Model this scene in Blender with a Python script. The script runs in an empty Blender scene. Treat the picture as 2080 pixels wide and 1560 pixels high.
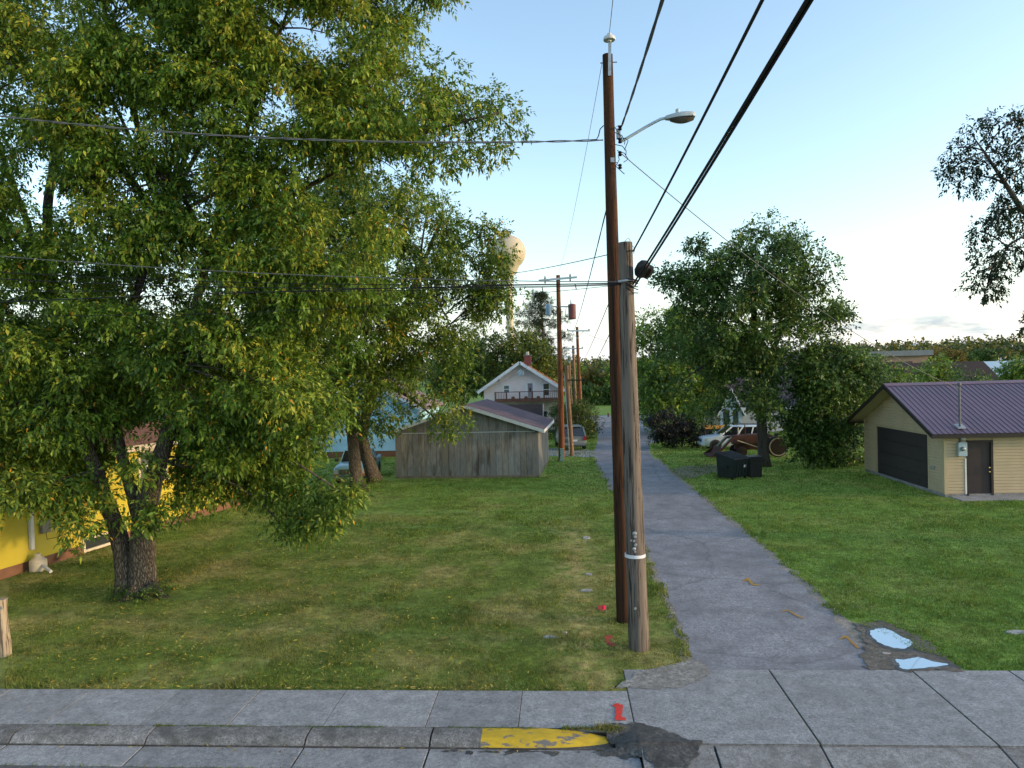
import bpy, bmesh, math, random
import numpy as np
from mathutils import Vector, Matrix, Quaternion

random.seed(7)
RNG = np.random.default_rng(11)
SC = bpy.context.scene
COL = SC.collection
R = math.radians

# ------------------------------------------------------------------ camera
CAM_H, PITCH, ROLL, YAW, FPX = 5.5, .0159, .027, R(3.9), 1443.0
fw = Vector((-math.sin(YAW)*math.cos(PITCH), math.cos(YAW)*math.cos(PITCH), -math.sin(PITCH)))
_r = fw.cross(Vector((0, 0, 1))).normalized()
_u = _r.cross(fw)
RT = _r*math.cos(ROLL) - _u*math.sin(ROLL)
UP = _r*math.sin(ROLL) + _u*math.cos(ROLL)
cam_d = bpy.data.cameras.new('camera')
cam = bpy.data.objects.new('camera', cam_d)
COL.objects.link(cam)
cam.matrix_world = Matrix(((RT.x, UP.x, -fw.x, 0), (RT.y, UP.y, -fw.y, 0), (RT.z, UP.z, -fw.z, CAM_H), (0, 0, 0, 1)))
cam_d.sensor_width = 36
cam_d.lens = FPX/2080*36
cam_d.clip_end = 5000
SC.camera = cam

# ------------------------------------------------------------------ sky and sun
SUN_EL, SUN_AZ = R(9.0), R(99)          # azimuth clockwise from +Y
world = bpy.data.worlds.new('World')
SC.world = world
world.use_nodes = True
wn, wl = world.node_tree.nodes, world.node_tree.links
wn.clear()
sky = wn.new('ShaderNodeTexSky')
sky.sky_type = 'NISHITA'
sky.sun_disc = False
sky.sun_elevation = SUN_EL
sky.sun_rotation = SUN_AZ
sky.altitude = 200
sky.air_density = 1.0
sky.dust_density = 1.5
sky.ozone_density = 1.2
tc = wn.new('ShaderNodeTexCoord')
sep = wn.new('ShaderNodeSeparateXYZ')
wl.new(tc.outputs['Generated'], sep.inputs[0])
mp = wn.new('ShaderNodeMapping')
mp.inputs['Scale'].default_value = (5.5, 5.5, 30)
mp.inputs['Location'].default_value = (1.7, 0.4, 2.0)
wl.new(tc.outputs['Generated'], mp.inputs[0])
cn = wn.new('ShaderNodeTexNoise')
cn.inputs['Scale'].default_value = 1.0
cn.inputs['Detail'].default_value = 7
cn.inputs['Roughness'].default_value = .58
wl.new(mp.outputs[0], cn.inputs[0])
cr = wn.new('ShaderNodeValToRGB')
cr.color_ramp.elements[0].position = .33
cr.color_ramp.elements[1].position = .46
wl.new(cn.outputs[0], cr.inputs[0])
mr = wn.new('ShaderNodeMapRange')        # clouds lie low over the horizon
mr.inputs['From Min'].default_value = .072
mr.inputs['From Max'].default_value = .040
wl.new(sep.outputs['Z'], mr.inputs['Value'])
bank = wn.new('ShaderNodeMapRange'); bank.interpolation_type = 'SMOOTHSTEP'   # the bank lies to the right, sunward, and thins to the left
bank.inputs['From Min'].default_value = .30; bank.inputs['From Max'].default_value = .42; bank.inputs['To Min'].default_value = .12
wl.new(sep.outputs['X'], bank.inputs['Value'])
m0 = wn.new('ShaderNodeMath'); m0.operation = 'MULTIPLY'
wl.new(mr.outputs[0], m0.inputs[0]); wl.new(bank.outputs[0], m0.inputs[1])
mm = wn.new('ShaderNodeMath'); mm.operation = 'MULTIPLY'
wl.new(cr.outputs[0], mm.inputs[0]); wl.new(m0.outputs[0], mm.inputs[1])
mp2 = wn.new('ShaderNodeMapping')
mp2.inputs['Scale'].default_value = (17, 17, 60)
wl.new(tc.outputs['Generated'], mp2.inputs[0])
cn2 = wn.new('ShaderNodeTexNoise'); cn2.inputs['Scale'].default_value = 1.0; cn2.inputs['Detail'].default_value = 5
wl.new(mp2.outputs[0], cn2.inputs[0])
cc = wn.new('ShaderNodeValToRGB')
cc.color_ramp.elements[0].position = .40; cc.color_ramp.elements[0].color = (.95, 1.15, 1.35, 1)
cc.color_ramp.elements[1].position = .60; cc.color_ramp.elements[1].color = (2.9, 2.65, 2.25, 1)
wl.new(cn2.outputs[0], cc.inputs[0])
hz_ = wn.new('ShaderNodeMapRange'); hz_.interpolation_type = 'SMOOTHSTEP'      # thin white veil low in the sky, all the way round
hz_.inputs['From Min'].default_value = .17; hz_.inputs['From Max'].default_value = .0; hz_.inputs['To Max'].default_value = .85
wl.new(sep.outputs['Z'], hz_.inputs['Value'])
hm = wn.new('ShaderNodeMix'); hm.data_type = 'RGBA'; hm.inputs[7].default_value = (2.35, 2.5, 2.6, 1)
wl.new(hz_.outputs[0], hm.inputs[0]); wl.new(sky.outputs[0], hm.inputs[6])
mx = wn.new('ShaderNodeMix'); mx.data_type = 'RGBA'
wl.new(mm.outputs[0], mx.inputs[0]); wl.new(hm.outputs[2], mx.inputs[6]); wl.new(cc.outputs[0], mx.inputs[7])
bg = wn.new('ShaderNodeBackground')
bg.inputs['Strength'].default_value = .15
wo = wn.new('ShaderNodeOutputWorld')
wl.new(mx.outputs[2], bg.inputs['Color']); wl.new(bg.outputs[0], wo.inputs['Surface'])

sun_d = bpy.data.lights.new('sun', 'SUN')
sun_d.energy = .8
sun_d.angle = R(1.5)
sun_d.color = (1.0, .66, .36)
sun = bpy.data.objects.new('sun', sun_d)
COL.objects.link(sun)
to_sun = Vector((math.sin(SUN_AZ)*math.cos(SUN_EL), math.cos(SUN_AZ)*math.cos(SUN_EL), math.sin(SUN_EL)))
sun.rotation_euler = to_sun.to_track_quat('Z', 'Y').to_euler()

vs = SC.view_settings
vs.view_transform = 'Standard'
vs.look = 'None'
vs.exposure = 1.74
vs.gamma = 1.0

# ------------------------------------------------------------------ helpers
def ray(x, y):
    return fw + RT*((x-1040)/FPX) - UP*((y-780)/FPX)
def gp(x, y, z=0.0):                     # ground point under a picture point
    d = ray(x, y); t = (z-CAM_H)/d.z
    return Vector((d.x*t, d.y*t, z))
def at(x, y, Y):                         # the point that far down the street grid
    d = ray(x, y); t = Y/d.y
    return Vector((d.x*t, Y, d.z*t+CAM_H))

def nd(nt, t, **kw):
    n = nt.nodes.new(t)
    for k, v in kw.items():
        if k.startswith('_'): setattr(n, k[1:], v)
        else: n.inputs[k].default_value = v
    return n

MATS = {}
def pmat(name, c1, c2=None, scale=5.0, stretch=(1, 1, 1), rough=.8, bump=.0, bscale=None, detail=6, lo=.35, hi=.65,
         spec=.3, metal=0.0, c3=None, s3=1.0, lo3=.5, hi3=.65, bdist=.01, coat=0.0, world=False):
    """noise-mixed colour (c1..c2), optional wider stain c3, bump"""
    if name in MATS: return MATS[name]
    m = bpy.data.materials.new(name); m.use_nodes = True
    nt = m.node_tree; L = nt.links; b = nt.nodes['Principled BSDF']
    b.inputs['Roughness'].default_value = rough
    b.inputs['Metallic'].default_value = metal
    b.inputs['Specular IOR Level'].default_value = spec
    b.inputs['Coat Weight'].default_value = coat
    if world:
        g = nd(nt, 'ShaderNodeNewGeometry'); src = g.outputs['Position']
    else:
        g = nd(nt, 'ShaderNodeTexCoord'); src = g.outputs['Object']
    mpn = nd(nt, 'ShaderNodeMapping', Scale=stretch); L.new(src, mpn.inputs[0])
    c2 = c2 or tuple(v*.75 for v in c1)
    n1 = nd(nt, 'ShaderNodeTexNoise', Scale=scale, Detail=detail, Roughness=.62); L.new(mpn.outputs[0], n1.inputs[0])
    rp = nd(nt, 'ShaderNodeValToRGB'); L.new(n1.outputs[0], rp.inputs[0])
    rp.color_ramp.elements[0].position = lo; rp.color_ramp.elements[0].color = (*c1, 1)
    rp.color_ramp.elements[1].position = hi; rp.color_ramp.elements[1].color = (*c2, 1)
    out = rp.outputs[0]
    if c3:
        n3 = nd(nt, 'ShaderNodeTexNoise', Scale=s3, Detail=5, Roughness=.6); L.new(mpn.outputs[0], n3.inputs[0])
        r3 = nd(nt, 'ShaderNodeMapRange'); r3.inputs['From Min'].default_value = lo3; r3.inputs['From Max'].default_value = hi3
        L.new(n3.outputs[0], r3.inputs[0])
        mxn = nd(nt, 'ShaderNodeMix', _data_type='RGBA'); mxn.inputs[7].default_value = (*c3, 1)
        L.new(r3.outputs[0], mxn.inputs[0]); L.new(out, mxn.inputs[6]); out = mxn.outputs[2]
    oi = nd(nt, 'ShaderNodeObjectInfo'); orr = nd(nt, 'ShaderNodeMapRange'); orr.inputs['To Min'].default_value = .90; orr.inputs['To Max'].default_value = 1.08
    L.new(oi.outputs['Random'], orr.inputs[0])
    mo = nd(nt, 'ShaderNodeMix', _data_type='RGBA', _blend_type='MULTIPLY'); mo.inputs[0].default_value = 1
    L.new(out, mo.inputs[6]); L.new(orr.outputs[0], mo.inputs[7])
    L.new(mo.outputs[2], b.inputs['Base Color'])
    if bump:
        nb = nd(nt, 'ShaderNodeTexNoise', Scale=bscale or scale*3, Detail=6, Roughness=.65); L.new(mpn.outputs[0], nb.inputs[0])
        bp = nd(nt, 'ShaderNodeBump', Strength=bump, Distance=bdist); L.new(nb.outputs[0], bp.inputs['Height'])
        L.new(bp.outputs[0], b.inputs['Normal'])
    MATS[name] = m
    return m

def leafmat(name, transl=.35, rough=.5):
    m = bpy.data.materials.new(name); m.use_nodes = True
    nt = m.node_tree; L = nt.links; b = nt.nodes['Principled BSDF']
    a = nd(nt, 'ShaderNodeAttribute', _attribute_name='col')
    L.new(a.outputs['Color'], b.inputs['Base Color'])
    b.inputs['Roughness'].default_value = rough
    b.inputs['Specular IOR Level'].default_value = .35
    t = nd(nt, 'ShaderNodeBsdfTranslucent'); L.new(a.outputs['Color'], t.inputs[0])
    ms = nd(nt, 'ShaderNodeMixShader', Fac=transl)
    L.new(b.outputs[0], ms.inputs[1]); L.new(t.outputs[0], ms.inputs[2])
    L.new(ms.outputs[0], nt.nodes['Material Output'].inputs['Surface'])
    MATS[name] = m
    return m

def tag(o, label=None, cat=None, group=None, kind=None):
    if label: o['label'] = label
    if cat: o['category'] = cat
    if group: o['group'] = group
    if kind: o['kind'] = kind
    return o
def thing(name, label, cat, loc=(0, 0, 0), rotz=0.0, group=None):
    o = bpy.data.objects.new(name, None); COL.objects.link(o)
    o.empty_display_size = .2
    o.location = loc; o.rotation_euler = (0, 0, rotz)
    return tag(o, label, cat, group)

class MB:
    def __init__(s): s.v = []; s.f = []; s.sm = []
    def add(s, vs, fs, smooth=False):
        n = len(s.v); s.v += [tuple(v) for v in vs]
        for f in fs: s.f.append([i+n for i in f]); s.sm.append(smooth)
        return s
    def box(s, x0, x1, y0, y1, z0, z1):
        return s.add([(x0, y0, z0), (x1, y0, z0), (x1, y1, z0), (x0, y1, z0), (x0, y0, z1), (x1, y0, z1), (x1, y1, z1), (x0, y1, z1)],
                     [(3, 2, 1, 0), (4, 5, 6, 7), (0, 1, 5, 4), (1, 2, 6, 5), (2, 3, 7, 6), (3, 0, 4, 7)])
    def hexa(s, b, t):                  # bottom 4 (ccw), top 4
        return s.add(list(b)+list(t), [(3, 2, 1, 0), (4, 5, 6, 7), (0, 1, 5, 4), (1, 2, 6, 5), (2, 3, 7, 6), (3, 0, 4, 7)])
    def prism(s, poly, vec):
        n = len(poly); vec = Vector(vec)
        vs = [Vector(p) for p in poly]+[Vector(p)+vec for p in poly]
        fs = [list(range(n))[::-1], list(range(n, 2*n))]+[(i, (i+1) % n, n+(i+1) % n, n+i) for i in range(n)]
        return s.add(vs, fs)
    def quad(s, *p): return s.add(p, [tuple(range(len(p)))])
    def bar(s, a, b, w, h, up=(0, 0, 1)):
        a, b = Vector(a), Vector(b); d = (b-a).normalized(); up = Vector(up)
        if abs(d.dot(up)) > .98: up = Vector((0, 1, 0))
        x = d.cross(up).normalized()*w/2; z = x.cross(d).normalized()*h/2
        return s.hexa([a-x-z, a+x-z, b+x-z, b-x-z], [a-x+z, a+x+z, b+x+z, b-x+z])
    def tube(s, pts, rad, seg=8, cap=True):
        pts = [Vector(p) for p in pts]; n = len(pts)
        if not hasattr(rad, '__len__'): rad = [rad]*n
        vs = []; ref = None
        for i, p in enumerate(pts):
            d = (pts[min(i+1, n-1)]-pts[max(i-1, 0)]).normalized()
            if ref is None:
                ref = d.cross(Vector((0, 0, 1)))
                if ref.length < .05: ref = Vector((1, 0, 0))
            ref = (ref-d*ref.dot(d)).normalized(); bi = d.cross(ref)
            for k in range(seg):
                a = 2*math.pi*k/seg
                vs.append(p+(ref*math.cos(a)+bi*math.sin(a))*rad[i])
        fs = [(i*seg+k, i*seg+(k+1) % seg, (i+1)*seg+(k+1) % seg, (i+1)*seg+k) for i in range(n-1) for k in range(seg)]
        s.add(vs, fs, True)
        if cap:
            m = len(s.v)-len(vs)
            s.f.append([m+k for k in range(seg)][::-1]); s.sm.append(False)
            s.f.append([m+(n-1)*seg+k for k in range(seg)]); s.sm.append(False)
        return s
    def lathe(s, c, prof, seg=16, axis=(0, 0, 1)):
        c = Vector(c); ax = Vector(axis).normalized()
        x = ax.cross(Vector((0, 1, 0)))
        if x.length < .1: x = ax.cross(Vector((1, 0, 0)))
        x.normalize(); y = ax.cross(x)
        vs = [c+(x*math.cos(2*math.pi*k/seg)+y*math.sin(2*math.pi*k/seg))*r+ax*z for r, z in prof for k in range(seg)]
        n = len(prof)
        fs = [(i*seg+k, i*seg+(k+1) % seg, (i+1)*seg+(k+1) % seg, (i+1)*seg+k) for i in range(n-1) for k in range(seg)]
        s.add(vs, fs, True); m = len(s.v)-len(vs)
        s.f.append([m+k for k in range(seg)][::-1]); s.sm.append(False)
        s.f.append([m+(n-1)*seg+k for k in range(seg)]); s.sm.append(False)
        return s
    def build(s, name, mat, parent=None, world=False, bevel=0, sharp=True):
        me = bpy.data.meshes.new(name)
        v = s.v
        if world and parent:
            l = parent.location; v = [(a-l.x, b-l.y, c-l.z) for a, b, c in v]
        me.from_pydata(v, [], s.f)
        me.polygons.foreach_set('use_smooth', s.sm)
        bm = bmesh.new(); bm.from_mesh(me); bmesh.ops.recalc_face_normals(bm, faces=bm.faces); bm.to_mesh(me); bm.free()
        if sharp and any(s.sm): me.set_sharp_from_angle(angle=R(50))
        if mat: me.materials.append(mat)
        o = bpy.data.objects.new(name, me); COL.objects.link(o)
        if parent: o.parent = parent
        if bevel:
            b = o.modifiers.new('bevel', 'BEVEL'); b.width = bevel; b.segments = 2; b.limit_method = 'ANGLE'
        return o
def sheet(name, pts, mat, z, parent=None):
    return MB().quad(*[(p[0], p[1], z) for p in pts]).build(name, mat, parent)

def bigmesh(name, verts, faces_n, mat, parent=None, cols=None, kind=None, loops=None):
    """verts (N,3); faces of faces_n consecutive verts (or given loops array)"""
    me = bpy.data.meshes.new(name)
    v = np.asarray(verts, np.float32)
    lp = np.arange(len(v), dtype=np.int32) if loops is None else np.asarray(loops, np.int32).ravel()
    nf = len(lp)//faces_n
    me.vertices.add(len(v)); me.vertices.foreach_set('co', v.ravel())
    me.loops.add(len(lp)); me.loops.foreach_set('vertex_index', lp)
    me.polygons.add(nf); me.polygons.foreach_set('loop_start', np.arange(nf, dtype=np.int32)*faces_n)
    me.update(calc_edges=True)
    if cols is not None:
        a = me.attributes.new('col', 'FLOAT_COLOR', 'FACE')
        c4 = np.ones((nf, 4), np.float32); c4[:, :3] = cols
        a.data.foreach_set('color', c4.ravel())
    me.materials.append(mat)
    o = bpy.data.objects.new(name, me); COL.objects.link(o)
    if parent: o.parent = parent
    if kind: o['kind'] = kind
    return o

def norm(a): return a/np.maximum(np.linalg.norm(a, axis=-1, keepdims=True), 1e-9)

def vnoise(x, y, seed=0):               # smooth 2-d value noise 0..1
    r = np.random.default_rng(seed).random((64, 64))
    xi, yi = np.floor(x).astype(int), np.floor(y).astype(int)
    fx, fy = x-xi, y-yi
    fx = fx*fx*(3-2*fx); fy = fy*fy*(3-2*fy)
    g = lambda i, j: r[i % 64, j % 64]
    return (g(xi, yi)*(1-fx)+g(xi+1, yi)*fx)*(1-fy)+(g(xi, yi+1)*(1-fx)+g(xi+1, yi+1)*fx)*fy
def fbm(x, y, seed=0, o=3):
    s = 0; a = .5; t = 0
    for k in range(o): s = s+a*vnoise(x*2**k, y*2**k, seed+k); t += a; a *= .5
    return s/t

# ------------------------------------------------------------------ ground materials
def lawnmat(name='lawn', blades=False):
    m = bpy.data.materials.new(name); m.use_nodes = True
    nt = m.node_tree; L = nt.links; b = nt.nodes['Principled BSDF']
    b.inputs['Roughness'].default_value = .85; b.inputs['Specular IOR Level'].default_value = .15
    g = nd(nt, 'ShaderNodeNewGeometry')
    sp = nd(nt, 'ShaderNodeSeparateXYZ'); L.new(g.outputs['Position'], sp.inputs[0])
    # lush on the right of the lane, thin and dry on the vacant lot
    side = nd(nt, 'ShaderNodeMapRange'); side.inputs['From Min'].default_value = 2.6; side.inputs['From Max'].default_value = 5.6
    L.new(sp.outputs['X'], side.inputs[0])
    far = nd(nt, 'ShaderNodeMapRange'); far.inputs['From Min'].default_value = 19; far.inputs['From Max'].default_value = 33
    L.new(sp.outputs['Y'], far.inputs[0])
    lush = nd(nt, 'ShaderNodeMath', _operation='MAXIMUM'); L.new(side.outputs[0], lush.inputs[0]); L.new(far.outputs[0], lush.inputs[1])
    n1 = nd(nt, 'ShaderNodeTexNoise', Scale=.42, Detail=6, Roughness=.62); L.new(g.outputs['Position'], n1.inputs[0])
    n2 = nd(nt, 'ShaderNodeTexNoise', Scale=5.0, Detail=5, Roughness=.7); L.new(g.outputs['Position'], n2.inputs[0])
    ga = nd(nt, 'ShaderNodeMix', _data_type='RGBA'); ga.inputs[6].default_value = (.135, .185, .040, 1); ga.inputs[7].default_value = (.140, .240, .050, 1)
    L.new(lush.outputs[0], ga.inputs[0])
    rp = nd(nt, 'ShaderNodeMapRange'); rp.inputs['From Min'].default_value = .46; rp.inputs['From Max'].default_value = .70
    L.new(n1.outputs[0], rp.inputs[0])
    lm = nd(nt, 'ShaderNodeMapRange'); lm.inputs['To Min'].default_value = .95; lm.inputs['To Max'].default_value = .30
    L.new(lush.outputs[0], lm.inputs[0])
    pf = nd(nt, 'ShaderNodeMath', _operation='MULTIPLY'); L.new(rp.outputs[0], pf.inputs[0]); L.new(lm.outputs[0], pf.inputs[1])
    # worn strip where people cut past the poles
    ax_ = nd(nt, 'ShaderNodeMath', _operation='SUBTRACT'); ax_.inputs[1].default_value = .35; L.new(sp.outputs['X'], ax_.inputs[0])
    ab_ = nd(nt, 'ShaderNodeMath', _operation='ABSOLUTE'); L.new(ax_.outputs[0], ab_.inputs[0])
    w1 = nd(nt, 'ShaderNodeMapRange'); w1.inputs['From Min'].default_value = .95; w1.inputs['From Max'].default_value = .1; L.new(ab_.outputs[0], w1.inputs[0])
    w2 = nd(nt, 'ShaderNodeMapRange'); w2.inputs['From Min'].default_value = 29; w2.inputs['From Max'].default_value = 23; L.new(sp.outputs['Y'], w2.inputs[0])
    n6 = nd(nt, 'ShaderNodeTexNoise', Scale=2.2, Detail=5, Roughness=.65); L.new(g.outputs['Position'], n6.inputs[0])
    w3 = nd(nt, 'ShaderNodeMapRange'); w3.inputs['From Min'].default_value = .38; w3.inputs['From Max'].default_value = .58; L.new(n6.outputs[0], w3.inputs[0])
    wa = nd(nt, 'ShaderNodeMath', _operation='MULTIPLY'); L.new(w1.outputs[0], wa.inputs[0]); L.new(w2.outputs[0], wa.inputs[1])
    wb = nd(nt, 'ShaderNodeMath', _operation='MULTIPLY'); L.new(wa.outputs[0], wb.inputs[0]); L.new(w3.outputs[0], wb.inputs[1])
    pm2 = nd(nt, 'ShaderNodeMath', _operation='MAXIMUM'); L.new(pf.outputs[0], pm2.inputs[0]); L.new(wb.outputs[0], pm2.inputs[1]); pf = pm2
    dry = nd(nt, 'ShaderNodeMix', _data_type='RGBA'); dry.inputs[7].default_value = (.36, .30, .12, 1)
    L.new(pf.outputs[0], dry.inputs[0]); L.new(ga.outputs[2], dry.inputs[6])
    r2 = nd(nt, 'ShaderNodeMapRange'); r2.inputs['From Min'].default_value = .3; r2.inputs['From Max'].default_value = .7
    r2.inputs['To Min'].default_value = .55; r2.inputs['To Max'].default_value = 1.35
    L.new(n2.outputs[0], r2.inputs[0])
    mu = nd(nt, 'ShaderNodeMix', _data_type='RGBA', _blend_type='MULTIPLY'); mu.inputs[0].default_value = 1
    L.new(dry.outputs[2], mu.inputs[6]); L.new(r2.outputs[0], mu.inputs[7])
    n5 = nd(nt, 'ShaderNodeTexNoise', Scale=1.5, Detail=4, Roughness=.6); L.new(g.outputs['Position'], n5.inputs[0])
    r5 = nd(nt, 'ShaderNodeMapRange'); r5.inputs['From Min'].default_value = .32; r5.inputs['From Max'].default_value = .68; r5.inputs['To Min'].default_value = .72; r5.inputs['To Max'].default_value = 1.28
    L.new(n5.outputs[0], r5.inputs[0])
    mu5 = nd(nt, 'ShaderNodeMix', _data_type='RGBA', _blend_type='MULTIPLY'); mu5.inputs[0].default_value = 1
    L.new(mu.outputs[2], mu5.inputs[6]); L.new(r5.outputs[0], mu5.inputs[7]); mu = mu5
    a = nd(nt, 'ShaderNodeAttribute', _attribute_name='col')
    m2 = nd(nt, 'ShaderNodeMix', _data_type='RGBA'); L.new(mu.outputs[2], m2.inputs[6]); L.new(a.outputs['Color'], m2.inputs[7])
    sa = nd(nt, 'ShaderNodeMath', _operation='MULTIPLY'); sa.inputs[0].default_value = 1.0; sa.inputs[1].default_value = .35 if blades else 0.0
    L.new(sa.outputs[0], m2.inputs[0])
    L.new(m2.outputs[2], b.inputs['Base Color'])
    t = nd(nt, 'ShaderNodeBsdfTranslucent'); L.new(m2.outputs[2], t.inputs[0])
    ms = nd(nt, 'ShaderNodeMixShader', Fac=.25); L.new(b.outputs[0], ms.inputs[1]); L.new(t.outputs[0], ms.inputs[2])
    L.new(ms.outputs[0], nt.nodes['Material Output'].inputs['Surface'])
    return m
LAWN = lawnmat()
BLADE = lawnmat('grass_blades', True)

def speckmat(name, base, dark, light, patch, scale=60, pscale=.5, bump=.25, plo=.45, phi=.7, crack=0.0):
    """aggregate surface: fine speckle, wide patches, hairline cracks"""
    m = bpy.data.materials.new(name); m.use_nodes = True
    nt = m.node_tree; L = nt.links; b = nt.nodes['Principled BSDF']
    b.inputs['Roughness'].default_value = .85; b.inputs['Specular IOR Level'].default_value = .3
    g = nd(nt, 'ShaderNodeNewGeometry'); P = g.outputs['Position']
    n = nd(nt, 'ShaderNodeTexNoise', Scale=scale, Detail=3, Roughness=.7); L.new(P, n.inputs[0])
    r = nd(nt, 'ShaderNodeValToRGB'); L.new(n.outputs[0], r.inputs[0])
    e = r.color_ramp.elements
    e[0].position = .33; e[0].color = (*dark, 1); e[1].position = .68; e[1].color = (*light, 1)
    k = e.new(.5); k.color = (*base, 1)
    ns = nd(nt, 'ShaderNodeTexNoise', Scale=scale*.30, Detail=5, Roughness=.75); L.new(P, ns.inputs[0])
    rs = nd(nt, 'ShaderNodeMapRange'); rs.inputs['From Min'].default_value = .3; rs.inputs['From Max'].default_value = .7; rs.inputs['To Min'].default_value = .62; rs.inputs['To Max'].default_value = 1.42
    L.new(ns.outputs[0], rs.inputs[0])
    ms_ = nd(nt, 'ShaderNodeMix', _data_type='RGBA', _blend_type='MULTIPLY'); ms_.inputs[0].default_value = 1
    L.new(r.outputs[0], ms_.inputs[6]); L.new(rs.outputs[0], ms_.inputs[7])
    n2 = nd(nt, 'ShaderNodeTexNoise', Scale=pscale, Detail=6, Roughness=.62, Distortion=.4); L.new(P, n2.inputs[0])
    mr_ = nd(nt, 'ShaderNodeMapRange'); mr_.inputs['From Min'].default_value = plo; mr_.inputs['From Max'].default_value = phi
    mr_.inputs['To Max'].default_value = .75
    L.new(n2.outputs[0], mr_.inputs[0])
    mx_ = nd(nt, 'ShaderNodeMix', _data_type='RGBA'); mx_.inputs[7].default_value = (*patch, 1)
    L.new(mr_.outputs[0], mx_.inputs[0]); L.new(ms_.outputs[2], mx_.inputs[6]); out = mx_.outputs[2]
    if crack:
        nn = nd(nt, 'ShaderNodeTexNoise', Scale=1.3, Detail=4); L.new(P, nn.inputs[0])
        va = nd(nt, 'ShaderNodeMix', _data_type='RGBA'); va.inputs[0].default_value = .35; L.new(P, va.inputs[6]); L.new(nn.outputs['Color'], va.inputs[7])
        v = nd(nt, 'ShaderNodeTexVoronoi', _feature='DISTANCE_TO_EDGE', Scale=crack); L.new(va.outputs[2], v.inputs['Vector'])
        c = nd(nt, 'ShaderNodeMapRange'); c.inputs['From Min'].default_value = .012; c.inputs['From Max'].default_value = .0
        c.inputs['To Max'].default_value = .3
        L.new(v.outputs['Distance'], c.inputs[0])
        m3 = nd(nt, 'ShaderNodeMix', _data_type='RGBA'); m3.inputs[7].default_value = (*[q*.35 for q in dark], 1)
        L.new(c.outputs[0], m3.inputs[0]); L.new(out, m3.inputs[6]); out = m3.outputs[2]
    oi = nd(nt, 'ShaderNodeObjectInfo'); orr = nd(nt, 'ShaderNodeMapRange'); orr.inputs['To Min'].default_value = .80; orr.inputs['To Max'].default_value = 1.12
    L.new(oi.outputs['Random'], orr.inputs[0])
    n4 = nd(nt, 'ShaderNodeTexNoise', Scale=pscale*4.5, Detail=8, Roughness=.7); L.new(P, n4.inputs[0])
    m4 = nd(nt, 'ShaderNodeMapRange'); m4.inputs['From Min'].default_value = .3; m4.inputs['From Max'].default_value = .7; m4.inputs['To Min'].default_value = .72; m4.inputs['To Max'].default_value = 1.24
    L.new(n4.outputs[0], m4.inputs[0])
    pm_ = nd(nt, 'ShaderNodeMath', _operation='MULTIPLY'); L.new(orr.outputs[0], pm_.inputs[0]); L.new(m4.outputs[0], pm_.inputs[1])
    mo = nd(nt, 'ShaderNodeMix', _data_type='RGBA', _blend_type='MULTIPLY'); mo.inputs[0].default_value = 1
    L.new(out, mo.inputs[6]); L.new(pm_.outputs[0], mo.inputs[7])
    L.new(mo.outputs[2], b.inputs['Base Color'])
    bp = nd(nt, 'ShaderNodeBump', Strength=bump, Distance=.006); L.new(n.outputs[0], bp.inputs['Height']); L.new(bp.outputs[0], b.inputs['Normal'])
    MATS[name] = m
    return m
CONC = speckmat('concrete', (.285, .29, .297), (.185, .188, .192), (.375, .38, .388), (.215, .216, .218), 70, .9, .2, .46, .72)
CONC_W = speckmat('worn_concrete', (.26, .258, .255), (.155, .154, .152), (.35, .348, .34), (.15, .146, .138), 60, 1.5, .3, .42, .68)
CURBM = speckmat('curb_concrete', (.21, .207, .202), (.11, .108, .105), (.30, .296, .29), (.10, .097, .09), 40, 2.2, .35, .44, .62)
ASPH = speckmat('street_asphalt', (.16, .162, .165), (.08, .08, .083), (.26, .26, .262), (.10, .10, .10), 55, .8, .4)
ALLEY = speckmat('alley_asphalt', (.30, .302, .325), (.18, .182, .198), (.42, .42, .445), (.20, .202, .22), 45, .42, .35, .40, .62, crack=.30)
DIRT = speckmat('damp_dirt', (.14, .125, .105), (.07, .062, .052), (.22, .2, .17), (.085, .075, .062), 30, 1.6, .6, .4, .65)
MUD = speckmat('wet_mud', (.10, .092, .082), (.045, .042, .038), (.17, .158, .14), (.045, .042, .039), 25, 2.5, .6, .42, .60)
MUD.node_tree.nodes['Principled BSDF'].inputs['Roughness'].default_value = .45
GRAVEL = speckmat('gravel', (.25, .24, .22), (.13, .122, .11), (.36, .345, .32), (.17, .155, .135), 22, 1.4, .6, .4, .65)
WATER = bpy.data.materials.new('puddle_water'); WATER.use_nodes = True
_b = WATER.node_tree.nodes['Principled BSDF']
_b.inputs['Base Color'].default_value = (.50, .60, .68, 1); _b.inputs['Metallic'].default_value = .62; _b.inputs['Roughness'].default_value = .03  # pale blue part-metal base stands in for the bright sky reflection
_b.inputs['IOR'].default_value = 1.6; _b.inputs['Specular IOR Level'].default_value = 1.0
YPAINT = pmat('worn_yellow_paint', (.62, .42, .03), (.48, .33, .03), 9, rough=.7, bump=.3, bscale=40, c3=(.17, .165, .155), s3=5.5, lo3=.56, hi3=.62, stretch=(.7, 1.5, 2))
RPAINT = pmat('red_marking_paint', (.75, .035, .025), (.55, .07, .05), 18, rough=.8)
OPAINT = pmat('orange_marking_paint', (.50, .27, .02), (.33, .20, .05), 14, rough=.8)

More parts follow.
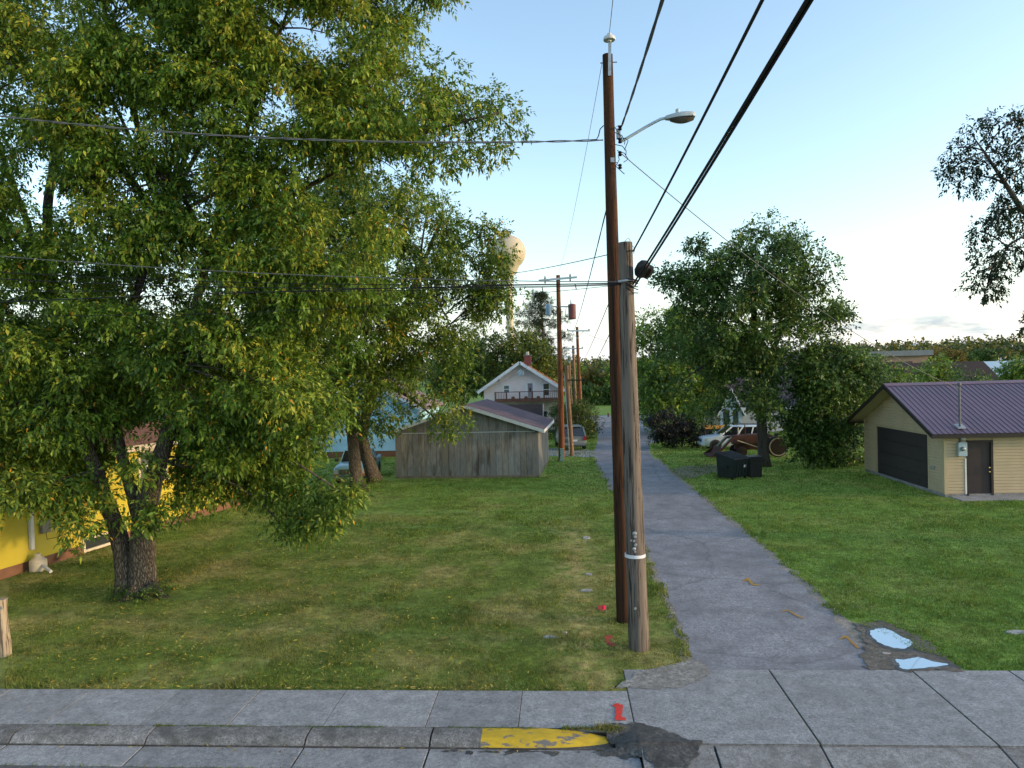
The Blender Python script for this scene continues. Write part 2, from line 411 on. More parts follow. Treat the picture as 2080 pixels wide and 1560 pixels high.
# ------------------------------------------------------------------ ground, street, kerb
SW0, SW1 = 10.88, 12.14                  # footway
APX = (1.0, 3.62, 6.1, 7.75, 9.4, 11.0)  # joints of the lane crossing
GY0 = 10.86
g_ = MB()
far_ = 1500
g_.add([(-far_, GY0, 0), (far_, GY0, 0), (far_, far_, 0), (-far_, far_, 0)], [(0, 1, 2, 3)])
g_.add([(-far_, -far_, 0), (far_, -far_, 0), (far_, -3, 0), (-far_, -3, 0)], [(0, 1, 2, 3)])
ground = g_.build('ground', LAWN)
tag(ground, 'grassy ground of the vacant lot and yards reaching the horizon', 'ground', kind='structure')
street = MB().quad((-far_, -3, -.13), (far_, -3, -.13), (far_, 10.0, -.13), (-far_, 10.0, -.13)).build('street', ASPH)
tag(street, 'grey asphalt street along the bottom edge', 'street', kind='structure')

JOINT = pmat('dark_joint_soil', (.03, .026, .02), (.05, .055, .022), 4, rough=.95, world=True)
sw = MB().quad((-40, GY0+.002, .003), (1.0, GY0+.002, .003), (1.0, SW1, .003), (-40, SW1, .003)).build('sidewalk', JOINT)
tag(sw, 'concrete sidewalk of square slabs between lawn and curb', 'sidewalk', kind='structure')
xs = [1.0]+[-.76-1.545*i+(.06 if i % 3 == 1 else -.03) for i in range(14)]
for a, b in zip(xs, xs[1:]):
    t = random.uniform(-.004, .004)
    MB().hexa([(b+.006, SW0, -.06), (a-.006, SW0, -.06), (a-.006, SW1, -.06), (b+.006, SW1, -.06)],
              [(b+.006, SW0+.0, .016+t), (a-.006, SW0, .016), (a-.006, SW1, .016), (b+.006, SW1, .016+t)]).build('slab', CONC, sw, bevel=.004)
# lane crossing: big slabs level with the footway, ramped gutter in front
ap = MB().quad((1.0, 10.45, .002), (14, 10.45, .002), (14, 13.0, .002), (1.0, 13.0, .002)).build('lane_crossing', JOINT)
tag(ap, 'wide concrete slabs of the lane crossing right of the sidewalk', 'crossing', kind='structure')
for i, (a, b) in enumerate(zip(APX, APX[1:])):
    f = 13.02 if i < 2 else 13.0
    MB().hexa([(a+.014, 10.46, -.08), (b-.014, 10.46, -.08), (b-.014, f, -.08), (a+.014, f, -.08)],
              [(a+.014, 10.46, .006), (b-.014, 10.46, .006), (b-.014, f, .016), (a+.014, f, .016)]).build('slab', CONC, ap, bevel=.008)
gut = MB().quad((-40, 9.9, -.135), (14, 9.9, -.135), (14, 10.46, -.135), (-40, 10.46, -.135)).build('gutter', JOINT)
tag(gut, 'pale concrete gutter between curb and asphalt street', 'gutter', kind='structure')
MB().quad((-60, 9.6, -.19), (16, 9.6, -.19), (16, 11.2, -.19), (-60, 11.2, -.19)).build('bedding', DIRT, gut)
def curb_joint(px): return gp(px, 1482).x
cj = [1.02, curb_joint(880), curb_joint(632), curb_joint(313), curb_joint(40)]
while cj[-1] > -24: cj.append(cj[-1]-2.2)
for a, b in zip(cj, cj[1:]):
    MB().hexa([(b+.012, 9.93, -.2), (a-.012, 9.93, -.2), (a-.012, 10.48, -.2), (b+.012, 10.48, -.2)],
              [(b+.012, 9.93, -.118), (a-.012, 9.93, -.118), (a-.012, 10.48, -.108), (b+.012, 10.48, -.108)]).build('gutter_slab', CONC, gut, bevel=.01)
for a, b in zip((2.1,)+APX[1:], APX[1:]):
    MB().hexa([(a+.014, 9.78, -.2), (b-.014, 9.78, -.2), (b-.014, 10.44, -.2), (a+.014, 10.44, -.2)],
              [(a+.014, 9.78, -.115), (b-.014, 9.78, -.115), (b-.014, 10.44, -.012), (a+.014, 10.44, -.012)]).build('gutter_slab', CONC_W, gut, bevel=.008)
MB().hexa([(1.04, 9.85, -.2), (2.08, 9.85, -.2), (2.08, 10.44, -.2), (1.04, 10.44, -.2)],
          [(1.04, 9.85, -.118), (2.08, 9.85, -.115), (2.08, 10.44, -.012), (1.04, 10.44, -.014)]).build('gutter_slab', CONC_W, gut)
def in_poly(P_, poly):
    x, y = P_[:, 0], P_[:, 1]; ins = np.zeros(len(P_), bool); n = len(poly)
    dmin = np.full(len(P_), 1e9)
    for i in range(n):
        (x0, y0), (x1, y1) = poly[i], poly[(i+1) % n]
        c = ((y0 > y) != (y1 > y)) & (x < (x1-x0)*(y-y0)/((y1-y0) or 1e-9)+x0)
        ins ^= c
        dx, dy = x1-x0, y1-y0; t = np.clip(((x-x0)*dx+(y-y0)*dy)/(dx*dx+dy*dy+1e-9), 0, 1)
        dmin = np.minimum(dmin, np.hypot(x-x0-t*dx, y-y0-t*dy))
    return ins, dmin
def mudgrid(name, pxpoly, label, mat, seed):
    poly = [tuple(gp(*p, -.04)[:2]) for p in pxpoly]
    x0, x1 = min(p[0] for p in poly)-.2, max(p[0] for p in poly)+.2; y0, y1 = min(p[1] for p in poly)-.2, max(p[1] for p in poly)+.2
    st_ = .014; xs_, ys_ = np.arange(x0, x1, st_), np.arange(y0, y1, st_)
    gx, gy = np.meshgrid(xs_, ys_)
    P_ = np.stack([gx.ravel(), gy.ravel()], 1); ins, dm = in_poly(P_, poly)
    e = np.where(ins, dm, -dm).reshape(gx.shape)+(fbm(gx*4, gy*4, seed, 5)-.55)*.42
    surf = -.117+.105*np.clip((gy-9.82)/.62, 0, 1)+.024*np.clip((gy-10.43)/.04, 0, 1)
    left = -.112+.125*np.maximum(np.clip((gx-.45)/.5, 0, 1)*np.clip((gy-10.3)/.2, 0, 1), np.clip((gy-10.66)/.12, 0, 1))
    bl_ = np.clip((gx-.80)/.34, 0, 1); bl_ = bl_*bl_*(3-2*bl_)
    surf = np.minimum(left, .014)*(1-bl_)+surf*bl_
    surf = np.maximum(surf, np.where((gx > 1.0) & (gy > 10.455), .016, -9))
    surf = np.where(gy < 9.85, -.125, surf)
    z = surf+.005+np.clip(e, 0, .12)*.07*fbm(gx*9, gy*9, seed+3, 3)
    vs = np.stack([gx, gy, z], 2).reshape(-1, 3); W2 = gx.shape[1]; fs = []
    for j in range(gx.shape[0]-1):
        for i in range(W2-1):
            if e[j, i] > 0 and e[j+1, i] > 0 and e[j, i+1] > 0 and e[j+1, i+1] > 0: fs.append((j*W2+i, j*W2+i+1, (j+1)*W2+i+1, (j+1)*W2+i))
    used = sorted({i for f in fs for i in f}); mp_ = {o: n for n, o in enumerate(used)}
    return tag(MB().add([tuple(vs[i]) for i in used], [tuple(mp_[i] for i in f) for f in fs], True).build(name, mat, sharp=False), label, 'mud', kind='structure')
mudgrid('mud_patch', [(1195, 1483), (1262, 1477), (1290, 1478), (1350, 1490), (1385, 1500), (1425, 1512), (1415, 1556), (1340, 1556), (1265, 1530), (1180, 1522), (980, 1524), (900, 1516), (960, 1512), (1240, 1512)], 'wet dark mud spread over the gutter past the yellow curb', MUD, 12)

curb = MB().box(-40, 1.03, 10.45, 10.87, -.2, -.095).build('curb', MUD)
tag(curb, 'worn rolled concrete curb along the street with yellow painted end', 'curb', kind='structure')
def curb_piece(a, b, mat, end=0, nm='curb_segment'):
    ring = [(10.46, -.2), (10.46, -.112), (10.50, -.075), (10.545, -.025), (10.60, .0), (10.70, .012), (10.855, .014), (10.855, -.2)]
    n = 26 if end else 9
    mb = MB(); vs = []
    for i in range(n+1):
        t = i/n; x = b+(a-b)*t
        s = 1.0
        if end: s = max(.0, 1-max(0, (t-.35)/.65)**2.2)
        w = random.uniform(-.004, .004)
        for y, z in ring:
            zz = -.2+(z+.2)*1
            if z > -.11: zz = -.112+(z+.112)*s
            yy = y+(.16*(1-s) if y < 10.65 and z > -.113 else 0)
            if end and y > 10.8: yy = y-.10*(1-s)
            vs.append((x, yy+w*(z > -.1), zz+w*.5*(z > -.1)))
    m = len(ring)
    fs = [(i*m+k, i*m+(k+1) % m, (i+1)*m+(k+1) % m, (i+1)*m+k) for i in range(n) for k in range(m)]
    mb.add(vs, fs, True)
    mb.f += [list(range(m))[::-1], [n*m+k for k in range(m)]]; mb.sm += [False, False]
    return mb.build(nm, mat, curb)
ypx = gp(980, 1484).x
cc_ = [ypx, curb_joint(880), curb_joint(632), curb_joint(313), curb_joint(40)]
while cc_[-1] > -24: cc_.append(cc_[-1]-2.2)
for i, (a, b) in enumerate(zip(cc_, cc_[1:])):
    curb_piece(a-(.001 if i == 0 else .014), b+.014, CURBM)
yc = curb_piece(gp(1262, 1500).x, ypx+.001, YPAINT, end=1)
yc['label'] = 'yellow painted curb end tapering to the lane'

# lane
jag = lambda k, a: a*(math.sin(k*1.7)+math.sin(k*4.1+1)*.6+random.uniform(-.5, .5))
lpts, rpts = [], []
LX = [(13.03, 2.35), (16, 2.45), (23, 2.55), (32, 2.3), (42, 2.1), (46, 2.0), (50, 2.3), (56, 2.8), (63, 3.1), (72, 3.4), (80, 3.6)]
RX = [(13.03, 5.75), (14.5, 5.72), (18, 5.85), (23, 5.9), (30, 5.75), (38, 5.65), (46, 5.65), (52, 6.3), (57, 8.2), (62, 9.6), (80, 10.5)]
def interp(T, y): return float(np.interp(y, [t[0] for t in T], [t[1] for t in T]))
k = 0; y = 13.03
while y < 80:
    lpts.append((interp(LX, y)+jag(k, .035), y)); rpts.append((interp(RX, y)+jag(k+9, .05), y))
    k += 1; y += .28 if y < 30 else .8
v_ = []; f_ = []
for (a, y), (b, _) in zip(lpts, rpts):
    v_ += [(a, y, .006), ((a+b)/2, y, .012), (b, y, .006)]
for i in range(len(lpts)-1):
    f_ += [(3*i, 3*i+1, 3*i+4, 3*i+3), (3*i+1, 3*i+2, 3*i+5, 3*i+4)]
alley = MB().add(v_, f_, True).build('alley', ALLEY)
tag(alley, 'grey worn asphalt lane running from the sidewalk to the back street', 'alley', kind='structure')
def blob_sheet(name, pts, mat, z, parent=None, rough=.05, n=5, seed=1):
    rr = random.Random(seed); out = []
    for i, p in enumerate(pts):
        q = pts[(i+1) % len(pts)]
        for j in range(n):
            t = j/n
            out.append((p[0]+(q[0]-p[0])*t+rr.uniform(-rough, rough), p[1]+(q[1]-p[1])*t+rr.uniform(-rough, rough)))
    return sheet(name, out, mat, z, parent)
def pxs(*pp): return [tuple(gp(*p)[:2]) for p in pp]
blob_sheet('gravel_shoulder', pxs((1240, 1402), (1300, 1365), (1360, 1352), (1420, 1340), (1446, 1366), (1420, 1384), (1385, 1398), (1330, 1402), (1280, 1398)), GRAVEL, .020, alley, .045, 9)
sh = []
for i, (x, y) in enumerate(rpts):
    if y > 44: break
    sh.append((x+.10+.16*abs(math.sin(i*.9))+.10*random.random()+max(0, (15.6-y))*.45, y))
sh2 = [(x-.22+.12*random.random(), y) for (x, y) in rpts if y <= 44]
n_ = len(sh); v_ = [(x, y, .003) for x, y in sh2]+[(x, y, .003) for x, y in sh]
SANDY = speckmat('sandy_shoulder', (.27, .24, .20), (.15, .132, .108), (.39, .355, .305), (.18, .165, .13), 26, 1.6, .5, .42, .64)
MB().add(v_, [(i, n_+i, n_+i+1, i+1) for i in range(n_-1)]).build('dirt_shoulder', SANDY, alley)
sl_ = [(x-.06-.12*abs(math.sin(i*.7))-.07*random.random(), y) for i, (x, y) in enumerate(lpts) if y < 44]
v_ = [(x, y, .003) for x, y in sl_]+[(x+.15, y, .003) for (x, y) in lpts if y < 44]; n_ = len(sl_)
MB().add(v_, [(i, n_+i, n_+i+1, i+1) for i in range(n_-1)]).build('dirt_shoulder', SANDY, alley)
# puddled mud at the mouth
mudp = blob_sheet('mud_patch', pxs((1738, 1268), (1790, 1262), (1850, 1285), (1890, 1310), (1925, 1340), (1955, 1366), (1765, 1364), (1752, 1335), (1758, 1305)), DIRT, .018, None, .09, 8)
tag(mudp, 'damp muddy patch round the puddles at the lane mouth', 'mud', kind='structure')
for pts, lab in ((((1768, 1285), (1785, 1279), (1805, 1281), (1828, 1294), (1852, 1305), (1850, 1314), (1832, 1320), (1800, 1314), (1775, 1300)), 'upper puddle reflecting the sky beside the lane mouth'),
                 (((1820, 1342), (1840, 1342), (1866, 1338), (1900, 1347), (1927, 1352), (1900, 1357), (1838, 1362), (1826, 1352)), 'lower puddle reflecting the sky at the slab edge')):
    P_ = [Vector((*q, 0)) for q in pxs(*pts)]; out = []; cen = sum(P_, Vector())/len(P_)
    for i in range(len(P_)):
        p0, p1, p2, p3 = P_[i-1], P_[i], P_[(i+1) % len(P_)], P_[(i+2) % len(P_)]
        for k in range(8):
            t = k/8; q = .5*((2*p1)+(p2-p0)*t+(2*p0-5*p1+4*p2-p3)*t*t+(3*p1-p0-3*p2+p3)*t**3)
            out.append((q+(q-cen).normalized()*random.uniform(-.018, .018))[:2])
    rim = [(cen.x+(x-cen.x)*1.22+random.uniform(-.03, .03), cen.y+(y-cen.y)*1.3+random.uniform(-.03, .03)) for x, y in out]
    sheet('wet_margin', rim, MUD, .021, mudp)
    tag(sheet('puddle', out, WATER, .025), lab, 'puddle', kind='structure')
# driveway behind the shed, back street, far lawn
dv = blob_sheet('driveway', pxs((1030, 927), (1120, 926), (1200, 929), (1216, 918), (1190, 913), (1120, 911), (1030, 911)), ALLEY, .005, None, .1)
tag(dv, 'asphalt driveway branching left off the lane behind the shed', 'driveway', kind='structure')
bs = sheet('back_street', [(-120, 80, ), (160, 80), (160, 87), (-120, 87)], ALLEY, .004)
tag(bs, 'back street crossing at the far end of the lane', 'street', kind='structure')
gr = blob_sheet('gravel_drive', pxs((1330, 962), (1395, 946), (1470, 944), (1480, 952), (1440, 962), (1380, 975)), pmat('sandy_gravel', (.26, .225, .165), (.16, .14, .10), 30, rough=.9, bump=.4, world=True), .004, None, .25)
tag(gr, 'thin gravel track leaving the lane toward the dumpster', 'track', kind='structure')

# marking paint lying on the paving
def stroke(name, label, lines, mat, z, w, cat='paint mark', skip=.0):
    mb = MB()
    if not isinstance(lines[0][0], tuple): lines = [lines]
    for ln in lines:
        P_ = [gp(*p) for p in ln]
        for a, b in zip(P_, P_[1:]):
            z += .0008
            d = (b-a); d.z = 0; n = Vector((-d.y, d.x, 0)).normalized()
            m = max(2, int(d.length/.03))
            for i in range(m):
                if random.random() < skip: continue
                s0, s1 = a+d*(i/m), a+d*((i+1)/m)
                for q in range(3):
                    o0 = w*(q-1)/3+random.uniform(-.12, .12)*w; hw_ = w*random.uniform(.13, .22)
                    mb.quad((*(s0+n*(o0-hw_))[:2], z), (*(s1+n*(o0-hw_))[:2], z), (*(s1+n*(o0+hw_))[:2], z), (*(s0+n*(o0+hw_))[:2], z))
                    z += .00003
    return tag(mb.build(name, mat), label, cat)
stroke('paint_mark', 'red spray paint figure one on the sidewalk slab', [[(1247, 1438), (1259, 1433), (1257, 1450), (1256, 1463)], [(1250, 1463), (1271, 1463)]], RPAINT, .0235, .10)
stroke('paint_mark', 'orange zigzag locating mark on the lane', [(1510, 1182), (1519, 1176), (1530, 1190), (1544, 1189)], OPAINT, .018, .07)
stroke('paint_mark', 'faded orange curved locating mark mid lane', [(1588, 1243), (1600, 1241), (1615, 1250), (1632, 1258)], OPAINT, .018, .05)
stroke('paint_mark', 'orange arrow locating mark beside the puddles', [(1706, 1300), (1718, 1294), (1728, 1304), (1744, 1319)], OPAINT, .022, .05)

# ------------------------------------------------------------------ building materials
BEIGE = pmat('beige_siding', (.50, .40, .26), (.44, .355, .23), 1.4, rough=.6, bump=.05, bscale=30)
BEIGE_T = pmat('beige_trim', (.50, .41, .25), (.46, .37, .23), 2, rough=.6)
PLUM = pmat('plum_metal_roof', (0.188, 0.117, 0.158), (0.147, 0.093, 0.128), .8, rough=.42, spec=.5, stretch=(3, 1, 1), c3=(.15, .11, .14), s3=.7)
BROWN_TRIM = pmat('dark_brown_trim', (.030, .024, .024), (.022, .018, .018), 3, rough=.5)
DOOR_BR = pmat('dark_brown_door', (.040, .032, .035), (.030, .025, .028), 3, rough=.55, bump=.05, bscale=60)
METERB = pmat('meter_grey', (.40, .50, .56), (.34, .44, .50), 3, rough=.45)
STEEL = pmat('galvanised_steel', (.42, .45, .47), (.30, .33, .35), 12, rough=.45, metal=.6)
BLACKP = pmat('black_plastic', (.012, .012, .013), (.022, .022, .024), 6, rough=.45)
WHITE = pmat('white_paint', (.72, .74, .76), (.62, .64, .67), 3, rough=.55, bump=.05, bscale=25)
CREAM = pmat('cream_paint', (.66, .60, .48), (.58, .52, .42), 4, rough=.6)
YELLOW = pmat('yellow_siding', (.50, .43, .042), (.46, .395, .038), 1.2, rough=.6, bump=.08, bscale=20, c3=(.46, .40, .06), s3=.5)
FOUND = pmat('brown_foundation', (.20, .105, .068), (.16, .085, .055), 5, rough=.85, bump=.2)
GLASS = bpy.data.materials.new('window_glass'); GLASS.use_nodes = True
_b = GLASS.node_tree.nodes['Principled BSDF']
_b.inputs['Base Color'].default_value = (.035, .045, .05, 1); _b.inputs['Roughness'].default_value = .05; _b.inputs['Specular IOR Level'].default_value = .8
GLASS_G = pmat('curtained_glass', (.16, .19, .17), (.10, .125, .12), 3, rough=.08, spec=.7)
SHINGLE_BR = pmat('brown_shingles', (.21, .115, .085), (.15, .085, .068), 6, rough=.9, bump=.4, bscale=30, stretch=(1, 1, 3))
SHINGLE_PU = pmat('purple_brown_shingles', (.105, .078, .105), (.074, .056, .076), 9, rough=.85, bump=.35, bscale=40, c3=(.14, .10, .115), s3=1.1)
SHINGLE_DK = pmat('dark_shingles', (.048, .035, .032), (.034, .026, .025), 5, rough=.9, bump=.3)
SHINGLE_OR = pmat('rust_shingles', (.30, .12, .055), (.22, .09, .045), 5, rough=.9, bump=.3)
OLDWOOD = pmat('weathered_plank', (0.275, 0.283, 0.287), (0.183, 0.189, 0.193), 5, stretch=(3, 3, .55), rough=.9, bump=.35, bscale=24, c3=(.085, .08, .075), s3=.9, lo3=.47, hi3=.66)
OLDWOOD2 = pmat('darker_weathered_plank', (0.213, 0.222, 0.228), (0.140, 0.146, 0.151), 5, stretch=(3, 3, .55), rough=.9, bump=.35, bscale=24, c3=(.20, .185, .155), s3=.8, lo3=.5, hi3=.7)
OLDWOOD3 = pmat('tan_weathered_plank', (0.287, 0.279, 0.259), (0.196, 0.193, 0.182), 5, stretch=(3, 3, .55), rough=.9, bump=.35, bscale=24, c3=(.10, .092, .082), s3=1.0, lo3=.48, hi3=.68)
SKYTINT_W = pmat('sky_tinted_white_siding', (.36, .66, .88), (.32, .60, .82), 2, rough=.65, bump=.1)  # blue ambient light on white siding, put into the base colour
BLUEWHITE = pmat('blue_white_paint', (.56, .66, .76), (.48, .58, .70), 2, rough=.6)
PINKW = pmat('pinkish_white_siding', (.70, .63, .62), (.64, .57, .57), 1.5, rough=.65)
DECKW = pmat('redbrown_deck_wood', (.16, .075, .05), (.10, .05, .035), 4, rough=.8, stretch=(4, 4, 1))
TANB = pmat('tan_brick', (.30, .215, .165), (.24, .17, .13), 3, rough=.9, bump=.2, stretch=(1, 1, 3))
REDBRICK = pmat('red_brick', (.26, .085, .07), (.17, .06, .055), 7, rough=.9, bump=.4, stretch=(1, 1, 2.5))
GREYROOF = pmat('grey_roofing', (.16, .18, .20), (.13, .15, .17), 1, rough=.6)
RUST = pmat('rusty_steel', (.09, .038, .026), (.045, .024, .02), 5, rough=.85, bump=.3)

def gable(mb, x0, x1, y0, y1, ze, zr, th, along='y', ov=.35, ove=.35, lift=0):
    """two roof slabs, ridge along y (or x) centred; returns nothing"""
    if along == 'y':
        xm = (x0+x1)/2; s = (zr-ze)/(xm-x0)
        for sg in (-1, 1):
            xe = (x0-ove) if sg < 0 else (x1+ove)
            z = ze-ove*s
            mb.hexa([(xe, y0-ov, z), (xm, y0-ov, zr), (xm, y1+ov, zr), (xe, y1+ov, z)], [(xe, y0-ov, z+th), (xm, y0-ov, zr+th), (xm, y1+ov, zr+th), (xe, y1+ov, z+th)])
    return mb

# ------------------------------------------------------------------ garage
G0, G1, GX, GXE = 29.75, 37.25, 15.4, 24.5
garage = thing('garage', 'beige sided garage with purple metal roof and dark overhead door', 'garage', (GX, G0, 0))
W_, D_ = GXE-GX, G1-G0
ZE, ZR = 2.72, 4.42; YM = D_/2; OV = .42; OVX = .68
wall = MB()
wall.add([(0, D_, .12), (0, D_, ZE), (W_, D_, ZE), (W_, D_, .12)], [(0, 1, 2, 3)])
wall.add([(W_, 0, .12), (W_, D_, .12), (W_, D_, ZE), (W_, YM, ZR-.05), (W_, 0, ZE)], [(0, 1, 2, 3, 4)])
DY0, DY1, DZ = 1.25, 6.2, 2.40           # overhead door
DX0, DX1, DZ2 = .82, 1.86, 2.28          # side door
wall.quad((0, 0, .12), (DX0, 0, .12), (DX0, 0, ZE), (0, 0, ZE)).quad((DX1, 0, .12), (W_, 0, .12), (W_, 0, ZE), (DX1, 0, ZE)).quad((DX0, 0, DZ2), (DX1, 0, DZ2), (DX1, 0, ZE), (DX0, 0, ZE))
wall.quad((0, 0, .12), (0, DY0, .12), (0, DY0, ZE), (0, 0, ZE)).quad((0, DY1, .12), (0, D_, .12), (0, D_, ZE), (0, DY1, ZE)).quad((0, DY0, DZ), (0, DY1, DZ), (0, DY1, ZE), (0, DY0, ZE))
wall.quad((0, 0, ZE), (0, D_, ZE), (0, YM, ZR-.05))
wall.build('wall', BEIGE, garage)
sid = MB(); st = .125
for i in range(int((ZR-.15)/st)):
    z0 = .15+i*st; z1 = z0+st
    def strip(p0, p1, nrm):
        nx, ny = nrm
        q_ = lambda p, o, z: (p[0]+nx*o, p[1]+ny*o, z)
        zm = z0+(z1-z0)*.72
        sid.add([q_(p0, .002, z0), q_(p1, .002, z0), q_(p0, .034, z0), q_(p1, .034, z0), q_(p0, .030, zm), q_(p1, .030, zm), q_(p0, .003, z1), q_(p1, .003, z1)],
                [(0, 1, 3, 2), (2, 3, 5, 4), (4, 5, 7, 6)])
    if z1 < ZE:
        segs = [(0, W_)] if z0 > DZ2 else [(0, DX0), (DX1, W_)]
        for a, b in segs: strip((a, 0), (b, 0), (0, -1))
        segs = [(0, D_)] if z0 > DZ else [(0, DY0), (DY1, D_)]
    else:
        t = (z1-ZE)/(ZR-.05-ZE)
        if t >= .97: break
        segs = [(YM*t, D_-YM*t)]
    for a, b in segs: strip((0, b), (0, a), (-1, 0))
tag(sid.build('siding', BEIGE, garage), kind='stuff')
for a, b, c in (((-.045, -.045, .12), (.07, .07, ZE-.02), 0), ((-.045, D_-.05, .12), (.05, D_+.03, ZE-.02), 0)):
    MB().box(a[0], b[0], a[1], b[1], a[2], b[2]).build('corner_trim', BEIGE_T, garage)
MB().box(-.02, W_+.02, -.02, D_+.02, -.05, .119).build('foundation', CONC_W, garage)
rf = MB()
sl = (ZR-ZE)/YM
ze_ = ZE-OV*sl
for sgn in (0, 1):
    f = (lambda y: y) if sgn == 0 else (lambda y: D_-y)
    b = [(-OVX, f(-OV), ze_), (W_+.4, f(-OV), ze_), (W_+.4, f(YM), ZR), (-OVX, f(YM), ZR)]
    rf.hexa(b, [(x, y, z+.06) for x, y, z in b])
roof = rf.build('roof', BROWN_TRIM, garage)
# ribbed sheets
nP = 12; pw = (W_+.4+OVX)/nP
for sgn in (0, 1):
    f = (lambda y: y) if sgn == 0 else (lambda y: D_-y)
    pm = None
    for i in range(nP):
        x0 = -OVX+i*pw
        if pm is None:
            mb = MB(); ribs = 4; rw = pw/ribs
            prof = []
            for r_ in range(ribs):
                q = r_*rw
                prof += [(q, .02), (q+.012, .05), (q+.034, .05), (q+.046, .02)]
            prof.append((pw-.001, .02))
            vs = [(x, f(-OV-.03), ze_-.03*sl+.06+z) for x, z in prof]+[(x, f(YM), ZR+.06+z) for x, z in prof]
            n = len(prof)
            mb.add(vs, [(k, k+1, n+k+1, n+k) for k in range(n-1)])
            o = mb.build('roof_panel', PLUM, roof); pm = o.data
        else:
            o = bpy.data.objects.new('roof_panel', pm); COL.objects.link(o); o.parent = roof
        o.location = (x0, 0, 0)
MB().prism([(-OVX-.01, YM-.2, ZR+.02), (-OVX-.01, YM, ZR+.14), (-OVX-.01, YM+.2, ZR+.02)], (W_+.4+OVX+.02, 0, 0)).build('ridge_cap', PLUM, roof)
for sgn in (0, 1):
    f = (lambda y: y) if sgn == 0 else (lambda y: D_-y)
    MB().bar((-OVX-.02, f(-OV-.02), ze_+.0), (-OVX-.02, f(YM), ZR+.0), .05, .17).build('fascia', BROWN_TRIM, roof)
    MB().box(-OVX-.04, W_+.4, min(f(-OV-.05), f(-OV-.01)), max(f(-OV-.05), f(-OV-.01)), ze_-.10, ze_+.05).build('fascia', BROWN_TRIM, roof)
    b = [(-OVX+.02, f(-OV+.02), ze_-.045), (.05, f(-OV+.02), ze_-.045), (.05, f(YM), ZR-.03), (-OVX+.02, f(YM), ZR-.03)]
    MB().quad(*b).build('soffit', BEIGE, roof)
    MB().quad((-OVX+.02, f(-OV+.01), ze_-.06), (W_, f(-OV+.01), ze_-.06), (W_, f(.02), ze_-.06), (-OVX+.02, f(.02), ze_-.06)).build('soffit', BROWN_TRIM, roof)
od = MB().box(.06, .10, DY0, DY1, .0, DZ).build('overhead_door', DOOR_BR, garage)
for k in range(4):
    MB().box(.035, .058, DY0+.03, DY1-.03, .02+k*.6, .02+k*.6+.585).build('door_panel', DOOR_BR, od, bevel=.006)
MB().box(-.045, .06, DY0-.07, DY0, .12, DZ+.07).build('door_frame', BEIGE_T, garage)
MB().box(-.045, .06, DY1, DY1+.07, .12, DZ+.07).build('door_frame', BEIGE_T, garage)
sd = MB().box(DX0+.09, DX1-.09, .012, .05, .06, DZ2-.09).build('door', DOOR_BR, garage)
fr = MB().box(DX0, DX0+.09, -.045, .05, .02, DZ2).box(DX1-.09, DX1, -.045, .05, .02, DZ2).box(DX0+.091, DX1-.091, -.045, .05, DZ2-.09, DZ2)
fr.build('door_frame', BROWN_TRIM, garage)
MB().box(DX0-.06, DX0-.002, -.05, .03, .12, 1.55).build('trim_strip', WHITE, garage)
for z in (1.0, 1.17):
    MB().lathe((DX1-.17, -.005, z), [(.012, 0), (.012, -.04), (.032, -.045), (.035, -.065), (.02, -.08)], 10, (0, 1, 0)).build('door_knob' if z < 1.1 else 'deadbolt', pmat('brass', (.6, .48, .2), rough=.3, metal=.9), sd)
mt = MB().box(.46, .80, -.16, -.005, 1.66, 2.22).build('meter_box', METERB, garage, bevel=.01)
MB().lathe((.62, -.16, 1.96), [(.09, .005), (.09, -.03), (.08, -.09), (.05, -.11)], 14, (0, 1, 0)).build('meter_dial', STEEL, mt)
METERB_D = pmat('weathered_conduit', (.16, .17, .18), (.11, .12, .13), 6, rough=.6)
MB().tube([(.58, -.06, 2.2), (.58, -.06, 4.52)], .042, 10).lathe((.58, -.06, 4.5), [(.045, 0), (.075, .02), (.07, .09), (.02, .12)], 10).build('conduit_mast', METERB_D, garage)
MB().hexa([(.42, -.22, 2.78), (.74, -.22, 2.78), (.74, .1, 2.93), (.42, .1, 2.93)], [(.42, -.22, 2.80), (.74, -.22, 2.80), (.74, .1, 2.95), (.42, .1, 2.95)]).build('mast_flashing', STEEL, garage)
MB().box(.60, .76, -.14, -.03, 2.32, 2.40).lathe((.70, -.10, 2.3), [(.05, 0), (.055, .05), (.03, .09)], 8).build('wall_light', WHITE, garage)
MB().box(-.07, -.015, .72, .98, 1.02, 1.16).build('outlet_box', STEEL, garage, bevel=.01)
stp = MB().box(GX+.15, GXE, G0-.95, G0-.03, -.05, .05).build('concrete_walk', CONC)
tag(stp, 'narrow concrete walk along the garage side wall', 'walk', kind='structure')
for k, (px, py, l) in enumerate(((2062, 1286, .9),)):
    pass

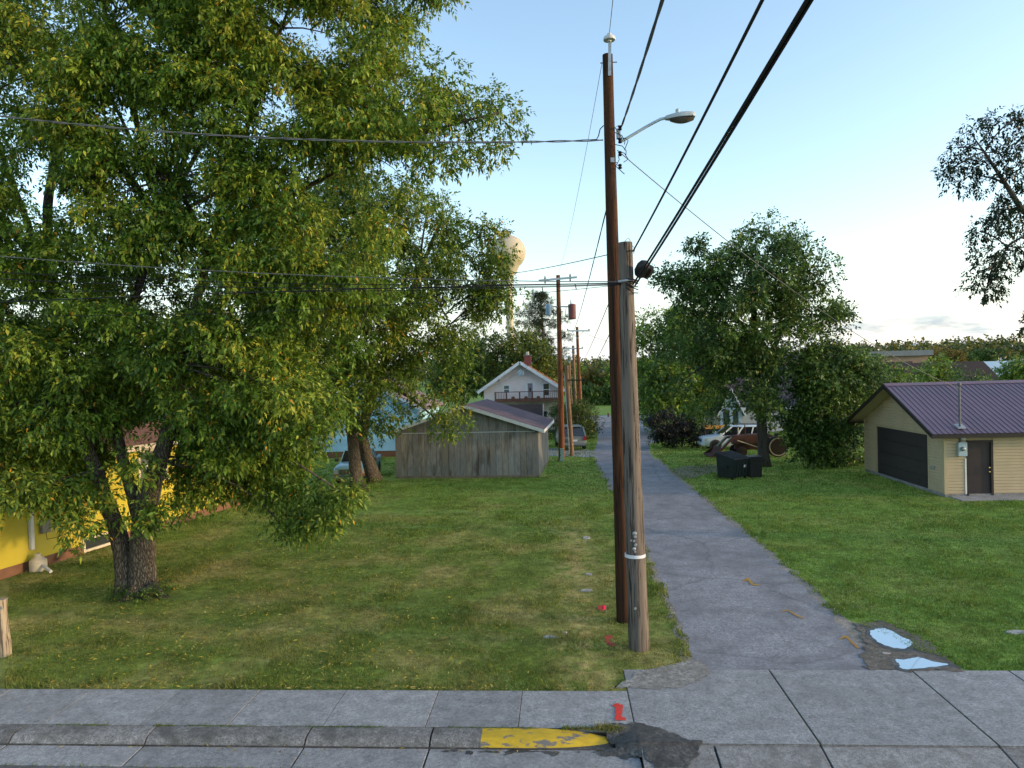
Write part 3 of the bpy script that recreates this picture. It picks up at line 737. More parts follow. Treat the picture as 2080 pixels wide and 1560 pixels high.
# ------------------------------------------------------------------ plank shed
SHC = Vector((-5.06, 37.2, 0))
shed = thing('shed', 'grey weathered plank shed with purplish shingle roof and white fascia', 'shed', SHC, R(-3.2))
hw, sd_, ze, zr = 3.83, 7.0, 2.58, 3.84
MB().prism([(-hw+.03, .04, .06), (hw-.03, .04, .06), (hw-.03, .04, ze), (0, .04, zr-.02), (-hw+.03, .04, ze)], (0, sd_-.1, 0)).build('wall_core', pmat('shed_core', (.05, .045, .04), rough=.9), shed)
npl = 24; pw = 2*hw/npl
for i in range(npl):
    x0 = -hw+i*pw; x1 = x0+pw-.012
    zt = lambda x: ze+(zr-ze)*(1-abs(x)/hw)-.03
    m = random.choice((OLDWOOD, OLDWOOD, OLDWOOD2, OLDWOOD3))
    dy = random.uniform(0, .012)
    MB().hexa([(x0, 0-dy, .13), (x1, 0-dy, .13), (x1, .035, .13), (x0, .035, .13)], [(x0, 0-dy, 2.40), (x1, 0-dy, 2.40), (x1, .035, 2.40), (x0, .035, 2.40)]).build('plank', m, shed)
    m = random.choice((OLDWOOD, OLDWOOD2, OLDWOOD3))
    if zt(x0) > 2.5 and zt(x1) > 2.5:
        MB().hexa([(x0, .0-dy, 2.435), (x1, .0-dy, 2.435), (x1, .035, 2.435), (x0, .035, 2.435)], [(x0, .0-dy, zt(x0)), (x1, .0-dy, zt(x1)), (x1, .035, zt(x1)), (x0, .035, zt(x0))]).build('plank', m, shed)
npl = 20; pw = sd_/npl
for i in range(npl):
    for s in (-1, 1):
        y0 = .04+i*pw; m = random.choice((OLDWOOD, OLDWOOD2, OLDWOOD3, OLDWOOD3))
        xa, xb = sorted((s*(hw-.028), s*(hw+random.uniform(0, .012))))
        MB().box(xa, xb, y0, y0+pw-.012, .13, ze-.02).build('plank', m, shed)
MB().box(-hw+.4, hw-.15, -.035, -.016, 2.402, 2.432).build('batten', BLUEWHITE, shed)
MB().box(-hw-.02, hw+.02, -.02, sd_+.02, -.05, .125).build('foundation', pmat('old_sill', (.24, .205, .16), (.15, .13, .105), 3, rough=.9, bump=.3), shed)
rb = MB(); s_ = (zr-ze)/hw; ov = .34
for sg in (-1, 1):
    xe = sg*(hw+ov); z = ze-ov*s_
    b = [(xe, -.35, z), (0, -.35, zr), (0, sd_+.3, zr), (xe, sd_+.3, z)]
    rb.hexa(b, [(x, y, q+.05) for x, y, q in b])
sroof = rb.build('roof', SHINGLE_PU, shed)
sg_ = MB()                               # shingle courses
for sg in (-1, 1):
    n = 30; L_ = hw+ov
    for i in range(n):
        a, b = L_*(1-i/n), L_*(1-(i+1)/n)-.03
        z = lambda x: zr-x*s_+.05
        y = -.37
        while y < sd_+.31:
            w = random.uniform(.7, 1.3); y1 = min(y+w, sd_+.32)
            h = .012+random.uniform(0, .006)
            sg_.hexa([(sg*a, y, z(a)), (sg*max(b, 0), y, z(max(b, 0))), (sg*max(b, 0), y1-.006, z(max(b, 0))), (sg*a, y1-.006, z(a))],
                     [(sg*a, y, z(a)+h), (sg*max(b, 0), y, z(max(b, 0))+.003), (sg*max(b, 0), y1-.006, z(max(b, 0))+.003), (sg*a, y1-.006, z(a)+h)])
            y = y1
tag(sg_.build('shingles', SHINGLE_PU, sroof), kind='stuff')
FASC = pmat('pale_blue_fascia', (.50, .60, .66), (.42, .52, .58), 3, rough=.6)
for sg in (-1, 1):
    xe = sg*(hw+ov); z = ze-ov*s_
    MB().bar((xe, -.37, z-.03), (0, -.37, zr-.03), .03, .17).build('fascia', FASC, sroof)
    MB().bar((xe+sg*.015, -.38, z-.04), (xe+sg*.015, sd_+.3, z-.04), .025, .16).build('fascia', WHITE, sroof)
    MB().quad((sg*(hw+.01), -.35, ze-.02), (xe, -.35, z-.005), (xe, sd_+.3, z-.005), (sg*(hw+.01), sd_+.3, ze-.02)).build('soffit', CREAM, sroof)

# ------------------------------------------------------------------ yellow house on the left
ya = R(-9)                               # wall runs away and slightly right
yh = thing('yellow_house', 'yellow clapboard house with brown roof behind the big maple', 'house', (-16.05, 18.9, 0), ya)
Y0, Y1, HW = -8.0, 13.2, 9.0             # local: y along wall, wall face at x=0, house body to -x
MB().box(-HW, -.04, Y0, Y1, .0, 3.33).build('wall_core', YELLOW, yh)
MB().box(-HW, -.02, Y0-.02, Y1+.02, -.1, .30).build('foundation', FOUND, yh)
wins = [(-3.0, -1.55, 1.95, 3.0), (5.7, 7.0, 1.95, 2.98), (9.3, 10.4, 1.95, 2.98)]
c_h = .262; k = 0; z = .30
while z < 3.25:
    z1 = min(z+c_h, 3.31)
    cuts = sorted([(w[0]-.09, w[1]+.09) for w in wins if z1 > w[2]-.10 and z < w[3]+.08])
    segs = []; a = Y0
    for c in cuts: segs.append((a, c[0])); a = c[1]
    segs.append((a, Y1))
    for a, b in segs:
        parts = [a]; 
        t = a+random.uniform(2.2, 3.8)
        while t < b-1: parts.append(t); t += random.uniform(3.2, 3.8)
        parts.append(b)
        for p, q in zip(parts, parts[1:]):
            o = .0
            MB().add([(o, p+.003, z), (o, q-.003, z), (-.022, q-.003, z1), (-.022, p+.003, z1), (-.03, p+.003, z), (-.03, q-.003, z)],
                     [(0, 1, 2, 3), (4, 5, 1, 0)]).build('siding_board', YELLOW, yh)
    z = z1
for (a, b, c, d) in wins:
    w = MB().box(-.01, .03, a-.09, a, c-.09, d+.08).box(-.01, .03, b, b+.09, c-.09, d+.08).box(-.01, .03, a+.001, b-.001, d, d+.08).box(-.01, .05, a-.12, b+.12, c-.13, c-.091).build('window', CREAM, yh)
    MB().box(-.03, -.012, a, b, c-.09, d).build('pane', GLASS_G, w)
    MB().box(-.012, .012, a+.001, b-.001, (c+d)/2-.03, (c+d)/2+.03).build('sash_rail', CREAM, w)
rr_ = MB()
b = [(.55, Y0-.5, 3.24), (.55, Y1+.5, 3.24), (-HW/2, Y1+.5, 6.1), (-HW/2, Y0-.5, 6.1)]
rr_.hexa(b, [(x, y, q+.08) for x, y, q in b])
b = [(-HW-.55, Y0-.5, 3.24), (-HW/2, Y0-.5, 6.1), (-HW/2, Y1+.5, 6.1), (-HW-.55, Y1+.5, 3.24)]
rr_.hexa(b, [(x, y, q+.08) for x, y, q in b])
rr_.prism([(0, Y1, 3.33), (-HW/2, Y1, 6.05), (-HW, Y1, 3.33)], (0, -.1, 0))
yroof = rr_.build('roof', SHINGLE_BR, yh)
MB().box(.55, .60, Y0-.5, Y1+.5, 3.14, 3.33).build('fascia', CREAM, yroof)
MB().box(-.03, .55, Y0-.5, Y1+.5, 3.20, 3.235).build('soffit', CREAM, yroof)
MB().bar((.0, Y1+.52, 3.24), (-HW/2, Y1+.52, 6.1), .05, .2).build('fascia', CREAM, yroof)
dsy = -.28+1.45
MB().bar((.05, dsy, .62), (.05, dsy, 3.1), .09, .11, (0, 1, 0)).build('downspout', WHITE, yh)
MB().box(.0, .12, dsy+.32, dsy+.62, 1.02, 1.42).build('meter_box', pmat('grey_box', (.22, .22, .20), (.17, .17, .16), 4, rough=.6), yh, bevel=.015)
MB().tube([(.05, dsy+.5, 1.02), (.03, dsy+.55, .8), (.03, dsy+1.0, .78), (.03, dsy+1.6, .86)], .008, 5).build('cable', BLACKP, yh)
bw = MB().box(-.01, .05, 3.05, 3.13, .04, .5).box(-.01, .05, 4.2, 4.28, .04, .5).box(-.01, .05, 3.131, 4.199, .43, .5).box(-.01, .05, 3.131, 4.199, .04, .12).build('basement_window', CREAM, yh)
MB().box(-.03, .0, 3.13, 4.2, .12, .43).build('pane', GLASS, bw)
MB().tube([(.08, 2.0, .08), (.12, 2.1, .28), (.14, 2.45, .34), (.16, 2.75, .18), (.2, 2.95, .03)], .035, 7).build('hose', FOUND, yh)
bkt = thing('sump_bucket', 'white plastic barrel with outlet pipe under the yellow house downspout', 'barrel', gp(78, 1160))
MB().lathe((0, 0, 0), [(.22, 0), (.23, .05), (.23, .26), (.225, .28), (.23, .30), (.215, .34), (.15, .40), (.09, .44), (.08, .52)], 20).build('body', CREAM, bkt)
MB().tube([(.12, -.05, .24), (.62, -.30, .06)], .045, 10).build('outlet_pipe', WHITE, bkt)

# ------------------------------------------------------------------ white house behind the shed, coloured for blue skylight
by = 47.6
blue = thing('sky_tinted_house', 'pale blue sided house half hidden behind the plank shed', 'house', (-9.6, by, 0))
bx0, bze = -7.6, 3.35; bxm = bx0/2; bzr = bze+1.95
MB().prism([(bx0, 0, .42), (0, 0, .42), (0, 0, bze), (bxm, 0, bzr), (bx0, 0, bze)], (0, 8, 0)).build('wall_core', SKYTINT_W, blue)
MB().box(bx0-.02, .02, -.02, 8.02, -.05, .40).build('foundation', FOUND, blue)
z = .42
while z < bzr-.3:
    z1 = z+.42
    if z1 < bze: a, b = bx0, 0
    else:
        t = (z1-bze)/(bzr-bze); a, b = bx0+(bxm-bx0)*t, bxm*t
    if b-a > .3:
        MB().add([(a, -.025, z), (b, -.025, z), (b, -.006, z1), (a, -.006, z1), (a, 0, z), (b, 0, z)], [(0, 1, 2, 3), (4, 5, 1, 0)]).build('siding_board', SKYTINT_W, blue)
    z = z1
bs_ = 1.95/(-bxm)
rb = MB()
for sg in (-1, 1):
    xe = bxm+sg*(-bxm+.45); z = bze-.45*bs_
    b = [(xe, -.5, z), (bxm, -.5, bzr), (bxm, 8.3, bzr), (xe, 8.3, z)]
    rb.hexa(b, [(x, y, q+.07) for x, y, q in b])
broof = rb.build('roof', pmat('mauve_shingles', (.27, .20, .19), (.20, .15, .145), 5, rough=.9, bump=.3), blue)
for sg in (-1, 1):
    xe = bxm+sg*(-bxm+.45); z = bze-.45*bs_
    MB().bar((xe, -.53, z-.02), (bxm, -.53, bzr-.02), .05, .2).build('fascia', BLUEWHITE, broof)
MB().box(-.12, .03, -.04, .1, .42, bze+.02).build('corner_trim', BLUEWHITE, blue)
MB().box(-1.45, -.5, -.06, .1, 2.9, 3.3).build('vent_panel', BLUEWHITE, blue)
w = MB().box(-5.2, -4.0, -.06, .04, 1.6, 2.9).build('window', WHITE, blue); MB().box(-5.1, -4.1, -.07, -.061, 1.7, 2.8).build('pane', GLASS, w)
MB().box(-1.55, -1.2, -.05, .0, .9, 1.15).build('outlet_box', STEEL, blue)
MB().box(-.55, -.1, -.12, .0, .8, .88).build('ledge', OLDWOOD, blue)

# ------------------------------------------------------------------ gabled house with balcony
hy = 64.0
hl, hr = at(983, 800, hy).x, at(1136, 800, hy).x
zap = at(1057, 736, hy).z; zea = 4.15
hs = thing('white_house', 'pinkish white gabled house with balcony behind the shed', 'house', (hl, hy, 0))
W_ = hr-hl; xm = W_/2-.05
MB().prism([(0, 0, .3), (W_, 0, .3), (W_, 0, zea), (xm, 0, zap-.12), (0, 0, zea)], (0, 10, 0)).build('wall_core', PINKW, hs)
MB().box(-.03, W_+.03, -.03, 10.03, -.05, .3).build('foundation', CONC_W, hs)
sid = MB(); z = .3
while z < zap-.4:
    z1 = z+.13
    if z1 < zea: a, b = 0, W_
    else:
        t = (z1-zea)/(zap-.12-zea); a, b = xm*t, W_-(W_-xm)*t
    sid.add([(a, -.02, z), (b, -.02, z), (b, -.004, z1), (a, -.004, z1), (a, 0, z), (b, 0, z)], [(0, 1, 2, 3), (4, 5, 1, 0)])
    z = z1
tag(sid.build('siding', PINKW, hs), kind='stuff')
hsl = (zap-zea)/xm
rb = MB(); ove = .5
for sg, x in ((-1, -ove), (1, W_+ove)):
    z = zea-ove*hsl
    b = [(x, -.75, z), (xm, -.75, zap), (xm, 10.5, zap), (x, 10.5, z)]
    rb.hexa(b, [(p, q, r+.08) for p, q, r in b])
hroof = rb.build('roof', SHINGLE_OR, hs)
for sg, x in ((-1, -ove), (1, W_+ove)):
    z = zea-ove*hsl
    MB().bar((x, -.78, z-.03), (xm, -.78, zap-.03), .05, .26).build('fascia', WHITE, hroof)
    MB().quad((x, -.75, z-.01), (xm, -.75, zap-.01), (xm, 0, zap-.01), (x, 0, z-.01)).build('soffit', WHITE, hroof)
for x in (xm-1.85, xm, xm+1.85):
    zt = zap-abs(x-xm)*hsl-.1
    MB().bar((x, -.72, zt-.02), (x, -.02, zt-.02), .10, .10).bar((x, -.03, zt-.75), (x, -.03, zt), .12, .10, (0, 1, 0)).build('bracket', WHITE, hroof)
ch = MB().box(xm+.32, xm+.95, 1.2, 1.85, zap-.3, zap+.62).build('chimney', REDBRICK, hroof)
MB().box(xm+.27, xm+1.0, 1.15, 1.9, zap+.622, zap+.70).build('chimney_cap', CONC_W, ch)
MB().lathe((xm+.63, 1.5, zap+.70), [(.13, 0), (.13, .26), (.11, .28)], 10).build('flue', CREAM, ch)
def hwin(x0, x1, z0, z1, glass, nm='window'):
    w = MB().box(x0-.13, x0, -.05, -.0, z0-.12, z1+.14).box(x1, x1+.13, -.05, -.0, z0-.12, z1+.14).box(x0+.001, x1-.001, -.05, 0, z1, z1+.14).box(x0+.001, x1-.001, -.05, 0, z0-.12, z0).build(nm, WHITE, hs)
    MB().box(x0, x1, -.03, -.022, z0, z1).build('pane', glass, w)
    MB().box(x0+.001, x1-.001, -.045, -.031, (z0+z1)/2-.03, (z0+z1)/2+.03).build('sash_rail', WHITE, w)
hx = lambda px: at(px, 790, hy).x-hl
hz = lambda py, px=1057: at(px, py, hy).z
hwin(hx(1024), hx(1034), hz(797), hz(783), GLASS_G)
hwin(hx(1104), hx(1115), hz(804), hz(781), GLASS)
dd = MB().box(hx(1066), hx(1072)-.002, -.05, 0, 3.2, hz(777)).box(hx(1082)+.002, hx(1087), -.05, 0, 3.2, hz(777)).box(hx(1072), hx(1082), -.05, 0, hz(779), hz(777)).build('door_frame', WHITE, hs)
dr = MB().box(hx(1072), hx(1082), -.03, 0, 3.1, hz(779)-.01).build('door', pmat('grey_door', (.22, .2, .22), (.18, .165, .18), 3, rough=.6), hs)
MB().box(hx(1075.5), hx(1078.5), -.045, -.031, 3.7, 4.1).build('pane', GLASS, dr)
dish = thing('satellite_dish', 'round grey satellite dish under the peak of the white house', 'satellite dish', at(1058, 757, hy-.75))
MB().lathe((0, .2, 0), [(.31, -.06), (.28, -.02), (.17, .04), (.03, .06)], 18, (0.25, 1, .3)).build('reflector', BLUEWHITE, dish)
MB().tube([(0, .2, -.3), (.15, -.25, .05)], .02, 6).box(.1, .2, -.3, -.2, .0, .1).build('feed_arm', STEEL, dish)
MB().tube([(0, .25, 0), (0, .72, .05)], .03, 6).build('bracket', STEEL, dish)
# balcony with sunburst rail
bz = 3.12; bfy = -2.2
bal = MB().box(hx(1008), W_+.1, bfy, 0, bz-.18, bz).build('balcony', DECKW, hs)
posts = [hx(1010), hx(1032), hx(1058), hx(1083), hx(1106), hx(1134)]
rt_ = at(1060, 797, hy+bfy).z
for x in posts: MB().box(x-.06, x+.06, bfy+.02, bfy+.14, bz, rt_+.02).build('post', DECKW, bal)
MB().box(posts[0]-.06, posts[-1]+.06, bfy-.01, bfy+.17, rt_+.021, rt_+.08).build('top_rail', DECKW, bal)
MB().box(posts[0], posts[-1], bfy+.05, bfy+.11, bz+.04, bz+.12).build('bottom_rail', DECKW, bal)
RAYW = pmat('bleached_slat', (.52, .45, .42), (.42, .36, .34), 5, rough=.8)
for i in (1, 2, 3):
    xa, xb = posts[i]+.07, posts[i+1]-.07; xc = (xa+xb)/2; zb = bz+.14
    for k in range(13):
        a = math.pi*(k+.5)/13
        rx, rz = math.cos(a), math.sin(a)
        t = min(abs((xb-xc)/rx) if abs(rx) > .05 else 9, (rt_-zb-.01)/rz)
        MB().bar((xc+rx*.15, bfy+.08, zb+rz*.15), (xc+rx*t, bfy+.08, zb+rz*t), .02, .045, (0, 1, 0)).build('ray_slat', RAYW, bal)
    MB().lathe((xc, bfy+.06, zb), [(.17, 0), (.17, .05)], 14, (0, 1, 0)).build('sun_disc', DECKW, bal)
for a, b in ((0, 1), (4, 5)):
    n = 7
    for k in range(1, n):
        x = posts[a]+(posts[b]-posts[a])*k/n
        MB().box(x-.02, x+.02, bfy+.06, bfy+.10, bz+.12, rt_+.02).build('baluster', DECKW, bal)
for x in (posts[0], posts[-1]): MB().box(x-.07, x+.07, bfy+.05, bfy+.19, 0, bz-.18).build('support_post', DECKW, bal)
w = MB().box(W_-1.7, W_-1.1, -.05, -.001, 1.2, 2.0).build('window', WHITE, hs); MB().box(W_-1.65, W_-1.15, -.06, -.051, 1.25, 1.95).build('pane', GLASS, w)
# lean-to with dark roof in front
lt = thing('lean_to', 'low outbuilding with dark brown roof below the balcony', 'outbuilding', (at(1018, 835, 58).x, 58, 0))
lw = at(1102, 830, 58).x-at(1018, 835, 58).x
MB().box(0, lw-.1, 0, 3, 0, 1.7).build('wall_core', PINKW, lt)
lr = MB().hexa([(-.2, -.3, 1.55), (lw, -.3, 1.55), (lw, 1.6, 2.75), (-.2, 1.6, 2.75)], [(-.2, -.3, 1.63), (lw, -.3, 1.63), (lw, 1.6, 2.83), (-.2, 1.6, 2.83)])
lr.hexa([(-.2, 1.6, 2.75), (lw, 1.6, 2.75), (lw, 3.3, 1.7), (-.2, 3.3, 1.7)], [(-.2, 1.6, 2.83), (lw, 1.6, 2.83), (lw, 3.3, 1.78), (-.2, 3.3, 1.78)])
lr = lr.build('roof', SHINGLE_DK, lt)
MB().bar((lw+.03, -.3, 1.57), (lw+.03, 1.6, 2.77), .04, .16).build('fascia', CREAM, lr)
MB().prism([(lw-.12, 0, 1.7), (lw-.12, 1.6, 2.74), (lw-.12, 3, 1.72)], (.05, 0, 0)).build('gable_wall', PINKW, lt)

# ------------------------------------------------------------------ houses on the right behind the trees
wy = 60.0
wx = at(1476, 800, wy).x
ph = thing('porch_house', 'blue white house with small gabled porch behind the tractor', 'house', (wx, wy, 0))
pl, pr = at(1462, 820, wy).x-wx, at(1506, 830, wy).x-wx
zt_, zb_ = at(1480, 790, wy).z, at(1480, 832, wy).z
xm = (pl+pr)/2
MB().prism([(pl, 0, zb_), (pr, 0, zb_), (xm, 0, zt_-.1)], (0, .12, 0)).build('gable_board', BLUEWHITE, ph)
for x in (pl+.12, xm+.05, pr-.1): MB().box(x-.13, x+.13, .02, .25, 0, zb_-.001).build('porch_post', BLUEWHITE, ph)
MB().box(pl-.4, pr+9.5, .6, 7, 0, zb_+.1).build('wall', PINKW, ph)
for x in (pl+.3, xm+.3): MB().box(x, x+.62, .55, .61, .7, zb_-.25).build('window', GLASS_G, ph)
rb = MB(); s_ = (zt_-zb_)/((pr-pl)/2)
for sg in (-1, 1):
    xe = xm+sg*((pr-pl)/2+.3); z = zb_-.3*s_
    b = [(xe, -.3, z), (xm, -.3, zt_), (xm, 3.5, zt_), (xe, 3.5, z)]
    rb.hexa(b, [(p, q, r+.08) for p, q, r in b])
pr_ = rb.build('porch_roof', GREYROOF, ph)
for sg in (-1, 1):
    xe = xm+sg*((pr-pl)/2+.3); z = zb_-.3*s_
    MB().bar((xe, -.32, z), (xm, -.32, zt_), .04, .14).build('fascia', WHITE, pr_)
b = [(pl-.8, .2, zb_+.05), (pr+10, .2, zb_+.05), (pr+10, 3.8, zb_+2.5), (pl-.8, 3.8, zb_+2.5)]
mr_ = MB().hexa(b, [(p, q, r+.08) for p, q, r in b])
b = [(pl-.8, 3.8, zb_+2.5), (pr+10, 3.8, zb_+2.5), (pr+10, 7.4, zb_+.05), (pl-.8, 7.4, zb_+.05)]
mr_ = mr_.hexa(b, [(p, q, r+.08) for p, q, r in b]).build('roof', pmat('slate_shingles', (.085, .075, .10), (.06, .055, .075), 4, rough=.9), ph)
MB().box(pr+.1, pr+10, .16, .2, zb_-.08, zb_+.12).build('fascia', WHITE, mr_)
BLK = pmat('black_iron', (.01, .01, .01), rough=.5)
for z in (zb_+.12, zb_+.42):
    pts = [(xm+.75+.11*math.cos(a), -.03, z+.13*math.sin(a)) for a in np.linspace(.6 if z > zb_+.3 else 0, 6.28 if z < zb_+.3 else 5.6, 14)]
    MB().tube(pts, .028, 6).build('scroll_ornament', BLK, ph)

tb = thing('brick_building', 'large tan brick building with grey roof edge far behind the trees', 'building', (at(1430, 720, 125).x, 125, 0))
tw = at(1885, 720, 125).x-tb.location.x
tz = at(1650, 728, 125).z
MB().box(0, tw, 0, 25, 0, tz).build('wall', TANB, tb)
trf = MB().box(-.6, tw+.6, -.6, 25.6, tz+.001, tz+.9).build('roof', GREYROOF, tb)
for k in range(11):
    x = 3+k*(tw-8)/10
    w = MB().box(x, x+2.4, -.08, .02, 3.2, 5.6).build('window', BROWN_TRIM, tb); MB().box(x+.15, x+2.25, -.12, -.081, 3.35, 5.45).build('pane', GLASS, w)

def lowhouse(name, label, pxl, pxr, pytop, pyeave, Y, roofm, wallm, depth=8):
    xl, xr = at(pxl, pyeave, Y).x, at(pxr, pyeave, Y).x
    zt, ze = at((pxl+pxr)/2, pytop, Y).z, at((pxl+pxr)/2, pyeave, Y).z
    t = thing(name, label, 'house', (xl, Y, 0)); w = xr-xl
    MB().prism([(.4, .5, 0), (.4, .5, ze), (.4, depth/2, zt-.1), (.4, depth-.5, ze), (.4, depth-.5, 0)], (w-.8, 0, 0)).build('wall', wallm, t)
    r_ = MB()
    for a, b in ((0, depth/2), (depth, depth/2)):
        q = [(0, a, ze-.1), (w, a, ze-.1), (w, b, zt), (0, b, zt)]
        r_.hexa(q, [(p, y, z+.1) for p, y, z in q])
    r_ = r_.build('roof', roofm, t)
    MB().box(-.02, w+.02, -.04, -.001, ze-.2, ze+.02).build('fascia', CREAM, r_)
    for k in range(3):
        x = .15*w+k*.3*w
        ww = MB().box(x, x+1, .44, .49, 1.0, min(2.2, ze-.3)).build('window', WHITE, t); MB().box(x+.08, x+.92, .42, .439, 1.08, min(2.1, ze-.38)).build('pane', GLASS, ww)
    return t
lowhouse('brown_roof_house', 'low house with dark brown roof above the garage ridge', 1845, 2052, 737, 790, 66, SHINGLE_DK, PINKW)
t = lowhouse('metal_roof_house', 'house with pale blue metal roof at the right edge', 2034, 2140, 734, 778, 78, pmat('pale_blue_metal', (.40, .52, .60), (.34, .46, .54), 1, rough=.45), BLUEWHITE)

# ------------------------------------------------------------------ utility poles and wires
def polemat(name, c1, c2, crack, bump=.6):
    m = bpy.data.materials.new(name); m.use_nodes = True
    nt = m.node_tree; L = nt.links; b = nt.nodes['Principled BSDF']
    b.inputs['Roughness'].default_value = .85; b.inputs['Specular IOR Level'].default_value = .2
    tcn = nd(nt, 'ShaderNodeTexCoord')
    mpn = nd(nt, 'ShaderNodeMapping', Scale=(9, 9, .55)); L.new(tcn.outputs['Object'], mpn.inputs[0])
    n1 = nd(nt, 'ShaderNodeTexNoise', Scale=1.0, Detail=7, Roughness=.65); L.new(mpn.outputs[0], n1.inputs[0])
    r1 = nd(nt, 'ShaderNodeValToRGB'); L.new(n1.outputs[0], r1.inputs[0])
    r1.color_ramp.elements[0].position = .36; r1.color_ramp.elements[0].color = (*c1, 1)
    r1.color_ramp.elements[1].position = .64; r1.color_ramp.elements[1].color = (*c2, 1)
    mp2_ = nd(nt, 'ShaderNodeMapping', Scale=(26, 26, 1.1)); L.new(tcn.outputs['Object'], mp2_.inputs[0])
    n2 = nd(nt, 'ShaderNodeTexNoise', Scale=1.0, Detail=4, Roughness=.6); L.new(mp2_.outputs[0], n2.inputs[0])
    m2 = nd(nt, 'ShaderNodeMapRange'); m2.inputs['From Min'].default_value = .55; m2.inputs['From Max'].default_value = .62
    L.new(n2.outputs[0], m2.inputs[0])
    mx_ = nd(nt, 'ShaderNodeMix', _data_type='RGBA'); mx_.inputs[7].default_value = (*crack, 1)
    L.new(m2.outputs[0], mx_.inputs[0]); L.new(r1.outputs[0], mx_.inputs[6]); L.new(mx_.outputs[2], b.inputs['Base Color'])
    inv = nd(nt, 'ShaderNodeMath', _operation='SUBTRACT'); L.new(n1.outputs[0], inv.inputs[0]); L.new(m2.outputs[0], inv.inputs[1])
    bp = nd(nt, 'ShaderNodeBump', Strength=bump, Distance=.02); L.new(inv.outputs[0], bp.inputs['Height']); L.new(bp.outputs[0], b.inputs['Normal'])
    MATS[name] = m; return m
P_DARK = polemat('creosote_pole', (.026, .014, .010), (.085, .036, .016), (.018, .011, .008))
P_GREY = polemat('grey_pole', (.105, .092, .080), (.19, .158, .130), (.035, .028, .024), .9)
P_RED = polemat('redbrown_pole', (.15, .052, .022), (.24, .09, .038), (.055, .022, .012))
P_TAN = polemat('tan_pole', (.20, .12, .07), (.28, .185, .115), (.05, .03, .02))
CABLE = pmat('black_cable', (.010, .010, .012), (.016, .016, .018), 5, rough=.55)
ALU = pmat('bare_conductor', (.20, .20, .20), (.13, .13, .13), 8, rough=.5, metal=.4)
PORC = pmat('white_porcelain', (.66, .68, .68), (.6, .62, .62), 4, rough=.25)

def pole_geo(p0, p1, r0, r1, n=14, seg=20):
    pts = []; rad = []
    for i in range(n+1):
        t = i/n; q = p0.lerp(p1, t)
        q = q+Vector((math.sin(t*5+p0.x)*.012, math.cos(t*4)*.012, 0))
        pts.append(q-p0); rad.append(r0+(r1-r0)*t+random.uniform(-.003, .003))
    return MB().tube(pts, rad, seg)

# tall dark pole
D0 = gp(1268, 1262); D1 = at(1234, 112, D0.y)
pd = thing('utility_pole', 'tall dark brown utility pole carrying the street light', 'utility pole', D0)
pole_geo(D0+Vector((0, 0, -.0)), D1, .178, .108, 22).build('pole', P_DARK, pd)
dP = lambda t: D0.lerp(D1, t)
dl = lambda px, py: at(px, py, D0.y)
q = dl(1237, 150)-D0; tp = dl(1238, 90)-D0
MB().bar(q+Vector((.0, -.14, -.1)), tp+Vector((0, -.1, .02)), .065, .03).build('ridge_pin', STEEL, pd)
ins = dl(1237, 84)-D0+Vector((0, -.1, 0))
MB().lathe(ins, [(.045, -.06), (.05, -.02), (.125, -.025), (.135, .0), (.12, .045), (.07, .08), (.045, .09), (.045, .12)], 18).build('insulator', PORC, pd)
MB().tube([D1-D0+Vector((-.16, 0, -.16)), D1-D0+Vector((.20, 0, -.16))], .012, 6).build('through_bolt', STEEL, pd)
MB().box(-.0, .0, 0, 0, 0, 0) if False else None
tagp = dl(1243, 329)-D0
MB().box(tagp.x-.04, tagp.x+.045, tagp.y-.16, tagp.y-.145, tagp.z-.05, tagp.z+.05).build('number_plate', STEEL, pd)
br = dl(1262, 283)-D0
MB().box(br.x-.10, br.x-.02, br.y-.06, br.y+.06, br.z+.02, br.z+.22).build('secondary_rack', STEEL, pd)
for k in range(4):
    c = dl(1256, 262+k*26)-D0
    MB().lathe(c+Vector((.03, -.06, 0)), [(.03, -.05), (.045, -.03), (.03, 0), (.045, .03), (.03, .05)], 10).build('spool_insulator', BLK, pd)
for k in range(7):
    a = dl(1252+random.uniform(-8, 6), 262+k*12)-D0+Vector((.0, -.15, 0)); b_ = dl(1258+random.uniform(-6, 10), 285+k*12)-D0+Vector((.05, -.12, 0))
    m_ = (a+b_)/2+Vector((random.uniform(-.14, .16), -.06, random.uniform(-.1, .1)))
    MB().tube([a, a.lerp(m_, .5)+Vector((.04, 0, .03)), m_, b_], .009, 5).build('jumper_wire', CABLE, pd)
MB().tube([dl(1226, 255)-D0, dl(1219, 262)-D0, dl(1216, 275)-D0, dl(1212, 283)-D0, dl(1200, 284)-D0], .012, 5).build('jumper_wire', CABLE, pd)
sl_ = thing('street_light', 'cobra head street light on curved grey arm from the tall pole', 'street light', dl(1260, 287))
A = lambda px, py: dl(px, py)-sl_.location
MB().tube([A(1261, 288), A(1285, 274), A(1310, 259), (A(1330, 248)), A(1342, 242), A(1356, 239)], .032, 10).build('arm', METERB, sl_)
h0, h1 = A(1352, 240), A(1411, 236)
hd = MB(); vs = []; n = 11
d = h1-h0
for i in range(n):
    t = i/(n-1); w = .055+.115*math.sin(min(1, t*1.25)*math.pi/1.7) if t < 1 else .08
    c = h0+d*t
    top = .045+.045*math.sin(t*math.pi*.8)
    for (yy, zz) in ((-w, -.03), (-w*.95, .02), (-w*.55, top), (w*.55, top), (w*.95, .02), (w, -.03)):
        vs.append((c.x, c.y+yy, c.z+zz))
fs = [(i*6+k, i*6+(k+1) % 6, (i+1)*6+(k+1) % 6, (i+1)*6+k) for i in range(n-1) for k in range(6)]
hd.add(vs, fs, True); hd.f += [[5, 4, 3, 2, 1, 0], [(n-1)*6+k for k in range(6)]]; hd.sm += [False, False]
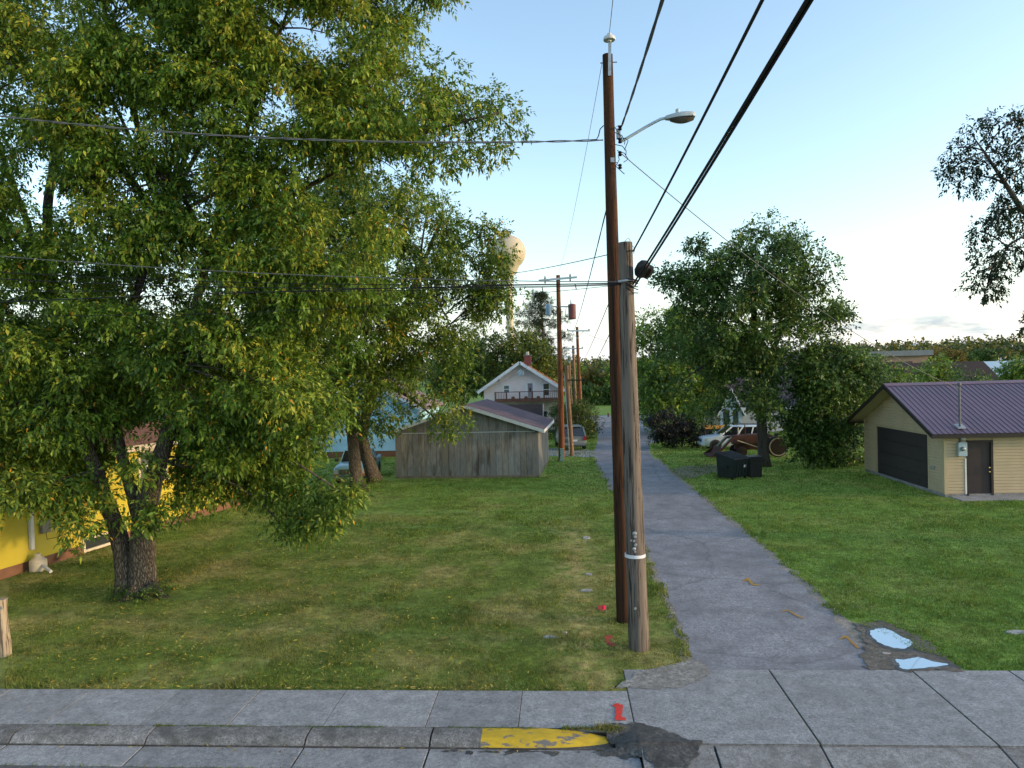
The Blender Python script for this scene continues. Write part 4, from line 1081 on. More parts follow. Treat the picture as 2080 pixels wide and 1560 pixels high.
head = hd.build('lamp_head', pmat('lamp_grey', (.40, .44, .45), (.34, .38, .39), 4, rough=.5), sl_)
vs = []; n = 9
for i in range(n):
    t = .16+.80*i/(n-1); c = h0+d*t; w = .05+.10*math.sin(math.pi*(i+.6)/(n+.2))
    dp = .035+.07*math.sin(math.pi*(i+.4)/(n))
    vs += [(c.x, c.y-w, c.z-.034), (c.x, c.y-w*.6, c.z-.034-dp*.8), (c.x, c.y, c.z-.034-dp), (c.x, c.y+w*.6, c.z-.034-dp*.8), (c.x, c.y+w, c.z-.034)]
MB().add(vs, [(i*5+k, i*5+k+1, (i+1)*5+k+1, (i+1)*5+k) for i in range(n-1) for k in range(4)], True).build('lens', pmat('smoky_lens', (.06, .055, .05), (.10, .08, .07), 9, rough=.15, spec=.6), head)
pc = h0+d*.42
MB().lathe(pc+Vector((0, 0, .075)), [(.04, 0), (.045, .02), (.045, .09), (.02, .11)], 12).build('photocell', METERB, head)

# shorter grey pole
Q0 = gp(1297, 1318); Q1 = at(1270, 493, Q0.y)
pg = thing('utility_pole', 'shorter thick weathered grey utility pole with white band and tags', 'utility pole', Q0)
pole_geo(Q0, Q1, .205, .138, 20, 24).build('pole', P_GREY, pg)
ql = lambda px, py: at(px, py, Q0.y)-Q0
c = at(1290, 1127, Q0.y)-Q0
MB().lathe(Vector((c.x, 0, c.z-.03)), [(.197, 0), (.203, .0), (.203, .06), (.196, .06)], 28).build('white_band', WHITE, pg)
for px, py, r in ((1289, 1084, .043), (1290, 1090, .03), (1282, 1098, .018), (1288, 1099, .025), (1291, 1107, .032), (1288, 1115, .035), (1290, 1121, .022), (1290, 1236, .026)):
    c = at(px, py, Q0.y-.185)-Q0
    MB().lathe((c.x, c.y+.01, c.z), [(r, .0), (r, -.02), (r*.8, -.028)], 12, (0, 1, 0)).build('tag_disc', STEEL, pg)
c = ql(1272, 575)
MB().tube([c+Vector((-.16, -.12, .02)), c+Vector((.0, -.17, .03)), c+Vector((.16, -.1, .03)), c+Vector((.2, .0, .0))], .03, 8).build('cable_clamp', STEEL, pg)
for k in range(5):
    a = c+Vector((-.02, -.17, .06-.04*k)); b_ = c+Vector((.22, -.08, .03-.06*k))
    MB().tube([a, (a+b_)/2+Vector((0, -.08, random.uniform(-.06, .04))), b_], .011, 5).build('lashing_wire', CABLE, pg)
MB().tube([ql(1268, 492)+Vector((0, -.1, 0)), ql(1276, 488)+Vector((0, -.1, .03)), ql(1284, 500)+Vector((0, -.05, 0)), ql(1290, 505), ql(1287, 515)], .007, 5).build('tie_wire', ALU, pg)
MB().tube([ql(1304, 1104), ql(1309, 1106), ql(1311, 1111)], .018, 5).build('hook', BLK, pg)

def wire(name, label, pts, r, mat=CABLE, cat='cable', group=None, twist=0):
    o = thing(name, label, cat, pts[0], group=group)
    if twist:
        for s in range(2):
            P_ = []
            for i, p in enumerate(pts):
                a = i*twist+s*math.pi
                P_.append(p-pts[0]+Vector((0, math.cos(a)*r*.8, math.sin(a)*r*.8)))
            MB().tube(P_, r*.7, 5).build('strand', mat, o)
    else:
        MB().tube([p-pts[0] for p in pts], r, 6).build('conductor', mat, o)
    return o
def cat_(a, b, sag, n=28):
    return [a.lerp(b, i/n)-Vector((0, 0, 4*sag*(i/n)*(1-i/n))) for i in range(n+1)]
def fit(pxpts, Y, ext=-34, n=60, Y1=None):
    """wire along the street through three or more sighted points, run on to the next pole off to the left"""
    Y1 = Y if Y1 is None else Y1
    x_max = pxpts[-1][0]
    P_ = [at(px, py, Y1+(Y-Y1)*(px/x_max)) for px, py in pxpts]
    c = np.polyfit([p.x for p in P_], [p.z for p in P_], 2 if len(P_) > 2 else 1)
    x0, x1 = P_[-1].x, ext
    yr = (Y-Y1)/(P_[-1].x-P_[0].x) if Y != Y1 else 0
    return [Vector((x, Y+(x-x0)*yr, float(np.polyval(c, x)))) for x in np.linspace(x0, x1, n)]
wire('service_cable', 'twisted grey cable from the tall pole across the maple crown', fit([(0, 237), (400, 268), (800, 292), (1225, 283)], D0.y, -24, 240), .018, ALU, twist=.55)
WG = 'telephone cables from the grey pole running left'
for k, (pts, r, lab) in enumerate((
        ([(0, 520), (480, 554), (900, 566), (1262, 573)], .011, 'topmost thin cable running left from the grey pole'),
        ([(0, 553), (500, 573), (900, 580), (1262, 574)], .009, 'second thin cable running left from the grey pole'),
        ([(0, 567), (500, 582), (900, 587), (1262, 576)], .010, 'third thin cable running left from the grey pole'),
        ([(0, 614), (440, 596), (800, 586), (1262, 575)], .013, 'thicker cable rising to the grey pole from lower left'),
        ([(0, 590), (500, 590), (900, 592), (1262, 577)], .008, 'thin lower cable crossing left to the grey pole'),
        ([(0, 640), (500, 636), (900, 610), (1262, 579)], .007, 'lowest thin wire running left from the grey pole'))):
    wire('telephone_cable', lab, fit(pts, Q0.y-.1, -24), r*.85, CABLE if k else ALU, group=WG)
# overhead to the pole across the street (behind the viewer)
def over(px, py, Y, px1, py1, Ym=6.0, back=-9.0):
    a, m_ = at(px, py, Y), at(px1, py1, Ym)
    t = (back-a.y)/(m_.y-a.y)
    b = a.lerp(m_, t)
    return cat_(a, b, .25, 60)
sp = at(1304, 547, Q0.y-.2)
wire('overhead_cable', 'left one of the two heavy black cables rising over the street', over(1286, 577, Q0.y-.15, 1604, 0), .019)
wire('overhead_cable', 'right one of the two heavy black cables rising over the street', over(1290, 580, Q0.y-.2, 1613, 0), .019)
wire('overhead_cable', 'single black cable from grey pole top past the lamp head', over(1286, 510, Q0.y-.05, 1519, 0), .017)
wire('twisted_service_cable', 'thick twisted black cable from the tall pole over the street', over(1262, 258, D0.y-.1, 1331, 0, 7.5), .022, twist=.8)
wire('power_line', 'thin line leaving the pole top insulator over the street', over(1237, 74, D0.y-.1, 1243, 0, 12.0, -9), .007, ALU)
# splice case
spc = thing('splice_case', 'black cable splice case hanging beside the grey pole', 'splice case', sp)
ax = (at(1322, 515, Q0.y-.9)-at(1298, 560, Q0.y-.2)).normalized()
MB().lathe(Vector((0, 0, 0))-ax*.18, [(.03, 0), (.11, .03), (.13, .08), (.13, .30), (.10, .36), (.04, .4)], 8, ax).build('case', BLACKP, spc)
MB().lathe(Vector((.12, .02, -.04))-ax*.2, [(.02, 0), (.09, .05), (.09, .30), (.05, .36)], 6, ax).build('side_case', BLACKP, spc)
MB().tube([(.1, 0, -.15), (.12, 0, -.28)], .008, 5).build('drop_wire', CABLE, spc)

# service drop to the garage mast
mast = Vector((GX+.58, G0-.06, 4.38))
wire('service_drop', 'service wire sagging from the tall pole to the garage mast', cat_(at(1262, 312, D0.y), mast, .55, 40), .010, ALU)
# ---- second pole and beyond
S0 = gp(1141, 931); S1 = at(1134, 559, S0.y)
p2 = thing('utility_pole', 'red brown utility pole with two transformers behind the shed', 'utility pole', S0)
pole_geo(S0, S1, .20, .125, 16, 16).build('pole', P_RED, p2)
sL = lambda px, py, dy=0: at(px, py, S0.y+dy)-S0
MB().bar(sL(1094, 570, -.15), sL(1172, 563, -.15), .10, .12).build('crossarm', METERB, p2)
for px, py in ((1107, 566), (1158, 561)):
    c = sL(px, py, -.15)
    MB().lathe(c, [(.03, -.30), (.06, -.28), (.035, -.2), (.06, -.14), (.035, -.06), (.06, .02), (.03, .1), (.04, .16)], 8).build('cutout', BLK, p2)
for px, py in ((1101, 583), (1168, 577)):
    c = sL(px, py, -.2)
    MB().tube([c, c+Vector((.08, 0, -.35))], .035, 6).build('fuse_holder', BLK, p2)
MB().bar(sL(1118, 623, -.1), sL(1160, 623, -.1), .06, .08).build('transformer_bracket', STEEL, p2)
c = sL(1114.5, 629, -.1)
tr = MB().lathe(c+Vector((0, 0, -.36)), [(.16, 0), (.19, .02), (.19, .62), (.17, .66), (.1, .70)], 18).build('transformer', pmat('blue_grey_can', (.22, .36, .48), (.18, .31, .42), 3, rough=.5), p2)
MB().lathe(c+Vector((.05, 0, .34)), [(.03, 0), (.05, .05), (.03, .1), (.05, .15), (.02, .2)], 8).build('bushing', METERB, tr)
c = sL(1162, 633, -.1)
tr = MB().lathe(c+Vector((0, 0, -.48)), [(.20, 0), (.24, .03), (.24, .86), (.25, .88), (.25, .92), (.1, .98)], 18).build('transformer', pmat('rust_red_can', (.26, .075, .06), (.20, .13, .16), 1.2, rough=.6, stretch=(3, 3, .6)), p2)
MB().lathe(c+Vector((-.06, 0, .5)), [(.03, 0), (.05, .06), (.03, .12), (.05, .18), (.02, .24)], 8).build('bushing', METERB, tr)
MB().tube([sL(1137, 640, -.2), sL(1147, 648, -.2), sL(1150, 625, -.2)], .02, 5).tube([sL(1128, 640, -.2), sL(1124, 648, -.2), sL(1123, 625, -.2)], .02, 5).build('jumper_wire', CABLE, p2)
wire('power_line', 'thin line from the tall pole down to the far crossarm pole', cat_(at(1223, 127, D0.y), S1+Vector((0, 0, .1)), .5), .006, ALU)
# leaning stub pole
l0 = gp(1161, 926); l1 = at(1151, 742, l0.y)
pl_ = thing('utility_pole', 'short leaning tan stub pole beside the minivan', 'utility pole', l0)
pole_geo(l0, l1, .16, .12, 10, 14).build('pole', P_TAN, pl_)
MB().bar(at(1153, 772, l0.y)-l0+Vector((0, -.15, 0)), at(1188, 772, l0.y)-l0+Vector((0, -.15, 0)), .07, .08).build('crossarm', BLK, pl_)
MB().tube([at(1147, 760, l0.y)-l0, at(1157, 900, l0.y)-l0+Vector((-.05, -.15, 0)), at(1158, 922, l0.y)-l0+Vector((-.05, -.15, 0))], .03, 6).build('riser_conduit', STEEL, pl_)
def far_pole(label, px, pytop, Y, mat, r=.16, arm=None, armpy=None):
    top = at(px, pytop, Y); base = Vector((top.x+.15, Y, 0))
    o = thing('utility_pole', label, 'utility pole', base, group='utility poles along the lane')
    pole_geo(base, top, r, r*.75, 8, 10).build('pole', mat, o)
    if arm:
        a, b = at(arm[0], armpy, Y-.2)-base, at(arm[1], armpy, Y-.2)-base
        MB().bar(a, b, .10, .12).build('crossarm', METERB, o)
        c = top-base; c.z = a.z
        for e in (a, b):
            m_ = c.lerp(e, .55)
            MB().bar(m_+Vector((0, 0, 0)), Vector((c.x, c.y-.15, c.z-.75)), .04, .04).build('brace', METERB, o)
            MB().lathe(e.lerp(c, .06)+Vector((0, 0, .05)), [(.03, 0), (.06, .04), (.06, .12), (.03, .16)], 8).build('insulator', BLK, o)
    return o
far_pole('red brown pole with crossarm beyond the transformer pole', 1172, 664, 68, P_RED, .17, (1152, 1198), 672)
far_pole('grey tan pole with wide low crossarm further down the lane', 1164, 702, 82, P_TAN, .19, (1146, 1184), 708)
far_pole('thin dark pole left of the distant lane poles', 1156, 722, 90, P_TAN, .17, (1143, 1168), 725)
far_pole('stout distant pole lowest in the lane pole row', 1177, 762, 96, P_TAN, .22)
fp = far_pole('slender pale light pole on the far lawn', 1213, 796, 118, P_TAN, .13)
a = at(1213, 799, 118)-fp.location
MB().tube([a, a+Vector((-.9, -.3, .05)), a+Vector((-1.9, -.6, -.15))], .05, 6).build('lamp_arm', STEEL, fp)
wire('twisted_service_cable', 'wavy twisted cable falling from the tall pole to the lane poles', cat_(at(1231, 428, D0.y), at(1163, 676, 68), .35, 90), .018, CABLE, twist=.9)
wire('secondary_cable', 'upper cable falling from the tall pole down the lane', cat_(at(1243, 600, D0.y), at(1178, 742, 82), .25), .011)
wire('secondary_cable', 'lower cable falling from the tall pole down the lane', cat_(at(1246, 662, D0.y), at(1196, 752, 82), .2), .011)
wire('house_service_wire', 'wire from the tall pole into the maple beside the water tower', cat_(at(1236, 517, D0.y), at(940, 562, 36), .15), .010)
for k, (a, b, lab) in enumerate((((1134, 590, 44.5), (1055, 605, 58), 'thin wire left of the transformer pole'),)):
    pass
wire('house_service_wire', 'wire from the transformer pole to the left eave of white house', cat_(at(1136, 690, S0.y), at(975, 789, 63), .6), .012, ALU)
wire('house_service_wire', 'wire from the far crossarm pole behind the grey pole', cat_(at(1186, 676, 68), at(1290, 700, 75), .3), .014)

# ------------------------------------------------------------------ water tower
ty = 240.0
tc_ = at(1032, 513, ty); ttop = at(1033, 477, ty)
tw_ = thing('water_tower', 'cream ball shaped water tower on a slim stalk beyond the trees', 'water tower', (tc_.x, ty, 0))
TOWER = pmat('cream_tank_paint', (.56, .49, .36), (.52, .455, .335), .2, rough=.5, c3=(.50, .44, .33), s3=.4)
rr = (at(1068, 513, ty)-at(996, 513, ty)).length/2
prof = [(1.6, 0), (1.3, .3), (1.18, .6)]
zc = tc_.z
prof = [(2.6, 0), (1.6, 3.0), (1.22, 7.0), (1.2, zc-rr*1.9), (1.35, zc-rr*1.55), (2.0, zc-rr*1.25), (3.1, zc-rr*1.0)]
for k in range(14):
    a = R(-52)+R(142)*k/13
    prof.append((max(.3, rr*math.cos(a)), zc+rr*.97*math.sin(a)))
MB().lathe((0, 0, 0), prof, 40).build('tank', TOWER, tw_)
rz = zc+rr*.97
MB().lathe((0, 0, rz-.3), [(.6, 0), (.6, 1.0), (.45, 1.5)], 12).build('hatch', TOWER, tw_)
n = 14; rl = MB()
ra = 1.9; zb = zc+rr*.97*math.sqrt(1-(ra/rr)**2)
pts = [(ra*math.cos(2*math.pi*k/n)-1.0, ra*math.sin(2*math.pi*k/n), zb+1.2) for k in range(n+1)]
for k in range(n):
    rl.bar((pts[k][0], pts[k][1], zb-.3), pts[k], .09, .09, (0, 1, 0)); rl.bar(pts[k], pts[k+1], .09, .09); 
    rl.bar((pts[k][0], pts[k][1], zb+.6), (pts[k+1][0], pts[k+1][1], zb+.6), .07, .07)
rl.build('railing', TOWER, tw_)

# ------------------------------------------------------------------ small things on the lot
wp = thing('wooden_post', 'short round wooden post at the left edge of the lot', 'post', gp(9, 1332))
pole_geo(wp.location, wp.location+Vector((-.02, 0, 1.17)), .115, .108, 8, 20).build('post', P_TAN if False else polemat('post_wood', (.30, .25, .18), (.38, .32, .235), (.12, .095, .07), .6), wp)
cpt = MB().lathe((.06, -.107, 1.02), [(.03, 0), (.03, -.02)], 10, (0, 1, 0)).build('bolt_head', STEEL, wp)
fl = thing('marker_flag', 'small pink survey flag beside the dark pole', 'flag', gp(1231, 1248))
MB().tube([(0, 0, 0), (.01, 0, .22)], .004, 5).build('wire_stem', STEEL, fl)
FLAG = pmat('pink_flag', (.90, .06, .12), (.75, .04, .09), 5, rough=.6)
MB().add([(0, 0, .10), (-.05, -.02, .12), (-.10, .01, .13), (.01, 0, .215), (-.05, -.02, .21), (-.09, .01, .19)], [(0, 1, 4, 3), (1, 2, 5, 4)]).build('flag', FLAG, fl)
ped = thing('utility_pedestal', 'pale green utility pedestal at the foot of the transformer pole', 'pedestal', gp(1142, 937))
MB().hexa([(-.13, -.1, 0), (.13, -.1, 0), (.13, .1, 0), (-.13, .1, 0)], [(-.11, -.09, .74), (.11, -.09, .74), (.11, .09, .74), (-.11, .09, .74)]).build('body', pmat('pale_green_box', (.30, .42, .36), (.25, .36, .31), 4, rough=.5), ped, bevel=.01)
MB().box(-.12, .12, -.10, .10, .742, .78).build('cap', pmat('pale_green_box', (1, 1, 1)), ped, bevel=.008)
MB().tube([(-.10, -.12, .42), (-.28, -.2, .0)], .03, 6).build('guard_strut', BLK, ped)
hyd = thing('fire_hydrant', 'small dark hydrant on the far lawn past the lane', 'hydrant', gp(1235.5, 847)); hyd.scale = (.62,)*3
MB().lathe((0, 0, 0), [(.16, 0), (.16, .06), (.11, .08), (.11, .55), (.15, .57), (.15, .62), (.10, .74), (.03, .8)], 12).build('barrel', pmat('dark_red_iron', (.10, .02, .02), rough=.6), hyd)
MB().tube([(-.2, 0, .42), (.2, 0, .42)], .06, 8).build('nozzle', pmat('dark_red_iron', (1, 1, 1)), hyd)
STONE = pmat('pale_stone', (.42, .41, .39), (.25, .24, .23), 6, rough=.9, bump=.4)
def rubble(label, px, py, w, d, h, seed):
    rr = random.Random(seed); o = MB(); c = gp(px, py); n = 9; top = []; bot = []
    for k in range(n):
        a = 2*math.pi*k/n; q = rr.uniform(.75, 1.1)
        bot.append((math.cos(a)*w*q, math.sin(a)*d*q, -.02)); top.append((math.cos(a)*w*q*.8, math.sin(a)*d*q*.8, h*rr.uniform(.6, 1)))
    o.add(bot+top, [tuple(range(n))[::-1], tuple(range(n, 2*n))]+[(k, (k+1) % n, n+(k+1) % n, n+k) for k in range(n)])
    b = o.build('flat_stone', STONE); b.location = c
    return tag(b, label, 'stone')
rubble('pale flat stone in the grass far up beside the pole', 1192, 1093, .16, .22, .035, 1)
rubble('pale flat stone in the grass midway beside the pole', 1196, 1167, .09, .14, .03, 2)
rubble('longest pale flat stone left of the dark pole', 1192, 1200, .2, .1, .035, 3)
rubble('pale flat stone nearest the sidewalk left of grey pole', 1119, 1295, .2, .1, .03, 4)
rubble('small white stone just right of the flattest stone', 1149, 1287, .04, .04, .045, 5)
rubble('pale stone lying between the two puddles', 1800, 1329, .1, .06, .03, 6)
rubble('pale stone slab edge in the right lawn', 2066, 1285, .35, .14, .03, 7)
tag(blob_sheet('spray_paint_patch', pxs((1212, 1233), (1224, 1230), (1232, 1236), (1226, 1243), (1214, 1240)), pmat('red_grass_paint', (.55, .05, .06), (.3, .07, .04), 20, rough=.9), .02, None, .03), 'red sprayed patch on the grass by the pink flag', 'paint mark')
tag(blob_sheet('spray_paint_patch', pxs((1228, 1294), (1240, 1291), (1246, 1297), (1238, 1302), (1250, 1312), (1240, 1315), (1232, 1306)), pmat('red_grass_paint', (1, 1, 1)), .02, None, .03), 'faint red sprayed mark on the grass left of grey pole', 'paint mark')

# ------------------------------------------------------------------ vehicles
TYRE = pmat('tyre_rubber', (.012, .012, .012), (.02, .02, .02), 8, rough=.85)
RIM = pmat('alloy_rim', (.40, .42, .44), (.30, .32, .34), 6, rough=.35, metal=.7)
CGLASS = pmat('car_glass', (.012, .016, .02), (.018, .022, .026), 2, rough=.06, spec=.8)
CHROME = pmat('chrome', (.55, .57, .60), rough=.2, metal=.9)
LAMP = pmat('headlamp_glass', (.62, .66, .70), (.5, .55, .6), 6, rough=.12, spec=.7)
TAIL = pmat('tail_lamp', (.30, .012, .012), (.22, .008, .008), 4, rough=.2, spec=.6)
AMBER = pmat('amber_lamp', (.6, .22, .02), rough=.25)
TRIMB = pmat('grey_trim', (.05, .052, .055), (.04, .04, .042), 4, rough=.6)

def loft(sections, name, mat, parent, bevel=0):
    mb = MB(); m = len(sections[0]); vs = [p for s in sections for p in s]; n = len(sections)
    mb.add(vs, [(i*m+k, i*m+(k+1) % m, (i+1)*m+(k+1) % m, (i+1)*m+k) for i in range(n-1) for k in range(m)], True)
    mb.f += [list(range(m))[::-1], [(n-1)*m+k for k in range(m)]]; mb.sm += [False, False]
    return mb.build(name, mat, parent, bevel=bevel)
def bodysec(x, w, zb, zt, crown=.04):
    return [(x, -w*.90, zb), (x, -w, zb+.12), (x, -w, zb+(zt-zb)*.62), (x, -w*.955, zt-.03), (x, -w*.86, zt), (x, 0, zt+crown),
            (x, w*.86, zt), (x, w*.955, zt-.03), (x, w, zb+(zt-zb)*.62), (x, w, zb+.12), (x, w*.90, zb)]
def wheel(parent, x, y, r, side, rim=RIM, w=.22):
    o = MB().lathe((x, y-side*w, r), [(r*.72, 0), (r*.97, .02), (r, .05), (r, w-.05), (r*.97, w-.02), (r*.72, w)], 24, (0, side, 0)).build('wheel', TYRE, parent)
    MB().lathe((x, y-side*w, r), [(r*.70, .05), (r*.70, w-.015), (r*.6, w-.045), (r*.2, w-.02), (r*.12, w+.0)], 20, (0, side, 0)).build('rim', rim, o)
    return o
def vehicle(name, label, cat, loc, rot, paint, body, cab, wheels, W, roofz, scale=1.0, glass=CGLASS):
    """body: list of (x, halfwidth, zb, zt); cab: (xb0, xb1, xt0, xt1, belt z) with front = +x"""
    v = thing(name, label, cat, loc, rot); v.scale = (scale,)*3
    bd = loft([bodysec(*b) for b in body], 'body', paint, v)
    xb0, xb1, xt0, xt1, zb = cab
    wb, wt = W*.94, W*.76
    bot = [(xb0, -wb, zb), (xb1, -wb*.96, zb), (xb1, wb*.96, zb), (xb0, wb, zb)]
    top = [(xt0, -wt, roofz-.05), (xt1, -wt, roofz-.06), (xt1, wt, roofz-.06), (xt0, wt, roofz-.05)]
    MB().hexa(bot, top).build('windows', glass, v)
    secs = []
    for t in (0, .06, .5, .94, 1.0):
        x = xt0+(xt1-xt0)*t; k = 1-.05*(abs(t-.5)*2)**3; zz = roofz-.02-.04*(abs(t-.5)*2)**2
        secs.append([(x, -wt*k-.025, zz-.07), (x, -wt*k-.015, zz-.02), (x, -wt*k*.8, zz+.02), (x, 0, zz+.04), (x, wt*k*.8, zz+.02), (x, wt*k+.015, zz-.02), (x, wt*k+.025, zz-.07)])
    loft(secs, 'roof', paint, v)
    for s in (-1, 1):
        e = lambda t0, t1: ((xb0+(xb1-xb0)*t0, s*(wb*(1-.04*t0)+.006), zb-.03), (xt0+(xt1-xt0)*t1, s*(wt+.012), roofz-.05))
        for t0, t1, w in ((.0, .0, .10), (1, 1, .09), (.36, .34, .09), (.66, .66, .10)):
            a, b = e(t0, t1)
            MB().bar(a, b, w, .03, (0, s, 0)).build('pillar', paint, v)
    for (x, r) in wheels:
        for s in (-1, 1):
            MB().lathe((x, s*(W-.13), r+.01), [(r*1.17, 0), (r*1.17, .134), (r*1.1, .136)], 24, (0, s, 0)).build('wheel_arch', TRIMB, v)
            wheel(v, x, s*(W+.012), r, s)
    return v

# white SUV, nose to the left
SUVP = pmat('white_car_paint', (.72, .80, .88), (.68, .76, .85), 1, rough=.25, spec=.5, coat=.6)  # white body with the bluish ambient light mixed into its colour
s0 = gp(1490, 914)
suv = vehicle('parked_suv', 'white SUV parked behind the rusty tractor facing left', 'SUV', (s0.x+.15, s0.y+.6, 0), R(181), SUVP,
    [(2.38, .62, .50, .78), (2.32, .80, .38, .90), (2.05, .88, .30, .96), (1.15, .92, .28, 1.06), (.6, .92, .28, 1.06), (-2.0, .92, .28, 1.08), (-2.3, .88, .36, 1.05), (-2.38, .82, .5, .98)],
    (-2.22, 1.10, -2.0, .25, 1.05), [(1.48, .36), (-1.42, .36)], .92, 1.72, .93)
for s in (-1, 1):
    MB().hexa([(2.16, s*.60, .66), (2.36, s*.60, .66), (2.22, s*.86, .68), (2.05, s*.89, .70)], [(2.14, s*.60, .86), (2.33, s*.60, .84), (2.18, s*.86, .86), (2.02, s*.885, .88)]).build('headlight', LAMP, suv)
MB().box(2.30, 2.395, -.56, .56, .60, .80).build('grille', TRIMB, suv)
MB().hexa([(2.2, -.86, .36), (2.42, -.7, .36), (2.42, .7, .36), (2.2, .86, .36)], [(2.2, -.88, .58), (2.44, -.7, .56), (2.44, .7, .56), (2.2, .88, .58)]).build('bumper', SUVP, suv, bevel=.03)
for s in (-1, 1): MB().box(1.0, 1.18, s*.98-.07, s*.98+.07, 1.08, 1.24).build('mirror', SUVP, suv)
for s in (-1, 1): MB().tube([(-1.9, s*.62, 1.76), (.1, s*.62, 1.77)], .025, 6).build('roof_rail', TRIMB, suv)

# silver minivan seen from behind
VANP = pmat('silver_green_paint', (.20, .24, .245), (.18, .22, .225), 1, rough=.3, metal=.35, coat=.5)
v0 = gp(1160, 915)
van = vehicle('parked_minivan', 'silver minivan seen from behind next to the leaning stub pole', 'minivan', (v0.x-.05, v0.y+2.2, 0), R(96), VANP,
    [(2.3, .62, .45, .70), (2.2, .82, .34, .84), (1.3, .92, .26, 1.02), (-2.1, .94, .26, 1.0), (-2.32, .92, .32, .98), (-2.38, .88, .40, .96)],
    (-2.34, 1.35, -2.08, .35, .98), [(1.5, .33), (-1.45, .33)], .94, 1.72, .97)
for s in (-1, 1):
    MB().hexa([(-2.41, s*.70, .74), (-2.2, s*.945, .74), (-2.2, s*.94, 1.06), (-2.36, s*.72, 1.06)], [(-2.39, s*.705, .745), (-2.18, s*.95, .745), (-2.18, s*.945, 1.065), (-2.34, s*.725, 1.065)]).build('taillight', TAIL, van)
    MB().box(-2.43, -2.37, s*.81-.11, s*.81+.11, .72, 1.0).build('taillight', TAIL, van)
    MB().bar((-2.36, s*.87, .98), (-2.12, s*.72, 1.68), .10, .05, (1, 0, 0)).build('rear_pillar', VANP, van)
MB().box(-2.5, -2.3, -.90, .90, .36, .56).build('bumper', VANP, van, bevel=.04)
MB().box(-2.42, -2.385, -.26, .26, .64, .78).build('licence_plate', BLUEWHITE, van)
MB().box(-2.26, -2.1, -.55, .55, 1.66, 1.75).build('spoiler', VANP, van, bevel=.02)

# light blue pickup at the left, nose to the viewer
PKP = pmat('light_blue_paint', (.20, .42, .52), (.17, .37, .47), 1, rough=.3, spec=.5, coat=.4)
k0 = gp(690, 988)
pk = vehicle('parked_pickup', 'light blue pickup truck parked nose out behind the double trunk', 'pickup', (k0.x+.25, k0.y+2.6, 0), R(-84), PKP,
    [(2.62, .80, .45, .86), (2.52, .88, .40, .98), (1.4, .92, .36, 1.06), (.7, .93, .36, 1.08), (-2.6, .93, .40, 1.08), (-2.65, .90, .45, 1.05)],
    (-.95, .85, -.75, .25, 1.06), [(1.72, .37), (-1.6, .37)], .93, 1.70, .95)
MB().box(-2.45, -1.1, -.74, .74, .9, 1.125).build('bed_liner', TRIMB, pk)
grl = MB().box(2.58, 2.645, -.58, .58, .60, .88).build('grille', TRIMB, pk)
for k in range(4): MB().box(2.646, 2.66, -.57, .57, .62+.07*k, .64+.07*k).build('grille_bar', CHROME, grl)
for k in range(7): MB().box(2.661, 2.67, -.55+k*.178, -.53+k*.178, .61, .87).build('grille_bar', CHROME, grl)
for s in (-1, 1):
    MB().box(2.52, 2.655, min(s*.60, s*.86), max(s*.60, s*.86), .64, .86).build('headlight', LAMP, pk, bevel=.02)
    MB().box(2.5, 2.64, min(s*.62, s*.86), max(s*.62, s*.86), .56, .63).build('turn_signal', AMBER, pk)
    MB().box(.75, .88, s*1.05-.1, s*1.05+.1, 1.1, 1.28).build('mirror', TRIMB, pk)
MB().box(2.6, 2.76, -.92, .92, .38, .55).build('bumper', CHROME, pk, bevel=.03)
MB().box(2.765, 2.775, -.15, .15, .40, .54).build('licence_plate', BLUEWHITE, pk)

# rusty tractor with loader, nose to the left (front = -x)
w0 = gp(1578, 928)
trc = thing('tractor', 'rusty red farm tractor with front loader behind the dumpster', 'tractor', (w0.x, w0.y+.9, 0), R(4))
RIMW = pmat('pale_worn_tyre_wall', (.34, .34, .31), (.24, .24, .22), 6, rough=.8)
TRED = pmat('faded_tractor_red', (.10, .045, .042), (.055, .032, .03), 4, rough=.75, bump=.2)
def twheel(x, y, r, w, s):
    o = MB().lathe((x, y-s*w/2, r), [(r*.72, 0), (r*.92, .01), (r, .06), (r, w-.06), (r*.92, w-.01), (r*.72, w)], 28, (0, s, 0)).build('wheel', TYRE, trc)
    if r > .5: MB().lathe((x, y-s*w/2, r), [(r*.90, w-.012), (r*.90, w+.004), (r*.80, w+.006), (r*.78, w-.02)], 28, (0, s, 0)).build('tyre_wall', RIMW, o)
    MB().lathe((x, y-s*w/2, r), [(r*.76, .06), (r*.76, w-.03), (r*.5, w-.10), (r*.18, w-.06), (r*.15, w-.02)], 24, (0, s, 0)).build('rim', RUST, o)
for s in (-1, 1): twheel(.0, s*.85, .62, .34, s); twheel(-2.1, s*.68, .33, .18, s)
MB().hexa([(-2.5, -.28, .75), (-.9, -.30, .75), (-.9, .30, .75), (-2.5, .28, .75)], [(-2.45, -.20, 1.28), (-.9, -.25, 1.36), (-.9, .25, 1.36), (-2.45, .20, 1.28)]).build('hood', TRED, trc, bevel=.05)
MB().box(-2.3, -.2, -.22, .22, .42, .75).build('engine', RUST, trc, bevel=.04)
MB().box(-.9, .35, -.28, .28, .5, .92).build('transmission', RUST, trc, bevel=.05)
for s in (-1, 1): MB().lathe((0, s*.62, .62), [(.70, 0), (.72, .02), (.72, .26), (.70, .28)], 24, (0, s, 0)).build('fender', TRED, trc) if False else None
MB().box(-.15, .25, -.22, .22, .98, 1.06).box(.22, .28, -.22, .22, 1.06, 1.35).build('seat', BLACKP, trc)
MB().tube([(-.75, 0, 1.3), (-.5, 0, 1.45)], .02, 6).lathe((-.5, 0, 1.45), [(.2, 0), (.22, .015), (.2, .03)], 16, (.5, 0, .4)).build('steering_wheel', BLACKP, trc)
